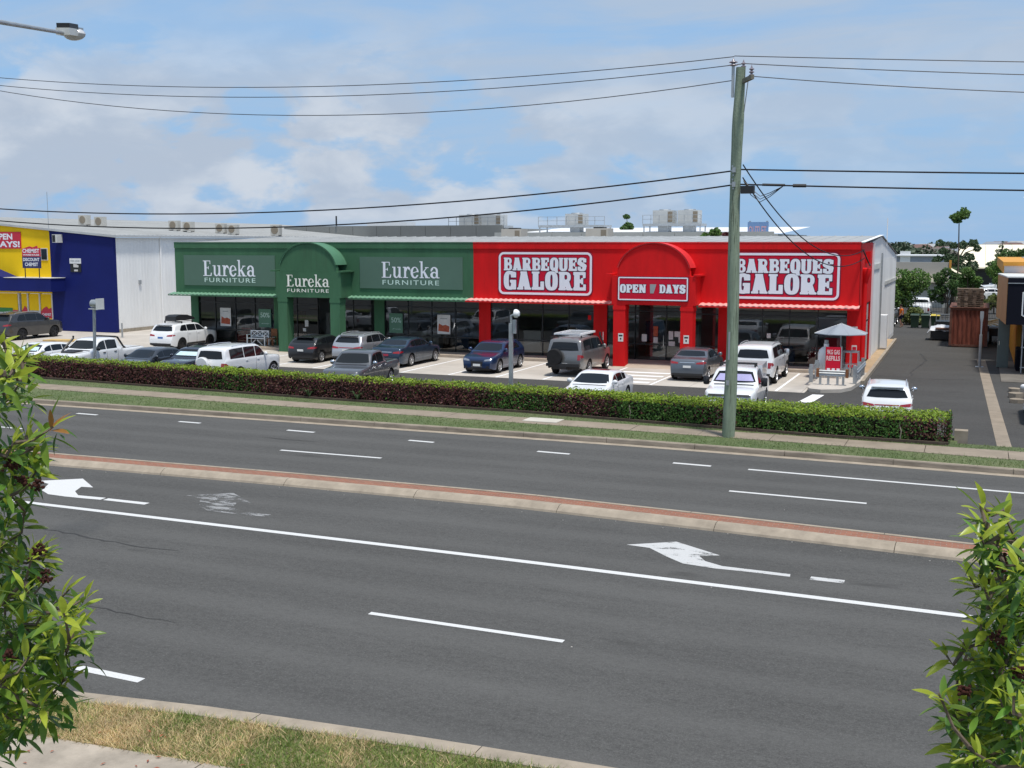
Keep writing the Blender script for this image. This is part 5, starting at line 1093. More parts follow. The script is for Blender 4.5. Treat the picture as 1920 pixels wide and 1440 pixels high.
for i in range(6): a_, b_ = -3.2+i*4.2, .96+i*4.2; MB().add([(a_, 186, 2.75), (b_, 186, 2.75), (b_, 214, 6.15), (a_, 214, 6.15), (a_, 186, 2.55), (b_, 186, 2.55)], [(0, 1, 2, 3), (4, 5, 1, 0)]).build('roof_sheet', m_cream, cw)
MB().box(-3, 21.8, 188, 188.3, 0, 2.6).build('front_wall', m_dark, cw); MB().box(-3, 21.8, 188.4, 214, 0, 2.6).build('hall', m_galv, cw)  # near-black front wall paints in the shadow under the eave
bx = thing('blue_shed', 'white and blue loading shed on the left skyline behind the beige shed', 'building', (-12, 170, 0))
MB().box(-16, -4.5, 170, 180, 0, 4.6).build('wall', mat('blue_grey_sheet', (0.30, 0.34, 0.42), 0.6, var=0.1), bx); MB().box(-16.2, -4.4, 169.5, 180, 4.603, 4.75).build('roof', m_wroof, bx); MB().box(-10.4, -9.0, 169.8, 169.99, 3.6, 5.3).build('loading_door', m_white, bx)
# ------------------------------------------------------------------ trees and far vegetation
m_bark = mat('bark', (0.13, 0.10, 0.075), 0.9, var=0.3, vs=6, bump=0.5, bs=20)
def leafcloud(clumps, n, size, seed, flat_=0.6, elong=1.6):
    rg = np.random.default_rng(seed); tot = sum(c[3]**2 for c in clumps); V = []; F = []
    for (cx, cy, cz, r, *sq) in clumps:
        s = sq[0] if sq else 0.8; k = int(n*r*r/tot)
        d = rg.normal(size=(k, 3)); d /= np.linalg.norm(d, axis=1)[:, None]; rad = r*(0.55+0.5*rg.random(k)**0.5)*(1+0.18*np.sin(5*d[:, 0]+3*cx)*np.cos(4*d[:, 2]+cy))
        p = np.c_[cx, cy, cz] + d*rad[:, None]*np.array([1, 1, s])
        a = rg.normal(size=(k, 3)) + d*0.4; a /= np.linalg.norm(a, axis=1)[:, None]; b = np.cross(a, rg.normal(size=(k, 3))); b /= np.linalg.norm(b, axis=1)[:, None]
        sz = size*(0.6+0.8*rg.random(k))[:, None]; o = len(V)
        q = np.stack([p-a*sz*elong/2, p+b*sz*.5, p+a*sz*elong/2, p-b*sz*.5], 1).reshape(-1, 3)
        V += q.tolist(); F += [(o+4*i, o+4*i+1, o+4*i+2, o+4*i+3) for i in range(k)]
    mb = MB(); mb.v = V; mb.f = F; return mb
def leafmat(name, c, island=.45, trans=.25): return mat(name, c, 0.55, var=0.25, vs=1.5, island=island, trans=trans, spec=.35)
m_lf = [leafmat('leaf_dark', (0.075, 0.14, 0.04)), leafmat('leaf_mid', (0.11, 0.20, 0.045)), leafmat('leaf_olive', (0.075, 0.11, 0.04)), leafmat('leaf_blue', (0.085, 0.14, 0.07))]
def tree(name, label, base, trunk_h, tr, clumps, n, size, m, seed, group='trees beyond the buildings'):
    t = thing(name, label, 'tree', base, 0, group); bx_, by_, bz_ = base
    top = (bx_, by_, bz_+trunk_h); tk = MB().tube([base, (bx_+.05*trunk_h*.3, by_, bz_+trunk_h*.5), top], [tr, tr*.8, tr*.5], 8)
    tk.build('trunk', m_bark, t, True)
    lm = MB()
    for c in clumps: lm.tube([(bx_, by_, bz_+trunk_h*(.75 if trunk_h < 8 else .95)), ((bx_+c[0])/2, (by_+c[1])/2, (bz_+trunk_h+c[2])/2-.1), (c[0], c[1], c[2])], [tr*.45, tr*.3, tr*.12], 5)
    lm.build('limb', m_bark, t, True)
    leafcloud(clumps, n, size, seed).build('crown', m, t); return t
rg = random.Random(11)
def blob(x, y, z, r, k, spread=.7):
    return [(x+rg.uniform(-1, 1)*r*spread, y+rg.uniform(-1, 1)*r*spread, z+rg.uniform(-.8, .9)*r*spread, r*rg.uniform(.35, .6), .85) for _ in range(k)]
tree('leafy_tree', 'dense round green tree at the rear corner of the building', (-6.1, 99.5, 0), 1.6, .16, blob(-5.9, 99.5, 2.6, 1.9, 12), 9000, .11, m_lf[1], 1)
tree('slim_tree', 'tall thin-trunked tree topped by a small flat tuft of foliage', (-1.85, 112, 0), 8.9, .085, [(-2.1, 112, 8.8, .55, .6), (-1.6, 112, 9.0, .6, .6), (-1.3, 112, 9.2, .4, .6), (-2.0, 112, 8.5, .4, .5), (-1.5, 112.2, 9.5, .28, .8)], 1500, .13, m_lf[1], 2)
tree('pine_tree', 'dark ragged pine with clumped crown behind the slim tree', (-2.4, 128, 0), 5.2, .22, [(-3.9, 128, 6.45, .42), (-3.5, 128, 5.6, .45), (-2.5, 128, 6.2, .42), (-1.6, 128, 6.25, .5), (-.6, 128, 6.45, .48), (-.2, 128, 5.9, .38), (-2.9, 128, 4.9, .6), (-2.0, 128, 4.7, .6), (-.9, 128, 5.0, .5), (-.6, 128, 4.1, .6), (-1.5, 128, 3.6, .8), (-4.1, 128, 4.7, .5), (-2.4, 128, 3.6, .7)], 9000, .12, m_lf[3], 3)
tree('small_tree', 'dark bushy tree between the beige shed and the container', (-2.4, 108, 0), 1.6, .12, blob(-2.5, 108, 2.7, 1.1, 8)+blob(-3.4, 108, 1.6, .8, 5)+[(-2.6, 108, 3.9, .5)], 7000, .10, m_lf[0], 4)
tree('small_tree', 'bright round tree above the stacked pallets', (-.8, 114, 0), 1.8, .12, blob(-.7, 114, 3.1, 1.15, 9), 6000, .10, m_lf[1], 5)
tree('conifer', 'pointed conifer left of the orange shop', (2.6, 150, 0), 6.2, .15, [(2.6+rg.uniform(-.2, .2)*k, 150, 6.6-.55*k, .16+.13*k, .5) for k in range(9)], 4200, .12, m_lf[3], 6)
tree('leafy_tree', 'broad dark tree over the orange shop roof', (4.4, 130, 0), 2.4, .2, blob(3.8, 130, 4.0, 1.8, 9)+blob(5.6, 130, 4.9, 1.7, 9), 9000, .13, m_lf[0], 7)
tree('leafy_tree', 'mid green tree left of the orange shop behind the far yard', (2.2, 142, 0), 2.0, .2, blob(2.4, 142, 3.1, 1.5, 9), 6500, .13, m_lf[1], 8)
tree('roof_tree', 'small tree of two tufts rising behind the red shop roof', (-33.6, 112, 0), 9.0, .06, [(-33.8, 112, 7.9, .45, .8), (-33.4, 112, 8.15, .5, .8), (-33.5, 112, 7.6, .4, .8), (-33.65, 112, 9.15, .36, .6)], 1500, .14, m_lf[0], 9)
tree('shrub_tree', 'dark green rounded tree showing above the roof left of the power pole', (-21.4, 96, 0), 5.5, .15, blob(-21.3, 96, 6.75, .95, 8), 3000, .14, m_lf[1], 10)
tree('shrub_tree', 'reddish shrub just left of the power pole above the roof', (-20.2, 96, 0), 5.5, .12, blob(-20.15, 96, 6.75, .6, 6), 1200, .14, leafmat('leaf_red', (0.16, 0.05, 0.05)), 11)
# dry shrubs behind the bins
sh = thing('garden_bush', 'pale green weedy bush beside the wheelie bins', 'bush', (-4.9, 95, 0)); leafcloud(blob(-4.7, 95, .7, .9, 8), 2200, .12, 21).build('foliage', leafmat('leaf_pale', (0.14, 0.17, 0.05)), sh); MB().tube([(-4.8, 95, 0), (-4.7, 95, .9)], .05, 5).build('stem', m_bark, sh)
sh = thing('garden_bush', 'low yellowish bush behind the container beside the orange shop', 'bush', (1.7, 112, 0)); leafcloud(blob(1.5, 112, .9, 1.0, 8), 2200, .13, 22).build('foliage', leafmat('leaf_pale', (0.14, 0.17, 0.05)), sh); MB().tube([(1.5, 112, 0), (1.5, 112, .9)], .05, 5).build('stem', m_bark, sh)
# suburb on the horizon: rows of trees and houses
m_far = leafmat('leaf_far', (0.06, 0.085, 0.05), .35, .1)
cl = []
for i in range(170):
    y = rg.uniform(240, 620); x = rg.uniform(-.95, .35)*y if i > 60 else rg.uniform(-.085, .03)*y
    if y < 300: x = rg.uniform(-.09, -.03)*y
    cl.append((x, y, rg.uniform(1.5, 4.2), rg.uniform(2.0, 3.6), .75))
fw = leafcloud(cl, 40000, .6, 31).build('distant_trees', m_far); tag(fw, 'mass of distant suburban trees along the horizon', 'trees', kind='stuff')
m_rf = [mat('far_roof_%d' % i, c, .7, var=.1) for i, c in enumerate([(.14, .12, .11), (.24, .26, .29), (.16, .10, .09), (.34, .35, .36)])]; m_hw = mat('far_house_wall', (.55, .51, .45), .8, var=.08)
ri = random.Random(5); hs = ['brown', 'grey', 'terracotta', 'pale']
for i in range(16):
    y = 330 + i*11; ang = ri.uniform(-.085, -.002) if i < 10 else ri.uniform(.012, .03); x = ang*y*1.0 + (0 if i < 10 else 0); w = ri.uniform(9, 13); z0 = 1.0 + (y-330)*.012
    k = i % 4; h = thing('house', '%s-roofed house in the far suburb, %s along the skyline' % (hs[k], ['first', 'second', 'third', 'fourth'][i//4]), 'house', (x, y, z0), 0, 'houses on the skyline')
    MB().box(x-w/2, x+w/2, y, y+8, 0, z0+2.4).build('wall', m_hw, h)
    MB().add([(x-w/2-.4, y-.4, z0+2.4), (x+w/2+.4, y-.4, z0+2.4), (x+w/2+.4, y+8.4, z0+2.4), (x-w/2-.4, y+8.4, z0+2.4), (x-w/4, y+4, z0+4.2), (x+w/4, y+4, z0+4.2)], [(0, 1, 5, 4), (1, 2, 5), (2, 3, 4, 5), (3, 0, 4)]).build('roof', m_rf[k], h)
    for s in (-.3, .05): MB().box(x+s*w, x+s*w+1.6, y-.06, y-.01, z0+.8, z0+1.9).build('window', m_carglass, h)

# ------------------------------------------------------------------ hedge
def hedge_top(x): return float(np.interp(x, [-45, -40, -25, -15, -9, -1], [1.12, 1.10, 1.03, 1.0, .98, .97]))
def hedge_dep(x): return float(np.interp(x, [-45, -25, -15, -9, -4, -1], [1.2, 1.3, 1.35, 1.65, 2.0, 2.0]))
hd = thing('hedge', 'long clipped hedge, dark red on the left and bright green on the right', 'hedge', (-22, f_hb(-22), .24))
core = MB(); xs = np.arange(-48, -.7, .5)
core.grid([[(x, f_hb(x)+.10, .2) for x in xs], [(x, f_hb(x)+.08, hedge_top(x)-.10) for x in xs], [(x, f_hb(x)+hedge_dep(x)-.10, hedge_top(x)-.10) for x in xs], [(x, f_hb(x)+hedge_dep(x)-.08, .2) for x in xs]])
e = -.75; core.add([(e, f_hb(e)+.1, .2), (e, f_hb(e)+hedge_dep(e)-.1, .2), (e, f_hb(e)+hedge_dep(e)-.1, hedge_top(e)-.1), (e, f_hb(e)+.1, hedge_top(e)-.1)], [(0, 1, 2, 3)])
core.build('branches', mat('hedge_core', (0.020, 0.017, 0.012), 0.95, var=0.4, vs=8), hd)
def nz(x, y, s): return math.sin(x*s+1.3)*math.sin(y*s*1.7+.4)*.5 + math.sin(x*s*2.3+y*1.1+2.1)*.35 + math.sin(x*s*5.1+.7)*.15
def redness(x):   # share of dark red foliage on the front face
    base = float(np.interp(x, [-48, -31, -29.4, -28.6, -27, -17.5, -16.4, -14.7, -14, -12.2, -11.4, -9, -7.9, -7.2, -6, -2.3, -1.6, -.5], [.98, .95, .45, .35, .95, .95, .30, .30, .85, .8, .05, .05, .45, .05, .03, .05, .6, .7])); return base
LV = {k: ([], []) for k in ('g', 'gl', 'r')}
def add_leaf(key, p, nrm, sz):
    V, F = LV[key]; a = Vector((random.gauss(0, 1), random.gauss(0, 1), random.gauss(0, 1))); n = (Vector(nrm)*1.0 + a*.5).normalized()
    u = n.orthogonal().normalized(); u = Matrix.Rotation(random.uniform(0, 6.28), 3, n) @ u; v = n.cross(u); o = len(V); p = Vector(p)
    V.extend([tuple(p-u*sz*.75), tuple(p+v*sz*.38), tuple(p+u*sz*.75), tuple(p-v*sz*.38)]); F.append((o, o+1, o+2, o+3))
for i in range(52000):
    x = -47.5 + 46.9*(random.random()**.9); d = hedge_dep(x); tp = hedge_top(x); fb = f_hb(x); big = nz(x, 0, 1.3)*.08
    t = random.random()*(d + (tp-.25)*1.25)
    if t < d:       # top
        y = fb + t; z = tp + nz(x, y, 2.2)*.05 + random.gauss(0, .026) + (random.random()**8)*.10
        k = 'gl' if random.random() < .9 else 'g'  # lime leaves also put the sun on the hedge top into the colour
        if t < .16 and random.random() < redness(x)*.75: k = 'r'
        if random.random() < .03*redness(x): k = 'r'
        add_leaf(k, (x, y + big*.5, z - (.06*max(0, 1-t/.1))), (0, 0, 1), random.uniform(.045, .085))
    else:
        z = .25 + (tp-.25)*((t-d)/((tp-.25)*1.25)); s = (z-.25)/(tp-.25)
        y = fb + big + .05*(1-s)*nz(x, z, 5) + random.gauss(0, .02) - .02
        if s < .12 and random.random() < .5: continue
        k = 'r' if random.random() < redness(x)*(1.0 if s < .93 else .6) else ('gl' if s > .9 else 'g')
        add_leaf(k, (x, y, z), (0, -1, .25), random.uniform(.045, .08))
for i in range(1600):    # right end
    y = f_hb(-.6) + random.random()*2.0; z = .25 + random.random()*.72; add_leaf('r' if random.random() < .35 else 'g', (-.62+random.gauss(0, .03), y, z), (1, 0, .2), random.uniform(.05, .08))
for i in range(520):     # stray shoots
    x = random.choice((random.gauss(-28.8, 1.2), random.gauss(-12.6, .8), random.uniform(-45, -1))); y = f_hb(min(max(x, -47), -1)) + random.uniform(.1, 1.0); h = random.uniform(.04, .16)
    for j in range(4): add_leaf('gl', (x+random.gauss(0, .05), y+random.gauss(0, .05), hedge_top(x)+h*random.random()), (0, 0, 1), .08)
for k, nm, m in (('g', 'green_foliage', leafmat('hedge_green', (0.06, 0.14, 0.022), .4, .25)), ('gl', 'sunlit_lime_foliage', leafmat('hedge_lime', (0.23, 0.33, 0.03), .3, .3)), ('r', 'red_foliage', leafmat('hedge_red', (0.10, 0.036, 0.028), .6, .2))):
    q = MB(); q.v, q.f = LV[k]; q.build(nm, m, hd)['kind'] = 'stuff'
stm = MB()
for x in (-2.05, -1.45, -11.2, -8.0): stm.tube([(x, f_hb(x)-.03, .24), (x+.03, f_hb(x)-.04, .55), (x-.05, f_hb(x)+.02, .8)], .018, 5)
stm.build('stems', mat('pale_stem', (.30, .26, .21), .9), hd)
pb = MB().box(-.45, -.05, 38.0, 38.4, .0, .55).build('stone_block', m_conc); tag(pb, 'small concrete block at the right end of the hedge', 'block')
# strappy plants in front of the hedge
m_strap = leafmat('strap_leaf', (0.07, 0.12, 0.05), .3, .15)
for x, lb in ((-24.9, 'spiky strap-leaved plant at the foot of the red hedge'), (-22.6, 'smaller spiky plant right of the strap-leaved one at the hedge foot')):
    q = MB()
    for i in range(22):
        a = random.uniform(0, 6.28); l = random.uniform(.25, .5); y = f_hb(x)-.12; dx, dy = math.cos(a), math.sin(a)
        pts = [(x, y, .26), (x+dx*l*.5, y+dy*l*.5*.6, .26+l*.8), (x+dx*l, y+dy*l*.6, .26+l*.75)]; w = .018
        q.add([(pts[0][0]-dy*w, pts[0][1]+dx*w, pts[0][2]), (pts[0][0]+dy*w, pts[0][1]-dx*w, pts[0][2]), (pts[1][0]+dy*w, pts[1][1]-dx*w, pts[1][2]), (pts[1][0]-dy*w, pts[1][1]+dx*w, pts[1][2]), pts[2]], [(0, 1, 2, 3), (3, 2, 4)])
    t = thing('strappy_plant', lb, 'plant', (x, f_hb(x)-.12, .24), 0, 'spiky plants at the hedge foot'); q.build('leaves', m_strap, t)
# grass blades
def grass(name, label, n, fx_, m, hlo, hhi, w):
    V = []; F = []
    for i in range(n):
        x, y, z = fx_()
        a = random.uniform(0, 6.28); h = random.uniform(hlo, hhi); lx, ly = random.gauss(0, .8)*h, random.gauss(0, .8)*h; dx, dy = math.cos(a)*w, math.sin(a)*w; o = len(V)
        V += [(x-dx, y-dy, z), (x+dx, y+dy, z), (x+lx, y+ly, z+h)]; F.append((o, o+1, o+2))
    q = MB(); q.v, q.f = V, F; o = q.build(name, m); tag(o, label, 'grass', kind='stuff'); return o
def dryness(x, y): return float(np.clip(.40 + (-(x+9.6))*.12 + nz(x, y, 1.6)*.55, .04, .90))
def near_pt(dry):
    while True:
        x = -13.5 + 12.5*random.random(); a, b = f_pth(x)-.03, f_near(x)-.40; y = a + (b-a)*random.random()
        if (random.random() < dryness(x, y)) == dry: return x, y, .15
grass('dry_grass', 'straw-coloured dry grass blades on the near verge', 26000, lambda: near_pt(True), leafmat('dry_blade', (0.64, 0.50, 0.27), .35, .3), .03, .10, .0065)
grass('green_grass', 'short green grass blades on the near verge', 26000, lambda: near_pt(False), leafmat('green_blade', (0.18, 0.25, 0.055), .35, .3), .03, .10, .0065)
def far_pt():
    x = -44 + 46*random.random(); 
    if random.random() < .6: a, b = f_far(x)+.17, f_fpn(x)+.03; 
    else: a, b = f_fpf(x)-.03, f_hb(min(x, -.6))-.1 if x < -.6 else f_fpf(x)+.7
    return x, a+(b-a)*random.random(), .16 if random.random() < .6 else .2
grass('far_grass', 'mown green grass blades on the far verge', 30000, far_pt, leafmat('verge_blade', (0.125, 0.18, 0.055), .3, .3), .03, .08, .009)
# ------------------------------------------------------------------ power pole, wires, lamps
m_pole = mat('treated_pine', (0.23, 0.28, 0.205), 0.85, var=0.3, vs=1.6, bump=0.5, bs=12, sc3=(3, 3, 0.35))
nt_, lk_ = m_pole.node_tree.nodes, m_pole.node_tree.links; p_ = nt_['Principled BSDF']; src_ = p_.inputs['Base Color'].links[0].from_socket     # drying cracks along the grain, stained foot
ck = noise_node(nt_, lk_, 26.0, 3, 0.5, (1, 1, 0.035)); c_ = mixcol(nt_, lk_, maprange(nt_, lk_, ck, 0.60, 0.66, 0, 0.8), src_, (0.045, 0.05, 0.035))
ck2 = noise_node(nt_, lk_, 2.5, 5, 0.7, (1, 1, 0.5)); c_ = mixcol(nt_, lk_, maprange(nt_, lk_, ck2, 0.55, 0.72, 0, 0.45), c_, (0.24, 0.235, 0.185))
lk_.new(c_, p_.inputs['Base Color']); m_porc = mat('porcelain', (0.22, 0.19, 0.22), 0.3, var=0.1); m_xarm = mat('crossarm_timber', (0.20, 0.19, 0.15), 0.85, var=0.2, vs=5)
pp = thing('power_pole', 'tall green treated-timber power pole standing on the far verge', 'power pole', (-7.3, 36.1, .15))
pts = []; rad = []
for i in range(25):
    t = i/24; z = .1 + 11.85*t; pts.append((-7.3 + .10*t + .035*math.sin(t*7), 36.1 + .02*math.sin(t*5), z)); rad.append(.205 - .05*t + .008*math.sin(t*17) + (.012 if .82 < t < .88 else 0))
MB().tube(pts, rad, 18).build('pole_shaft', m_pole, pp, True)
MB().obox((-6.93, 35.75, 11.52), (1.25, .10, .13), R(-62)).build('crossarm', m_xarm, pp)
MB().tube([(-7.02, 35.93, 10.55), (-6.85, 35.6, 11.45)], .015, 5).build('arm_brace', m_galv, pp)
def insul(x, y, z, n=3, r=.085):
    pr = [(.02, 0)];
    for k in range(n): pr += [(r*.45, .03+k*.09), (r, .05+k*.09), (r*.9, .07+k*.09), (r*.45, .085+k*.09)]
    return MB().lathe(pr + [(.001, .1+n*.09)], 12, 'z', (x, y, z)).build('insulator', m_porc, pp, True)
MB().box(-7.46, -7.38, 36.05, 36.15, 11.05, 12.0).build('riser_bracket', m_galv, pp); insul(-7.42, 36.1, 11.98, 2, .14); insul(-7.10, 36.1, 11.92, 2); insul(-6.72, 35.45, 11.55, 3); insul(-7.12, 36.05, 11.62, 1)
for z, s in ((8.78, .04), (8.33, .04)): MB().obox((-7.27, 35.88, z), (.10, .12, .16)).build('cable_clamp', m_galv, pp)
enc = MB().obox((-6.85, 36.0, 8.16), (.42, .20, .24)); enc.build('splice_enclosure', m_black, pp)
q = MB()
for k in range(3): q.tube([(-7.0, 36.05, 8.45), (-6.75, 36, 8.2-.1*k), (-6.45, 35.98, 7.95-.09*k), (-6.15, 35.98, 8.05-.06*k), (-5.75, 36.0, 8.25)], .012, 4)
q.build('cable_loops', m_black, pp, True); MB().tube([(-6.4, 36.05, 8.31), (-5.95, 36.03, 8.29), (-5.7, 36.02, 8.28)], .045, 6).tube([(-5.45, 36.0, 8.26), (-5.05, 36.0, 8.25)], .06, 6).build('cable_joint', m_black, pp, True)
MB().obox((-7.32, 35.9, 2.0), (.10, .012, .16)).build('asset_tag', m_galv, pp); MB().obox((-7.30, 35.905, 3.2), (.05, .02, .9)).build('cable_guard', m_galv, pp)
for i in range(6): MB().obox((-7.33+random.uniform(-.05, .05), 35.9, 8.2+i*.14), (.05, .05, .05)).build('pole_fitting', m_galv, pp)
m_wire = mat('bare_wire', (0.05, 0.05, 0.055), 0.5, 0.4, 0.0); m_cable = mat('black_cable', (0.012, 0.012, 0.016), 0.6, var=0.0)
wy = lambda x: 36.1 - .02*(x+6.9); wr_ = lambda x: 36.1 - .06*(x+6.9)
def wire(label, poly, x0, x1, fy, r, m, zf=None, n=40):
    xs = np.linspace(x0, x1, n); o = MB().tube([(x, fy(x), float(np.polyval(poly, x))) for x in xs], r, 5).build('overhead_wire', m, None, True); tag(o, label, 'wire', 'overhead wires'); return o
wire('topmost thin overhead wire running left from the pole', (2.616e-3, 8.4216e-2, 12.777), -62, -7.4, wy, .014, m_wire); wire('second thin overhead wire running left from the pole', (2.92e-3, .100372, 12.626), -62, -7.12, wy, .014, m_wire); wire('lowest thin overhead wire running left from the pole', (4.28e-3, .155273, 12.4867), -62, -7.4, wy, .014, m_wire)
wire('upper thick black cable running left from the pole', (2.631e-3, .148021, 9.7098), -62, -7.2, wy, .025, m_cable); wire('lower thick black cable running left from the pole', (2.986e-3, .166865, 9.388), -62, -7.2, wy, .025, m_cable)
wire('topmost thin overhead wire running right from the pole', (4.53e-4, -.087019, 11.6526), -7.4, 30, wr_, .014, m_wire); wire('second thin overhead wire running right from the pole', (1.649e-3, -.095633, 11.3074), -7.1, 30, wr_, .014, m_wire); wire('lowest thin overhead wire running right from the pole', (2.945e-3, -.102413, 10.8273), -6.75, 30, wr_, .014, m_wire)
wire('upper thick black cable running right from the pole', (6.27e-4, -.037374, 8.5046), -7.2, 30, wr_, .025, m_cable); wire('lower thick black cable running right from the pole', (7.03e-4, -.038824, 8.0256), -7.2, 30, wr_, .025, m_cable)
for lb, a, b, sg in (('upper service cable dropping from the pole to the red building corner', (-7.05, 36.2, 8.95), (-5.22, 58.05, 6.15), 1.25), ('lower service cable dropping from the pole to the red building corner', (-7.05, 36.2, 8.55), (-5.22, 58.3, 5.75), 1.35)):
    P = [tuple(a[k]+(b[k]-a[k])*t - (4*sg*t*(1-t) if k == 2 else 0) for k in range(3)) for t in np.linspace(0, 1, 30)]
    o = MB().tube(P, .022, 5).build('service_cable', m_cable, None, True); tag(o, lb, 'cable', 'overhead wires')
sl = thing('street_lamp', 'grey street lamp whose arm reaches in at the top left', 'street lamp', (-13.9, 11.2, .15))
MB().tube([(-13.9, 11.2, .1), (-13.9, 11.2, 5), (-13.9, 11.2, 9.0), (-14.0, 11.5, 9.5), (-14.25, 12.1, 9.82), (-15.2, 14.4, 10.13), (-16.30, 17.05, 10.46)], [.11, .09, .07, .055, .045, .04, .035], 10).build('lamp_post', m_galv, sl, True)
dv = Vector((-.38, .92, .13)).normalized(); rz = math.atan2(dv.y, dv.x); c0 = Vector((-16.27, 17.0, 10.45))
def along(d, up=0, sd_=0): return c0 + dv*d + Vector((0, 0, up)) + Vector((-dv.y, dv.x, 0))*sd_
MB().obox(along(.22, .03), (.46, .26, .13), rz, 0, -.12).build('lamp_head', m_offw, sl); MB().obox(along(.24, .13), (.44, .25, .11), rz, 0, -.12).build('control_gear', m_black, sl); MB().sphere(along(.58, -.0), .21, 14, 8, (1.15, .75, .55)).build('lamp_lens', mat('frosted_lens', (.55, .56, .58), .25, var=.05, coat=.5), sl, True); MB().obox(along(.55, .10), (.34, .25, .06), rz, 0, -.12).build('lamp_hood', m_galv, sl)
la = thing('floodlight_pole', 'grey pole with box floodlight standing behind the left of the hedge', 'light pole', (-39.62, 42.5, 0))
MB().tube([(-39.70, 42.5, 0), (-39.56, 42.5, 3.35)], .075, 8).build('post', m_galv, la, True); MB().tube([(-39.72, 42.5, 3.56), (-39.66, 42.5, 3.56), (-39.30, 42.5, 3.56), (-39.22, 42.5, 3.56)], [.12, .20, .22, .22], 14).build('lamp_housing', m_galv, la, True); MB().box(-39.215, -39.17, 42.24, 42.76, 3.28, 3.82).build('lamp_glass', m_offw, la); MB().box(-39.74, -39.16, 42.3, 42.7, 3.30, 3.335).build('lamp_flange', m_offw, la); MB().tube([(-39.5, 42.42, 3.1), (-39.42, 42.4, 2.8), (-39.5, 42.42, 2.5)], .02, 5).build('conduit', m_galv, la)
lb_ = thing('camera_pole', 'slim grey square post with round white lamp head behind the middle of the hedge', 'light pole', (-17.15, 41.3, 0))
MB().box(-17.22, -17.08, 41.23, 41.37, 0, 3.3).build('post', m_galv, lb_); MB().box(-17.07, -16.93, 41.25, 41.35, 2.9, 3.45).build('control_box', m_galv, lb_); MB().tube([(-17.14, 41.3, 3.3), (-17.14, 41.3, 3.6), (-16.95, 41.25, 3.68)], .05, 8).build('bracket', m_galv, lb_, True); MB().lathe([(.02, .1), (.1, .08), (.17, -.02), (.17, -.10), (.001, -.12)], 16, 'x', (-16.86, 41.25, 3.70)).build('lamp_head', m_white, lb_, True)
tp = thing('bollard_post', 'thin steel post between the pharmacy and the green shop', 'post', (-54.4, 61.0, 0)); MB().tube([(-54.4, 61.0, 0), (-54.4, 61.0, 1.0)], .06, 8).build('post', m_galv, tp); MB().box(-54.5, -54.3, 60.9, 61.1, 0.0, .02).build('base_plate', m_galv, tp)

# ------------------------------------------------------------------ small things in front of the shops
wbn = thing('garden_bench', 'white slatted garden bench outside the green shop', 'bench', (-41.25, 58.3, .15))
x0, x1, yb, z0 = -41.95, -40.6, 58.45, .15
MB().box(x0, x1, 58.05, 58.5, z0+.42, z0+.46).build('seat', m_white, wbn)
for x in (x0, x1-.06):
    MB().box(x, x+.06, 58.02, 58.08, z0, z0+.64).build('leg', m_white, wbn); MB().box(x, x+.06, 58.46, 58.52, z0, z0+.92).build('leg', m_white, wbn); MB().box(x, x+.06, 58.0, 58.5, z0+.641, z0+.68).build('arm_rest', m_white, wbn)
bk = MB().box(x0+.06, x1-.06, 58.47, 58.51, z0+.86, z0+.92).box(x0+.06, x1-.06, 58.47, 58.51, z0+.52, z0+.57)
for k in range(3):
    a = x0+.06+k*.41; b = a+.41
    bk.obox(((a+b)/2, 58.49, z0+.71), (.5, .025, .04), 0, 0, R(38)); bk.obox(((a+b)/2, 58.485, z0+.71), (.5, .022, .04), 0, 0, R(-38)); bk.box(b-.02, b+.02, 58.475, 58.51, z0+.57, z0+.86)
bk.build('backrest', m_white, wbn)
for s in (-1, 1): MB().obox((-41.25+s*.25, 58.06, z0+.2), (.5, .03, .04), 0, 0, R(s*40)).build('brace', m_white, wbn)
m_wood = mat('brown_timber', (.20, .085, .04), .6, var=.25, vs=5)
ch = thing('timber_chair', 'brown timber chair between the white bench and the green entrance', 'chair', (-40.2, 58.3, .15))
MB().box(-40.42, -39.98, 58.0, 58.45, .58, .63).build('seat', m_wood, ch); MB().box(-40.42, -39.98, 58.45, 58.5, .75, 1.2).build('backrest', m_wood, ch)
for x in (-40.42, -40.03):
    for y in (58.0, 58.45): MB().box(x, x+.05, y, y+.05, .15, .579 if y < 58.2 else .75).build('leg', m_wood, ch)
# gas refill corner
gt = thing('gas_tank', 'white gas tank standing behind the red gas refill sign', 'tank', (-6.55, 55.2, .15))
MB().lathe([(.02, 0), (.36, .02), (.38, .1), (.38, 1.0), (.33, 1.2), (.2, 1.32), (.12, 1.36), (.12, 1.5), (.001, 1.5)], 20, 'z', (-6.55, 55.2, .2)).build('tank_body', m_white, gt, True); MB().lathe([(.001, 0), (.1, 0), (.1, .15), (.001, .15)], 10, 'z', (-6.55, 55.2, 1.72)).build('valve', m_galv, gt)
gs = thing('gas_sign', 'red upright sign advertising gas refills in front of the tank', 'sign', (-6.1, 54.3, .15))
sp_ = MB().box(-6.46, -5.76, 54.3, 54.36, .35, 1.62).build('sign_panel', m_red2, gs); MB().box(-6.5, -6.461, 54.28, 54.38, .15, 1.66).box(-5.759, -5.72, 54.28, 54.38, .15, 1.66).build('sign_frame', m_galv, gs)
for t, r_ in (('9KG GAS', (-6.40, -5.82, 1.27, 1.50)), ('REFILLS', (-6.42, -5.80, 0.98, 1.21))): put_sans(t, r_, 54.294, 'lettering', mat('pale_pink_print', (.78, .52, .52), .5, var=0), sp_, .035)
for k in range(3): MB().box(-6.38+k*.22, -6.24+k*.22, 54.29, 54.298, .46, .62).build('print', m_let, sp_)
cg = thing('gas_bottle_cage', 'grey steel cage for gas bottles right of the red refill sign', 'cage', (-5.5, 55.2, .15))
q = MB()
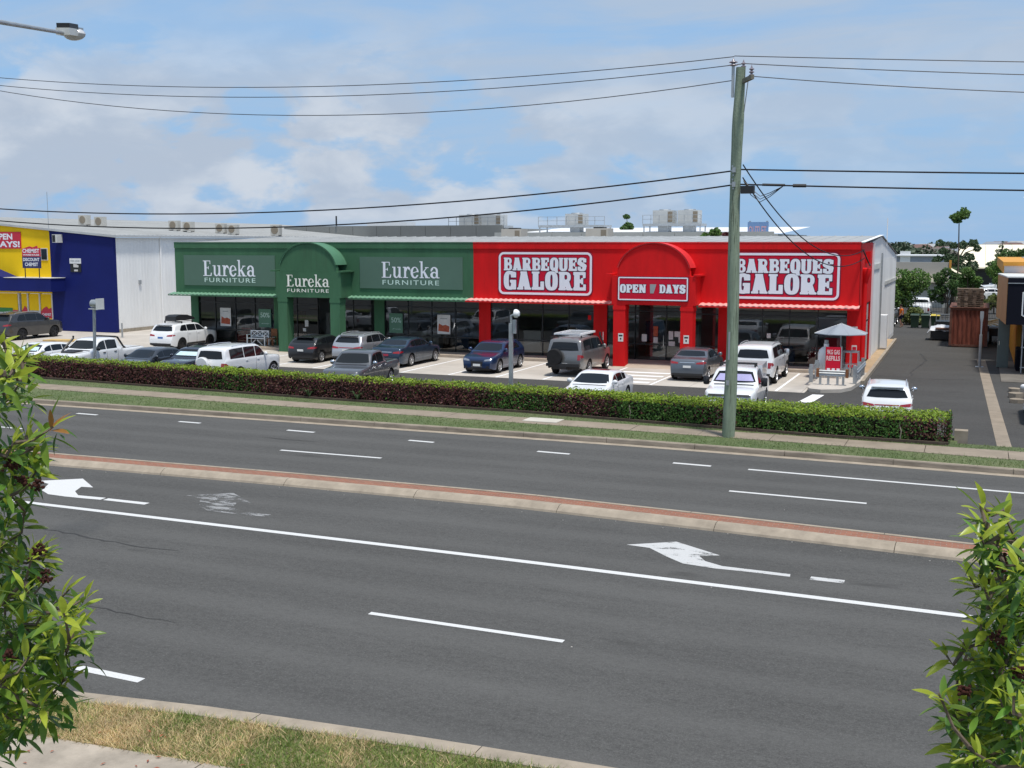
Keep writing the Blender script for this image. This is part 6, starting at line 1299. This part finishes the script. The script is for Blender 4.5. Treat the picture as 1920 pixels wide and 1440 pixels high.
for x in (-5.75, -5.4, -5.05):
    for y in (54.9, 55.5): q.box(x-.02, x+.02, y-.02, y+.02, .15, 1.35)
for z in (.2, .75, 1.33): q.box(-5.75, -5.05, 54.89, 54.91, z, z+.03).box(-5.75, -5.05, 55.49, 55.51, z, z+.03)
q.build('cage_frame', m_galv, cg); MB().box(-5.77, -5.03, 54.88, 55.52, 1.361, 1.39).build('cage_top', m_galv, cg)
for x in (-5.6, -5.22): MB().lathe([(.01, 0), (.14, .02), (.15, .1), (.15, .38), (.08, .47), (.06, .56), (.001, .56)], 12, 'z', (x, 55.2, .16)).build('gas_bottle', m_offw, cg, True)
um = thing('market_umbrella', 'pale grey market umbrella over the gas refill corner', 'umbrella', (-5.93, 55.6, .15)); m_canv = mat('grey_canvas', (.29, .32, .36), .8, var=.06); n8 = []
for k in range(8): t = R(22.5+45*k); n8.append((-5.93+1.28*math.cos(t), 55.6+1.28*math.sin(t), 2.20))
mid = [(-5.93+(p[0]+5.93)*.5, 55.6+(p[1]-55.6)*.5, 2.44) for p in n8]; ap = (-5.93, 55.6, 2.66); q = MB()
for k in range(8): j = (k+1) % 8; q.add([n8[k], n8[j], mid[j], mid[k]], [(0, 1, 2, 3)]); q.add([mid[k], mid[j], ap], [(0, 1, 2)]); q.add([n8[k], n8[j], (n8[j][0], n8[j][1], 2.165), (n8[k][0], n8[k][1], 2.165)], [(3, 2, 1, 0)])
q.build('canopy', m_canv, um); MB().tube([(-5.93, 55.6, .15), (-5.93, 55.6, 2.7)], .03, 8).build('pole', m_galv, um)
for k in range(8): MB().tube([ap, n8[k]], .01, 4).build('rib', m_galv, um)
MB().lathe([(.001, 0), (.3, 0), (.28, .08), (.05, .1)], 14, 'z', (-5.93, 55.6, .15)).build('base', m_galv, um)
gr = thing('guard_rail', 'galvanised guard rail with timber ends in front of the gas sign', 'guard rail', (-5.85, 51.7, .15))
wb = [(0, 0), (.03, .03), (.0, .09), (.05, .13), (.0, .18), (.03, .24), (0, .27), (-.02, .27), (-.02, 0)]
MB().extr([(51.62-a, .55+b) for a, b in wb], -6.4, -5.25, 'x').build('rail', m_galv, gr)
for x in (-6.52, -5.25): MB().box(x, x+.12, 51.55, 51.75, .50, .88).build('timber_end', m_wood, gr)
for x in (-6.35, -6.0, -5.6, -5.35): MB().box(x-.05, x+.05, 51.66, 51.74, .16, .55).build('post', m_galv, gr); MB().box(x-.12, x+.12, 51.6, 51.8, .152, .165).build('base_plate', m_galv, gr)
for lb, x, sg in (('galvanised side rail left of the gas refill corner', -6.85, -1), ('galvanised side rail right of the gas refill corner', -4.92, 1)):
    s = thing('side_rail', lb, 'guard rail', (x, 53.5, .15), 0, 'side rails at the gas corner'); MB().extr([(x+sg*(a+.09), .55+b) for a, b in wb], 52.3, 56.4, 'y').build('rail', m_galv, s)
    for y in (52.4, 54.3, 56.2): MB().box(x-.08, x+.08, y-.06, y+.06, .15, .98).build('post', m_galv, s)
for lb, y, rz_ in (('flat broken concrete piece nearest the road by the driveway', 49.9, .3), ('upright broken concrete lump in the middle by the driveway', 51.6, 1.1), ('broken concrete slab farthest up the driveway edge', 53.4, .7)):
    s = MB().extr([(1.72+.36*math.cos(t+rz_)*random.uniform(.6, 1), y+.42*math.sin(t+rz_)*random.uniform(.6, 1)) for t in np.linspace(0, 6.28, 8)[:-1]], 0, .13+.12*rz_*.5).build('concrete_rubble', m_slab); tag(s, lb, 'rubble', 'broken concrete by the driveway')
# rear yard
ct = thing('shipping_container', 'rusty brown shipping container standing in the driveway', 'container', (-.4, 78, 0)); m_rust = mat('rusted_steel', (.165, .052, .035), .8, var=.55, vs=1.6, bump=.2, sc3=(3, 3, .5)); m_rust2 = mat('rusted_frame', (.13, .06, .045), .8, var=.4, vs=3)
def corr(x0, x1, y, z0, z1, n): 
    r0 = []; r1 = []
    for i in range(n+1):
        x = x0+(x1-x0)*i/n; d = (0, .04, .04, 0)[i % 4]; r0.append((x, y+d, z0)); r1.append((x, y+d, z1))
    return MB().grid([r0, r1])
corr(-1.42, .66, 75.34, .18, 2.32, 32).build('end_wall', m_rust, ct)
for x in (-1.5, .58): MB().box(x, x+.14, 75.3, 75.45, .1, 2.45).build('corner_post', m_rust2, ct); MB().box(x-.03, x+.17, 75.27, 75.42, 0, .1).build('corner_casting', m_dark, ct)
MB().box(-1.36, .58, 75.31, 75.42, 2.32, 2.45).box(-1.36, .58, 75.31, 75.42, .05, .18).build('end_rail', m_rust2, ct); MB().box(-1.48, .70, 75.5, 81.3, .15, 2.4).build('body', m_rust, ct); MB().box(-1.55, .77, 75.25, 81.35, 2.452, 2.5).build('roof', m_rust2, ct)
m_pal = mat('grey_pallet_timber', (.20, .15, .115), .9, var=.35, vs=4); rp = random.Random(9); od = ['bottom', 'second', 'third', 'fourth', 'fifth', 'sixth', 'seventh', 'eighth', 'top']
for k in range(9):
    z = 2.502 + k*.128; dx = rp.uniform(-.04, .04); p = thing('pallet', 'weathered timber pallet, %s of the stack on the container' % od[k], 'pallet', (-.35+dx, 76.1, z), 0, 'pallets stacked on the container'); a, b = -1.12+dx, .42+dx
    for i in range(6): y = 75.55+i*.22; MB().box(a, b, y, y+.13, z+.10, z+.122).build('slat', m_pal, p)
    for x in (a, a+.42, b-.62, b-.2): MB().box(x, x+.2, 75.56+rp.uniform(-.04, .05), 76.77, z+.02, z+.099).build('bearer', m_pal, p)
    MB().box(a+.04, b-.04, 75.75, 76.5, z+.022, z+.098).build('bearer', m_pal, p)
    for y in (75.55, 76.1, 76.65): MB().box(a, b, y, y+.13, z, z+.019).build('slat', m_pal, p)
m_binm = [mat('bin_green', (.018, .045, .022), .5, var=.1), mat('lid_yellow', (.55, .42, .03), .5, var=.05)]
for x, lb, yl in ((-4.32, 'dark green wheelie bin at the left of the three', 0), (-3.55, 'dark green wheelie bin in the middle of the three', 0), (-2.85, 'green wheelie bin with yellow lid on the right', 1)):
    bn = thing('wheelie_bin', lb, 'bin', (x, 91.3, 0), 0, 'wheelie bins along the rear fence'); MB().add([(x-.24, 91.05, .06), (x+.24, 91.05, .06), (x+.24, 91.5, .06), (x-.24, 91.5, .06), (x-.32, 90.95, .98), (x+.32, 90.95, .98), (x+.32, 91.65, .98), (x-.32, 91.65, .98)], [(3, 2, 1, 0), (4, 5, 6, 7), (0, 1, 5, 4), (1, 2, 6, 5), (2, 3, 7, 6), (3, 0, 4, 7)]).build('bin_body', m_binm[0], bn)
    MB().add([(x-.34, 90.9, .985), (x+.34, 90.9, .985), (x+.34, 91.7, 1.0), (x-.34, 91.7, 1.0), (x-.3, 90.95, 1.03), (x+.3, 90.95, 1.03), (x+.3, 91.65, 1.08), (x-.3, 91.65, 1.08)], [(3, 2, 1, 0), (4, 5, 6, 7), (0, 1, 5, 4), (1, 2, 6, 5), (2, 3, 7, 6), (3, 0, 4, 7)]).build('lid', m_binm[yl], bn)
    for s in (-1, 1): MB().lathe([(.001, -.03), (.1, -.03), (.1, .03), (.001, .03)], 12, 'x', (x+s*.25, 91.55, .1)).build('wheel', m_rubber, bn)
bed = thing('bed_base', 'black upholstered bed base lying left of the container', 'bed base', (-2.1, 80.4, 0)); MB().box(-2.75, -1.2, 79.9, 81.8, .08, .62).build('base', m_black, bed); MB().box(-2.74, -1.2, 79.885, 79.898, .3, .33).build('seam', m_dark, bed)
for x in (-2.7, -1.3): MB().box(x, x+.06, 79.95, 80.01, 0, .079).build('foot', m_dark, bed)
pw = []; rw = random.Random(2)
for i in range(9):
    r_ = []
    for j in range(9): u, v = i/8, j/8; r_.append((-3.0+1.75*u, 79.8+1.9*v, .66 + .34*math.sin(math.pi*u)**.6*math.sin(math.pi*v)**.5 + rw.uniform(-.05, .06) - (.25 if i == 0 else 0)))
    pw.append(r_)
mt = thing('wrapped_mattress', 'pile of white plastic-wrapped bedding on the black bed base', 'mattress', (-2.1, 80.6, .62)); MB().grid(pw).build('plastic_wrap', mat('plastic_wrap', (.66, .66, .68), .25, var=.12, vs=4), mt, True, angle=20); MB().obox((-2.0, 79.86, .82), (.9, .25, .07), .1, .2).build('blanket', mat('brown_blanket', (.16, .09, .07), .8, var=.3), mt)
tr_ = thing('box_trailer', 'dark caged box trailer behind the bed base', 'trailer', (-2.1, 88, 0)); MB().box(-2.7, -1.2, 88, 90, .45, .75).build('tray', m_dark, tr_); q = MB()
for x in np.linspace(-2.68, -1.22, 6): q.box(x-.02, x+.02, 88, 88.04, .75, 1.25)
q.box(-2.7, -1.2, 87.98, 88.06, 1.25, 1.32).build('cage', m_galv, tr_)
for x in (-2.75, -1.25): MB().lathe([(.001, -.08), (.3, -.08), (.3, .08), (.001, .08)], 16, 'x', (x, 89, .3)).build('wheel', m_rubber, tr_)
sg_ = thing('marker_post', 'steel post carrying a pale narrow paddle sign in front of the container', 'sign', (.3, 63.7, 0)); MB().tube([(.3, 63.7, 0), (.3, 63.7, 1.7)], .075, 8).build('post', m_galv, sg_); MB().extr([(.27, 1.7), (.33, 1.7), (.345, 2.35), (.39, 2.62), (.39, 2.93), (.21, 2.93), (.21, 2.62), (.255, 2.35)], 63.68, 63.70, 'y').build('sign_blade', m_galv, sg_); MB().box(.1, .5, 63.5, 63.9, 0, .02).build('base_plate', m_galv, sg_)
fn = thing('picket_fence', 'black steel picket fence along the back of the yard', 'fence', (-2, 101, 0)); q = MB()
for x in np.arange(-7.2, 2.4, .125): q.box(x-.012, x+.012, 101, 101.025, .08, 1.75)
o = q.build('pickets', m_dark, fn); o['kind'] = 'stuff'
for z in (.25, 1.5): MB().box(-7.2, 2.4, 101.03, 101.07, z, z+.04).build('rail', m_dark, fn)
for x in np.arange(-7.2, 2.5, 2.4): MB().box(x-.03, x+.03, 101.03, 101.09, 0, 1.85).build('post', m_dark, fn)
tb = thing('timber_offcuts', 'pale timber offcuts stacked right of the container', 'timber', (1.0, 90, 0))
for k in range(5): MB().obox((1.0+.1*k, 90+.1*k, .45+.1*k), (1.1, .12, .09), R(-20+14*k), 0, R(25-9*k)).build('board', mat('fresh_pine', (.62, .47, .28), .7, var=.15), tb)
MB().box(.75, 2.0, 89.6, 91.5, 0, .4).build('bearer_stack', m_dark, tb)
tl = thing('skip_trailer', 'low black trailer with rubbish beside the orange shop wall', 'trailer', (1.4, 79, 0)); MB().box(.85, 2.0, 78, 80.5, .55, 1.05).build('tray', m_black, tl); MB().box(.9, 1.95, 77.99, 78.0, 1.06, 1.12).build('tray_rim', m_galv, tl); MB().sphere((1.5, 77.7, .25), .22, 10, 6).build('rubbish_bag', m_offw, tl, True)
for x in (.95, 1.9): MB().lathe([(.001, -.08), (.3, -.08), (.3, .08), (.001, .08)], 16, 'x', (x, 79.2, .3)).build('wheel', m_rubber, tl)

# ------------------------------------------------------------------ the worker at the rear corner
m_skin = mat('skin', (.36, .20, .14), .6, var=.05); m_hivis = mat('orange_hi_vis', (.85, .17, .01), .7, var=.06); m_short = mat('navy_shorts', (.018, .02, .045), .8, var=.1); m_hair = mat('dark_hair', (.02, .014, .01), .7)
def skin_body(name, verts, edges, radii, m, parent, levels=2):
    me = bpy.data.meshes.new(name); me.from_pydata(verts, edges, []); o = link_mesh(name, me, m, parent, True)
    sk_ = o.modifiers.new('Skin', 'SKIN'); lay = me.skin_vertices[0].data
    for i, r in enumerate(radii): lay[i].radius = r if isinstance(r, tuple) else (r, r); lay[i].use_root = (i == 0)
    sb_ = o.modifiers.new('Subd', 'SUBSURF'); sb_.levels = levels; sb_.render_levels = levels
    sk_.use_smooth_shade = True; return o
ps = thing('person', 'worker in orange hi-vis shirt and dark shorts walking at the rear corner of the building', 'person', (-5.32, 91.6, 0), R(200))
V = [(0, 0, .95), (0, 0, 1.15), (.02, 0, 1.38), (.03, 0, 1.47), (.06, 0, 1.56), (.07, 0, 1.66), (.09, 0, 1.74), (0, .10, .90), (.12, .11, .52), (.02, .11, .09), (.14, .11, .04), (0, -.10, .90), (.06, -.11, .50), (-.18, -.11, .12), (-.08, -.11, .04), (.02, .19, 1.40), (.0, .26, 1.14), (.16, .24, .95), (.22, .235, .90), (.26, .23, .84), (.02, -.19, 1.40), (.0, -.26, 1.13), (.10, -.25, .90), (.15, -.245, .84), (.17, -.24, .78)]
Ed = [(0, 1), (1, 2), (2, 3), (3, 4), (4, 5), (5, 6), (0, 7), (7, 8), (8, 9), (9, 10), (0, 11), (11, 12), (12, 13), (13, 14), (2, 15), (15, 16), (16, 17), (17, 18), (18, 19), (2, 20), (20, 21), (21, 22), (22, 23), (23, 24)]
rad = [(.15, .12), (.14, .11), (.16, .11), .06, .085, .10, .06, .10, .065, .045, .035, .10, .065, .045, .035, .065, .045, .035, .03, .018, .065, .045, .035, .03, .018]
skin_body('body', V, Ed, rad, m_skin, ps)
skin_body('shirt', [(0, 0, .90), (0, 0, 1.12), (.02, 0, 1.36), (.03, 0, 1.43), (.02, .19, 1.39), (.01, .235, 1.24), (.02, -.19, 1.39), (.01, -.235, 1.24)], [(0, 1), (1, 2), (2, 3), (2, 4), (4, 5), (2, 6), (6, 7)], [(.18, .15), (.17, .14), (.185, .135), .075, .085, .075, .085, .075], m_hivis, ps)
skin_body('shorts', [(0, 0, .93), (0, .10, .86), (.09, .11, .60), (0, -.10, .86), (.045, -.11, .58)], [(0, 1), (1, 2), (0, 3), (3, 4)], [(.165, .14), .125, .095, .125, .095], m_short, ps)
MB().sphere((.055, 0, 1.70), .115, 12, 8, (1.05, .9, .9)).build('hair', m_hair, ps, True, True)
# ------------------------------------------------------------------ two leafy trees close to the viewpoint
LEFT_WHORLS = [(-3.975, 3.742, 5.98), (-3.659, 3.489, 5.928), (-4.005, 3.734, 5.799), (-3.447, 3.211, 6.001), (-3.721, 3.561, 6.03), (-3.442, 3.438, 5.758), (-3.777, 3.652, 5.622), (-3.461, 3.249, 5.722), (-3.929, 3.637, 5.53), (-3.601, 3.504, 5.652), (-3.861, 3.68, 5.443), (-3.652, 3.399, 5.461), (-3.527, 3.426, 5.577), (-3.791, 3.594, 5.324), (-3.976, 3.676, 5.239), (-3.492, 3.34, 5.233), (-3.8, 3.72, 5.123), (-3.922, 3.628, 5.073), (-3.398, 3.202, 5.162), (-3.725, 3.422, 5.012), (-3.64, 3.547, 5.056), (-3.683, 3.724, 4.963), (-3.455, 3.581, 4.997), (-3.221, 3.223, 5.069), (-3.374, 3.461, 4.941), (-3.516, 3.403, 4.975), (-3.59, 3.372, 4.929), (-3.938, 3.607, 4.782), (-3.385, 3.324, 4.916), (-3.384, 3.21, 4.889), (-3.434, 3.44, 4.813), (-3.711, 3.418, 4.734), (-3.74, 3.647, 4.598), (-3.473, 3.456, 4.673), (-3.414, 3.216, 4.739), (-3.896, 3.564, 4.518), (-3.433, 3.406, 4.756), (-3.691, 3.426, 4.508), (-3.617, 3.288, 4.553), (-3.351, 3.191, 4.692), (-3.851, 3.589, 6.08), (-3.859, 3.533, 5.201), (-3.466, 3.136, 4.805)]
RIGHT_WHORLS = [(0.05, 4.203, 5.58), (0.072, 4.138, 5.54), (0.049, 3.99, 5.523), (0.111, 4.051, 5.514), (0.173, 4.583, 5.379), (0.025, 4.449, 5.253), (0.072, 4.121, 5.312), (0.119, 4.39, 5.29), (0.161, 3.935, 5.449), (0.163, 4.519, 5.186), (0.102, 4.231, 5.225), (0.202, 4.468, 5.186), (0.068, 4.029, 5.206), (0.106, 4.107, 5.138), (0.146, 4.11, 5.191), (0.201, 4.55, 5.003), (0.134, 4.15, 5.089), (-0.038, 4.122, 5.045), (0.008, 4.444, 4.896), (0.054, 4.431, 4.939), (0.094, 4.101, 5.033), (0.143, 4.062, 5.054), (0.21, 4.427, 4.932), (-0.054, 3.833, 5.015), (-0.012, 4.037, 4.904), (0.041, 4.39, 4.815), (0.097, 4.442, 4.805), (0.138, 3.995, 4.964), (0.174, 3.908, 5.022), (0.072, 4.332, 4.75), (0.133, 4.244, 4.786), (0.184, 4.007, 4.891), (0.02, 4.11, 4.752), (0.061, 3.83, 4.832), (0.112, 4.275, 4.667), (0.163, 4.177, 4.699), (0.225, 4.324, 4.666), (0.211, 3.896, 4.775), (0.098, 4.219, 4.587), (0.023, 4.011, 4.717), (-0.001, 4.109, 4.838)]
LEFT_SEEDS = [(-3.371, 3.275, 5.556), (-3.426, 3.255, 5.573), (-3.465, 3.247, 5.637), (-3.326, 3.245, 5.197), (-3.358, 3.246, 5.305), (-3.445, 3.154, 4.897)]
RIGHT_SEEDS = [(0.119, 4.048, 5.421), (0.122, 4.013, 5.163), (0.022, 3.948, 4.988), (0.191, 4.027, 5.055)]
m_lnew = leafmat('young_leaf', (0.36, 0.44, 0.05), .18, .4); m_lmid = leafmat('mature_leaf', (0.13, 0.235, 0.032), .35, .4); m_lold = leafmat('old_leaf', (0.065, 0.145, 0.025), .35, .3); m_lred = leafmat('bronze_leaf', (0.30, 0.15, 0.04), .2, .3)
for m in (m_lnew, m_lmid, m_lold, m_lred): m.node_tree.nodes['Principled BSDF'].inputs['Roughness'].default_value = .32
def leaf_mesh(droop, fold, tw, m):
    prof = [(0, .02), (.12, .30), (.32, .86), (.52, 1.0), (.74, .78), (.9, .36), (1.0, .02)]; rows = []
    for t, w in prof:
        x = t; z = -droop*t*t; hw_ = w*.128; a = tw*t
        rows.append([(x, -hw_*math.cos(a), z+hw_*fold-hw_*math.sin(a)), (x, 0, z), (x, hw_*math.cos(a), z+hw_*fold+hw_*math.sin(a))])
    me = MB().grid(rows).mesh('leaf', True, 80); me.materials.append(m); return me
LEAVES = {k: [leaf_mesh(d, f, t, m) for d, f, t in ((.10, .35, .2), (.28, .25, -.3), (.42, .45, .1), (.02, .3, -.15))] for k, m in (('n', m_lnew), ('m', m_lmid), ('o', m_lold), ('r', m_lred))}
def whorl_leaves(c, axis, rg_, nl, L0, tipred=False):
    out = []; axis = axis.normalized(); u = axis.orthogonal().normalized(); v = axis.cross(u); ph = rg_.uniform(0, 6.28)
    for i in range(nl):
        t = i/(nl-1); a = ph + i*2.3999; el = R(72 - 105*t + rg_.uniform(-12, 12)); back = .11*t + rg_.uniform(0, .02)
        d = (u*math.cos(a) + v*math.sin(a))*math.cos(el) + axis*math.sin(el); d = (d + Vector((0, 0, -.28*t))).normalized(); ln = L0*(.62+.5*math.sin(math.pi*min(1, .18+t*.8)))*rg_.uniform(.85, 1.15)
        k = ('r' if tipred else 'n') if t < .33 else ('m' if t < .68 else 'o')
        if rg_.random() < .15: k = rg_.choice('nmo')
        side = d.cross(Vector((0, 0, 1))); side = side.normalized() if side.length > .05 else u; up = side.cross(d).normalized()
        rl = rg_.uniform(-.6, .6); up2 = (up*math.cos(rl) + side*math.sin(rl)).normalized(); sd2 = up2.cross(d).normalized()
        m_ = Matrix(((d.x*ln, sd2.x*ln, up2.x*ln, 0), (d.y*ln, sd2.y*ln, up2.y*ln, 0), (d.z*ln, sd2.z*ln, up2.z*ln, 0), (0, 0, 0, 1)))
        out.append((k, rg_.randrange(4), Matrix.Translation(c - axis*back) @ m_))
    return out
def near_tree(name, label, trunk, whorls, seeds, sgn, seed, L0, tip=()):
    rg_ = random.Random(seed); tx, ty = trunk; T = thing(name, label, 'tree', (tx, ty, -.06)); top = 6.3 if sgn > 0 else 5.45
    tk = [(tx, ty, -.1), (tx+.04, ty+.02, 1.5), (tx-.03, ty+.05, 3.0), (tx+.02, ty, 4.3), (tx+.05*sgn, ty+.03, (4.3+top)/2), (tx, ty, top)]
    MB().tube(tk, [.11, .095, .085, .07, .045, .02], 10).build('trunk', m_bark, T, True)
    W0 = [Vector(p) for p in whorls]; extra = []; W = list(W0)
    for p in W0:
        for k in range(1 if rg_.random() < .75 else 0): W.append(p + (p-Vector((0, 0, 6.5))).normalized()*rg_.uniform(.02, .35) + Vector((rg_.gauss(0, .05), rg_.gauss(0, .05), rg_.gauss(-.03, .05))) + Vector((tx-p.x, ty-p.y, 0)).normalized()*rg_.uniform(0, .12))
    Rv = Vector((math.cos(R(22.5)), math.sin(R(22.5)), 0)); Fv = Vector((-math.sin(R(22.5)), math.cos(R(22.5)), 0))
    while len(extra) < 60:      # the rest of the crown, around the trunk
        p = Vector((tx+rg_.gauss(0, .55), ty+rg_.gauss(0, .55), rg_.uniform(3.6, 6.6 if sgn > 0 else 5.5)))
        q = p - Vector((0, 0, 6.5)); a = math.degrees(math.atan2(q.dot(Rv), q.dot(Fv)))
        if (sgn > 0 and a < -26.2) or (sgn < 0 and a > 26.4): extra.append(p)
    nodes = [Vector(p) for p in tk[2:]]; nodes += [nodes[i].lerp(nodes[i+1], .5) for i in range(len(nodes)-1)]; br = MB()
    for p in sorted(W + extra, key=lambda p: math.hypot(p.x-tx, p.y-ty)):
        best = min(nodes, key=lambda n_: (p-n_).length + max(0, n_.z-p.z)*1.2); mid_ = best.lerp(p, .55) + Vector((rg_.gauss(0, .02), rg_.gauss(0, .02), -.03)); r0 = .016 if (p-best).length > .3 else .009
        br.tube([best, mid_, p], [r0, r0*.65, .004], 5); nodes += [mid_, p]
    br.build('branches', m_bark, T, True)['kind'] = 'stuff'
    main = []; rest = []
    for lst, dst in ((W, main), (extra, rest)):
        for wi, p in enumerate(lst):
            ax = Vector((p.x-tx, p.y-ty, 0)); ax = (ax.normalized()*.55 if ax.length > .01 else Vector((0, 0, 0))) + Vector((rg_.gauss(0, .25), rg_.gauss(0, .25), .85))
            dst += whorl_leaves(p, ax, rg_, rg_.randrange(12, 18), L0*rg_.uniform(.85, 1.15), lst is W and wi in tip)
            if rg_.random() < .8:      # older leaves further down the shoot
                dst += [l for l in whorl_leaves(p - ax.normalized()*.11 + Vector((rg_.gauss(0, .03), rg_.gauss(0, .03), -.02)), ax, rg_, 9, L0, False)[3:]]
    main.sort(key=lambda l: -(l[2].to_scale().x / (l[2].to_translation() - Vector((0, 0, 6.5))).length)); inv = wmat(T).inverted()
    for k, vi, mx in main[:300]:
        o = bpy.data.objects.new('leaf', LEAVES[k][vi]); COL.objects.link(o); o.parent = T; o.matrix_parent_inverse = inv; o.matrix_basis = mx
    for key in 'nmor':
        q = MB()
        for k, vi, mx in main[300:] + rest:
            if k == key: me = LEAVES[k][vi]; q.add([mx @ v.co for v in me.vertices], [tuple(p.vertices) for p in me.polygons])
        if q.v: q.build('foliage', {'n': m_lnew, 'm': m_lmid, 'o': m_lold, 'r': m_lred}[key], T, True, angle=80)['kind'] = 'stuff'
    m_seed = mat('seed_clusters', (.05, .018, .013), .9, var=.4, vs=30)
    for p in seeds:
        q = MB()
        for i in range(34): a, b, c = (rg_.gauss(0, .012) for _ in range(3)); q.sphere((p[0]+a, p[1]+b, p[2]+c), rg_.uniform(.004, .008), 5, 4)
        q.build('seed_cluster', m_seed, T, True)
    return T
near_tree('leafy_tree', 'glossy-leaved green tree with brown seed heads close up at the left edge', (-4.45, 3.3), LEFT_WHORLS, LEFT_SEEDS, 1, 41, .105, (5,))
near_tree('leafy_tree', 'glossy-leaved green tree close up at the lower right edge', (.62, 4.75), RIGHT_WHORLS, RIGHT_SEEDS, -1, 42, .098)

# fallen leaves on the near path and verge, pale grit on the road
m_fall = mat('fallen_leaf_brown', (0.30, 0.09, 0.05), .8, var=.3, vs=20); m_grit = mat('road_grit', (0.34, 0.32, 0.29), .9, var=.3)
lf = MB(); rl_ = random.Random(77)
def flat_leaf(mb, x, y, z, s, a):
    c, n = math.cos(a), math.sin(a); mb.add([(x-c*s, y-n*s, z), (x+n*s*.35, y-c*s*.35, z+s*.25), (x+c*s, y+n*s, z+.004), (x-n*s*.35, y+c*s*.35, z+s*.2)], [(0, 1, 2, 3)])
for i in range(70): x = rl_.uniform(-12.5, -3); y = f_pth(x)+rl_.gauss(-.25, .45); flat_leaf(lf, x, y, .185 if y < f_pth(x) else .2, rl_.uniform(.025, .05), rl_.uniform(0, 6.3))
o = lf.build('fallen_leaves', m_fall); tag(o, 'scattered brown fallen leaves on the near path and verge', 'fallen leaves', kind='stuff')
gt_ = MB()
for i in range(46):
    x = rl_.uniform(-26, 1); y = f_med0(x)-abs(rl_.gauss(0, .25))-.02 if i < 40 else rl_.uniform(13.5, 33); s_ = rl_.uniform(.008, .022); gt_.obox((x, y, .008), (s_*1.6, s_, .016), rl_.uniform(0, 3))
o = gt_.build('road_grit', m_grit); tag(o, 'pale grit and litter along the median kerb and road', 'grit', kind='stuff')
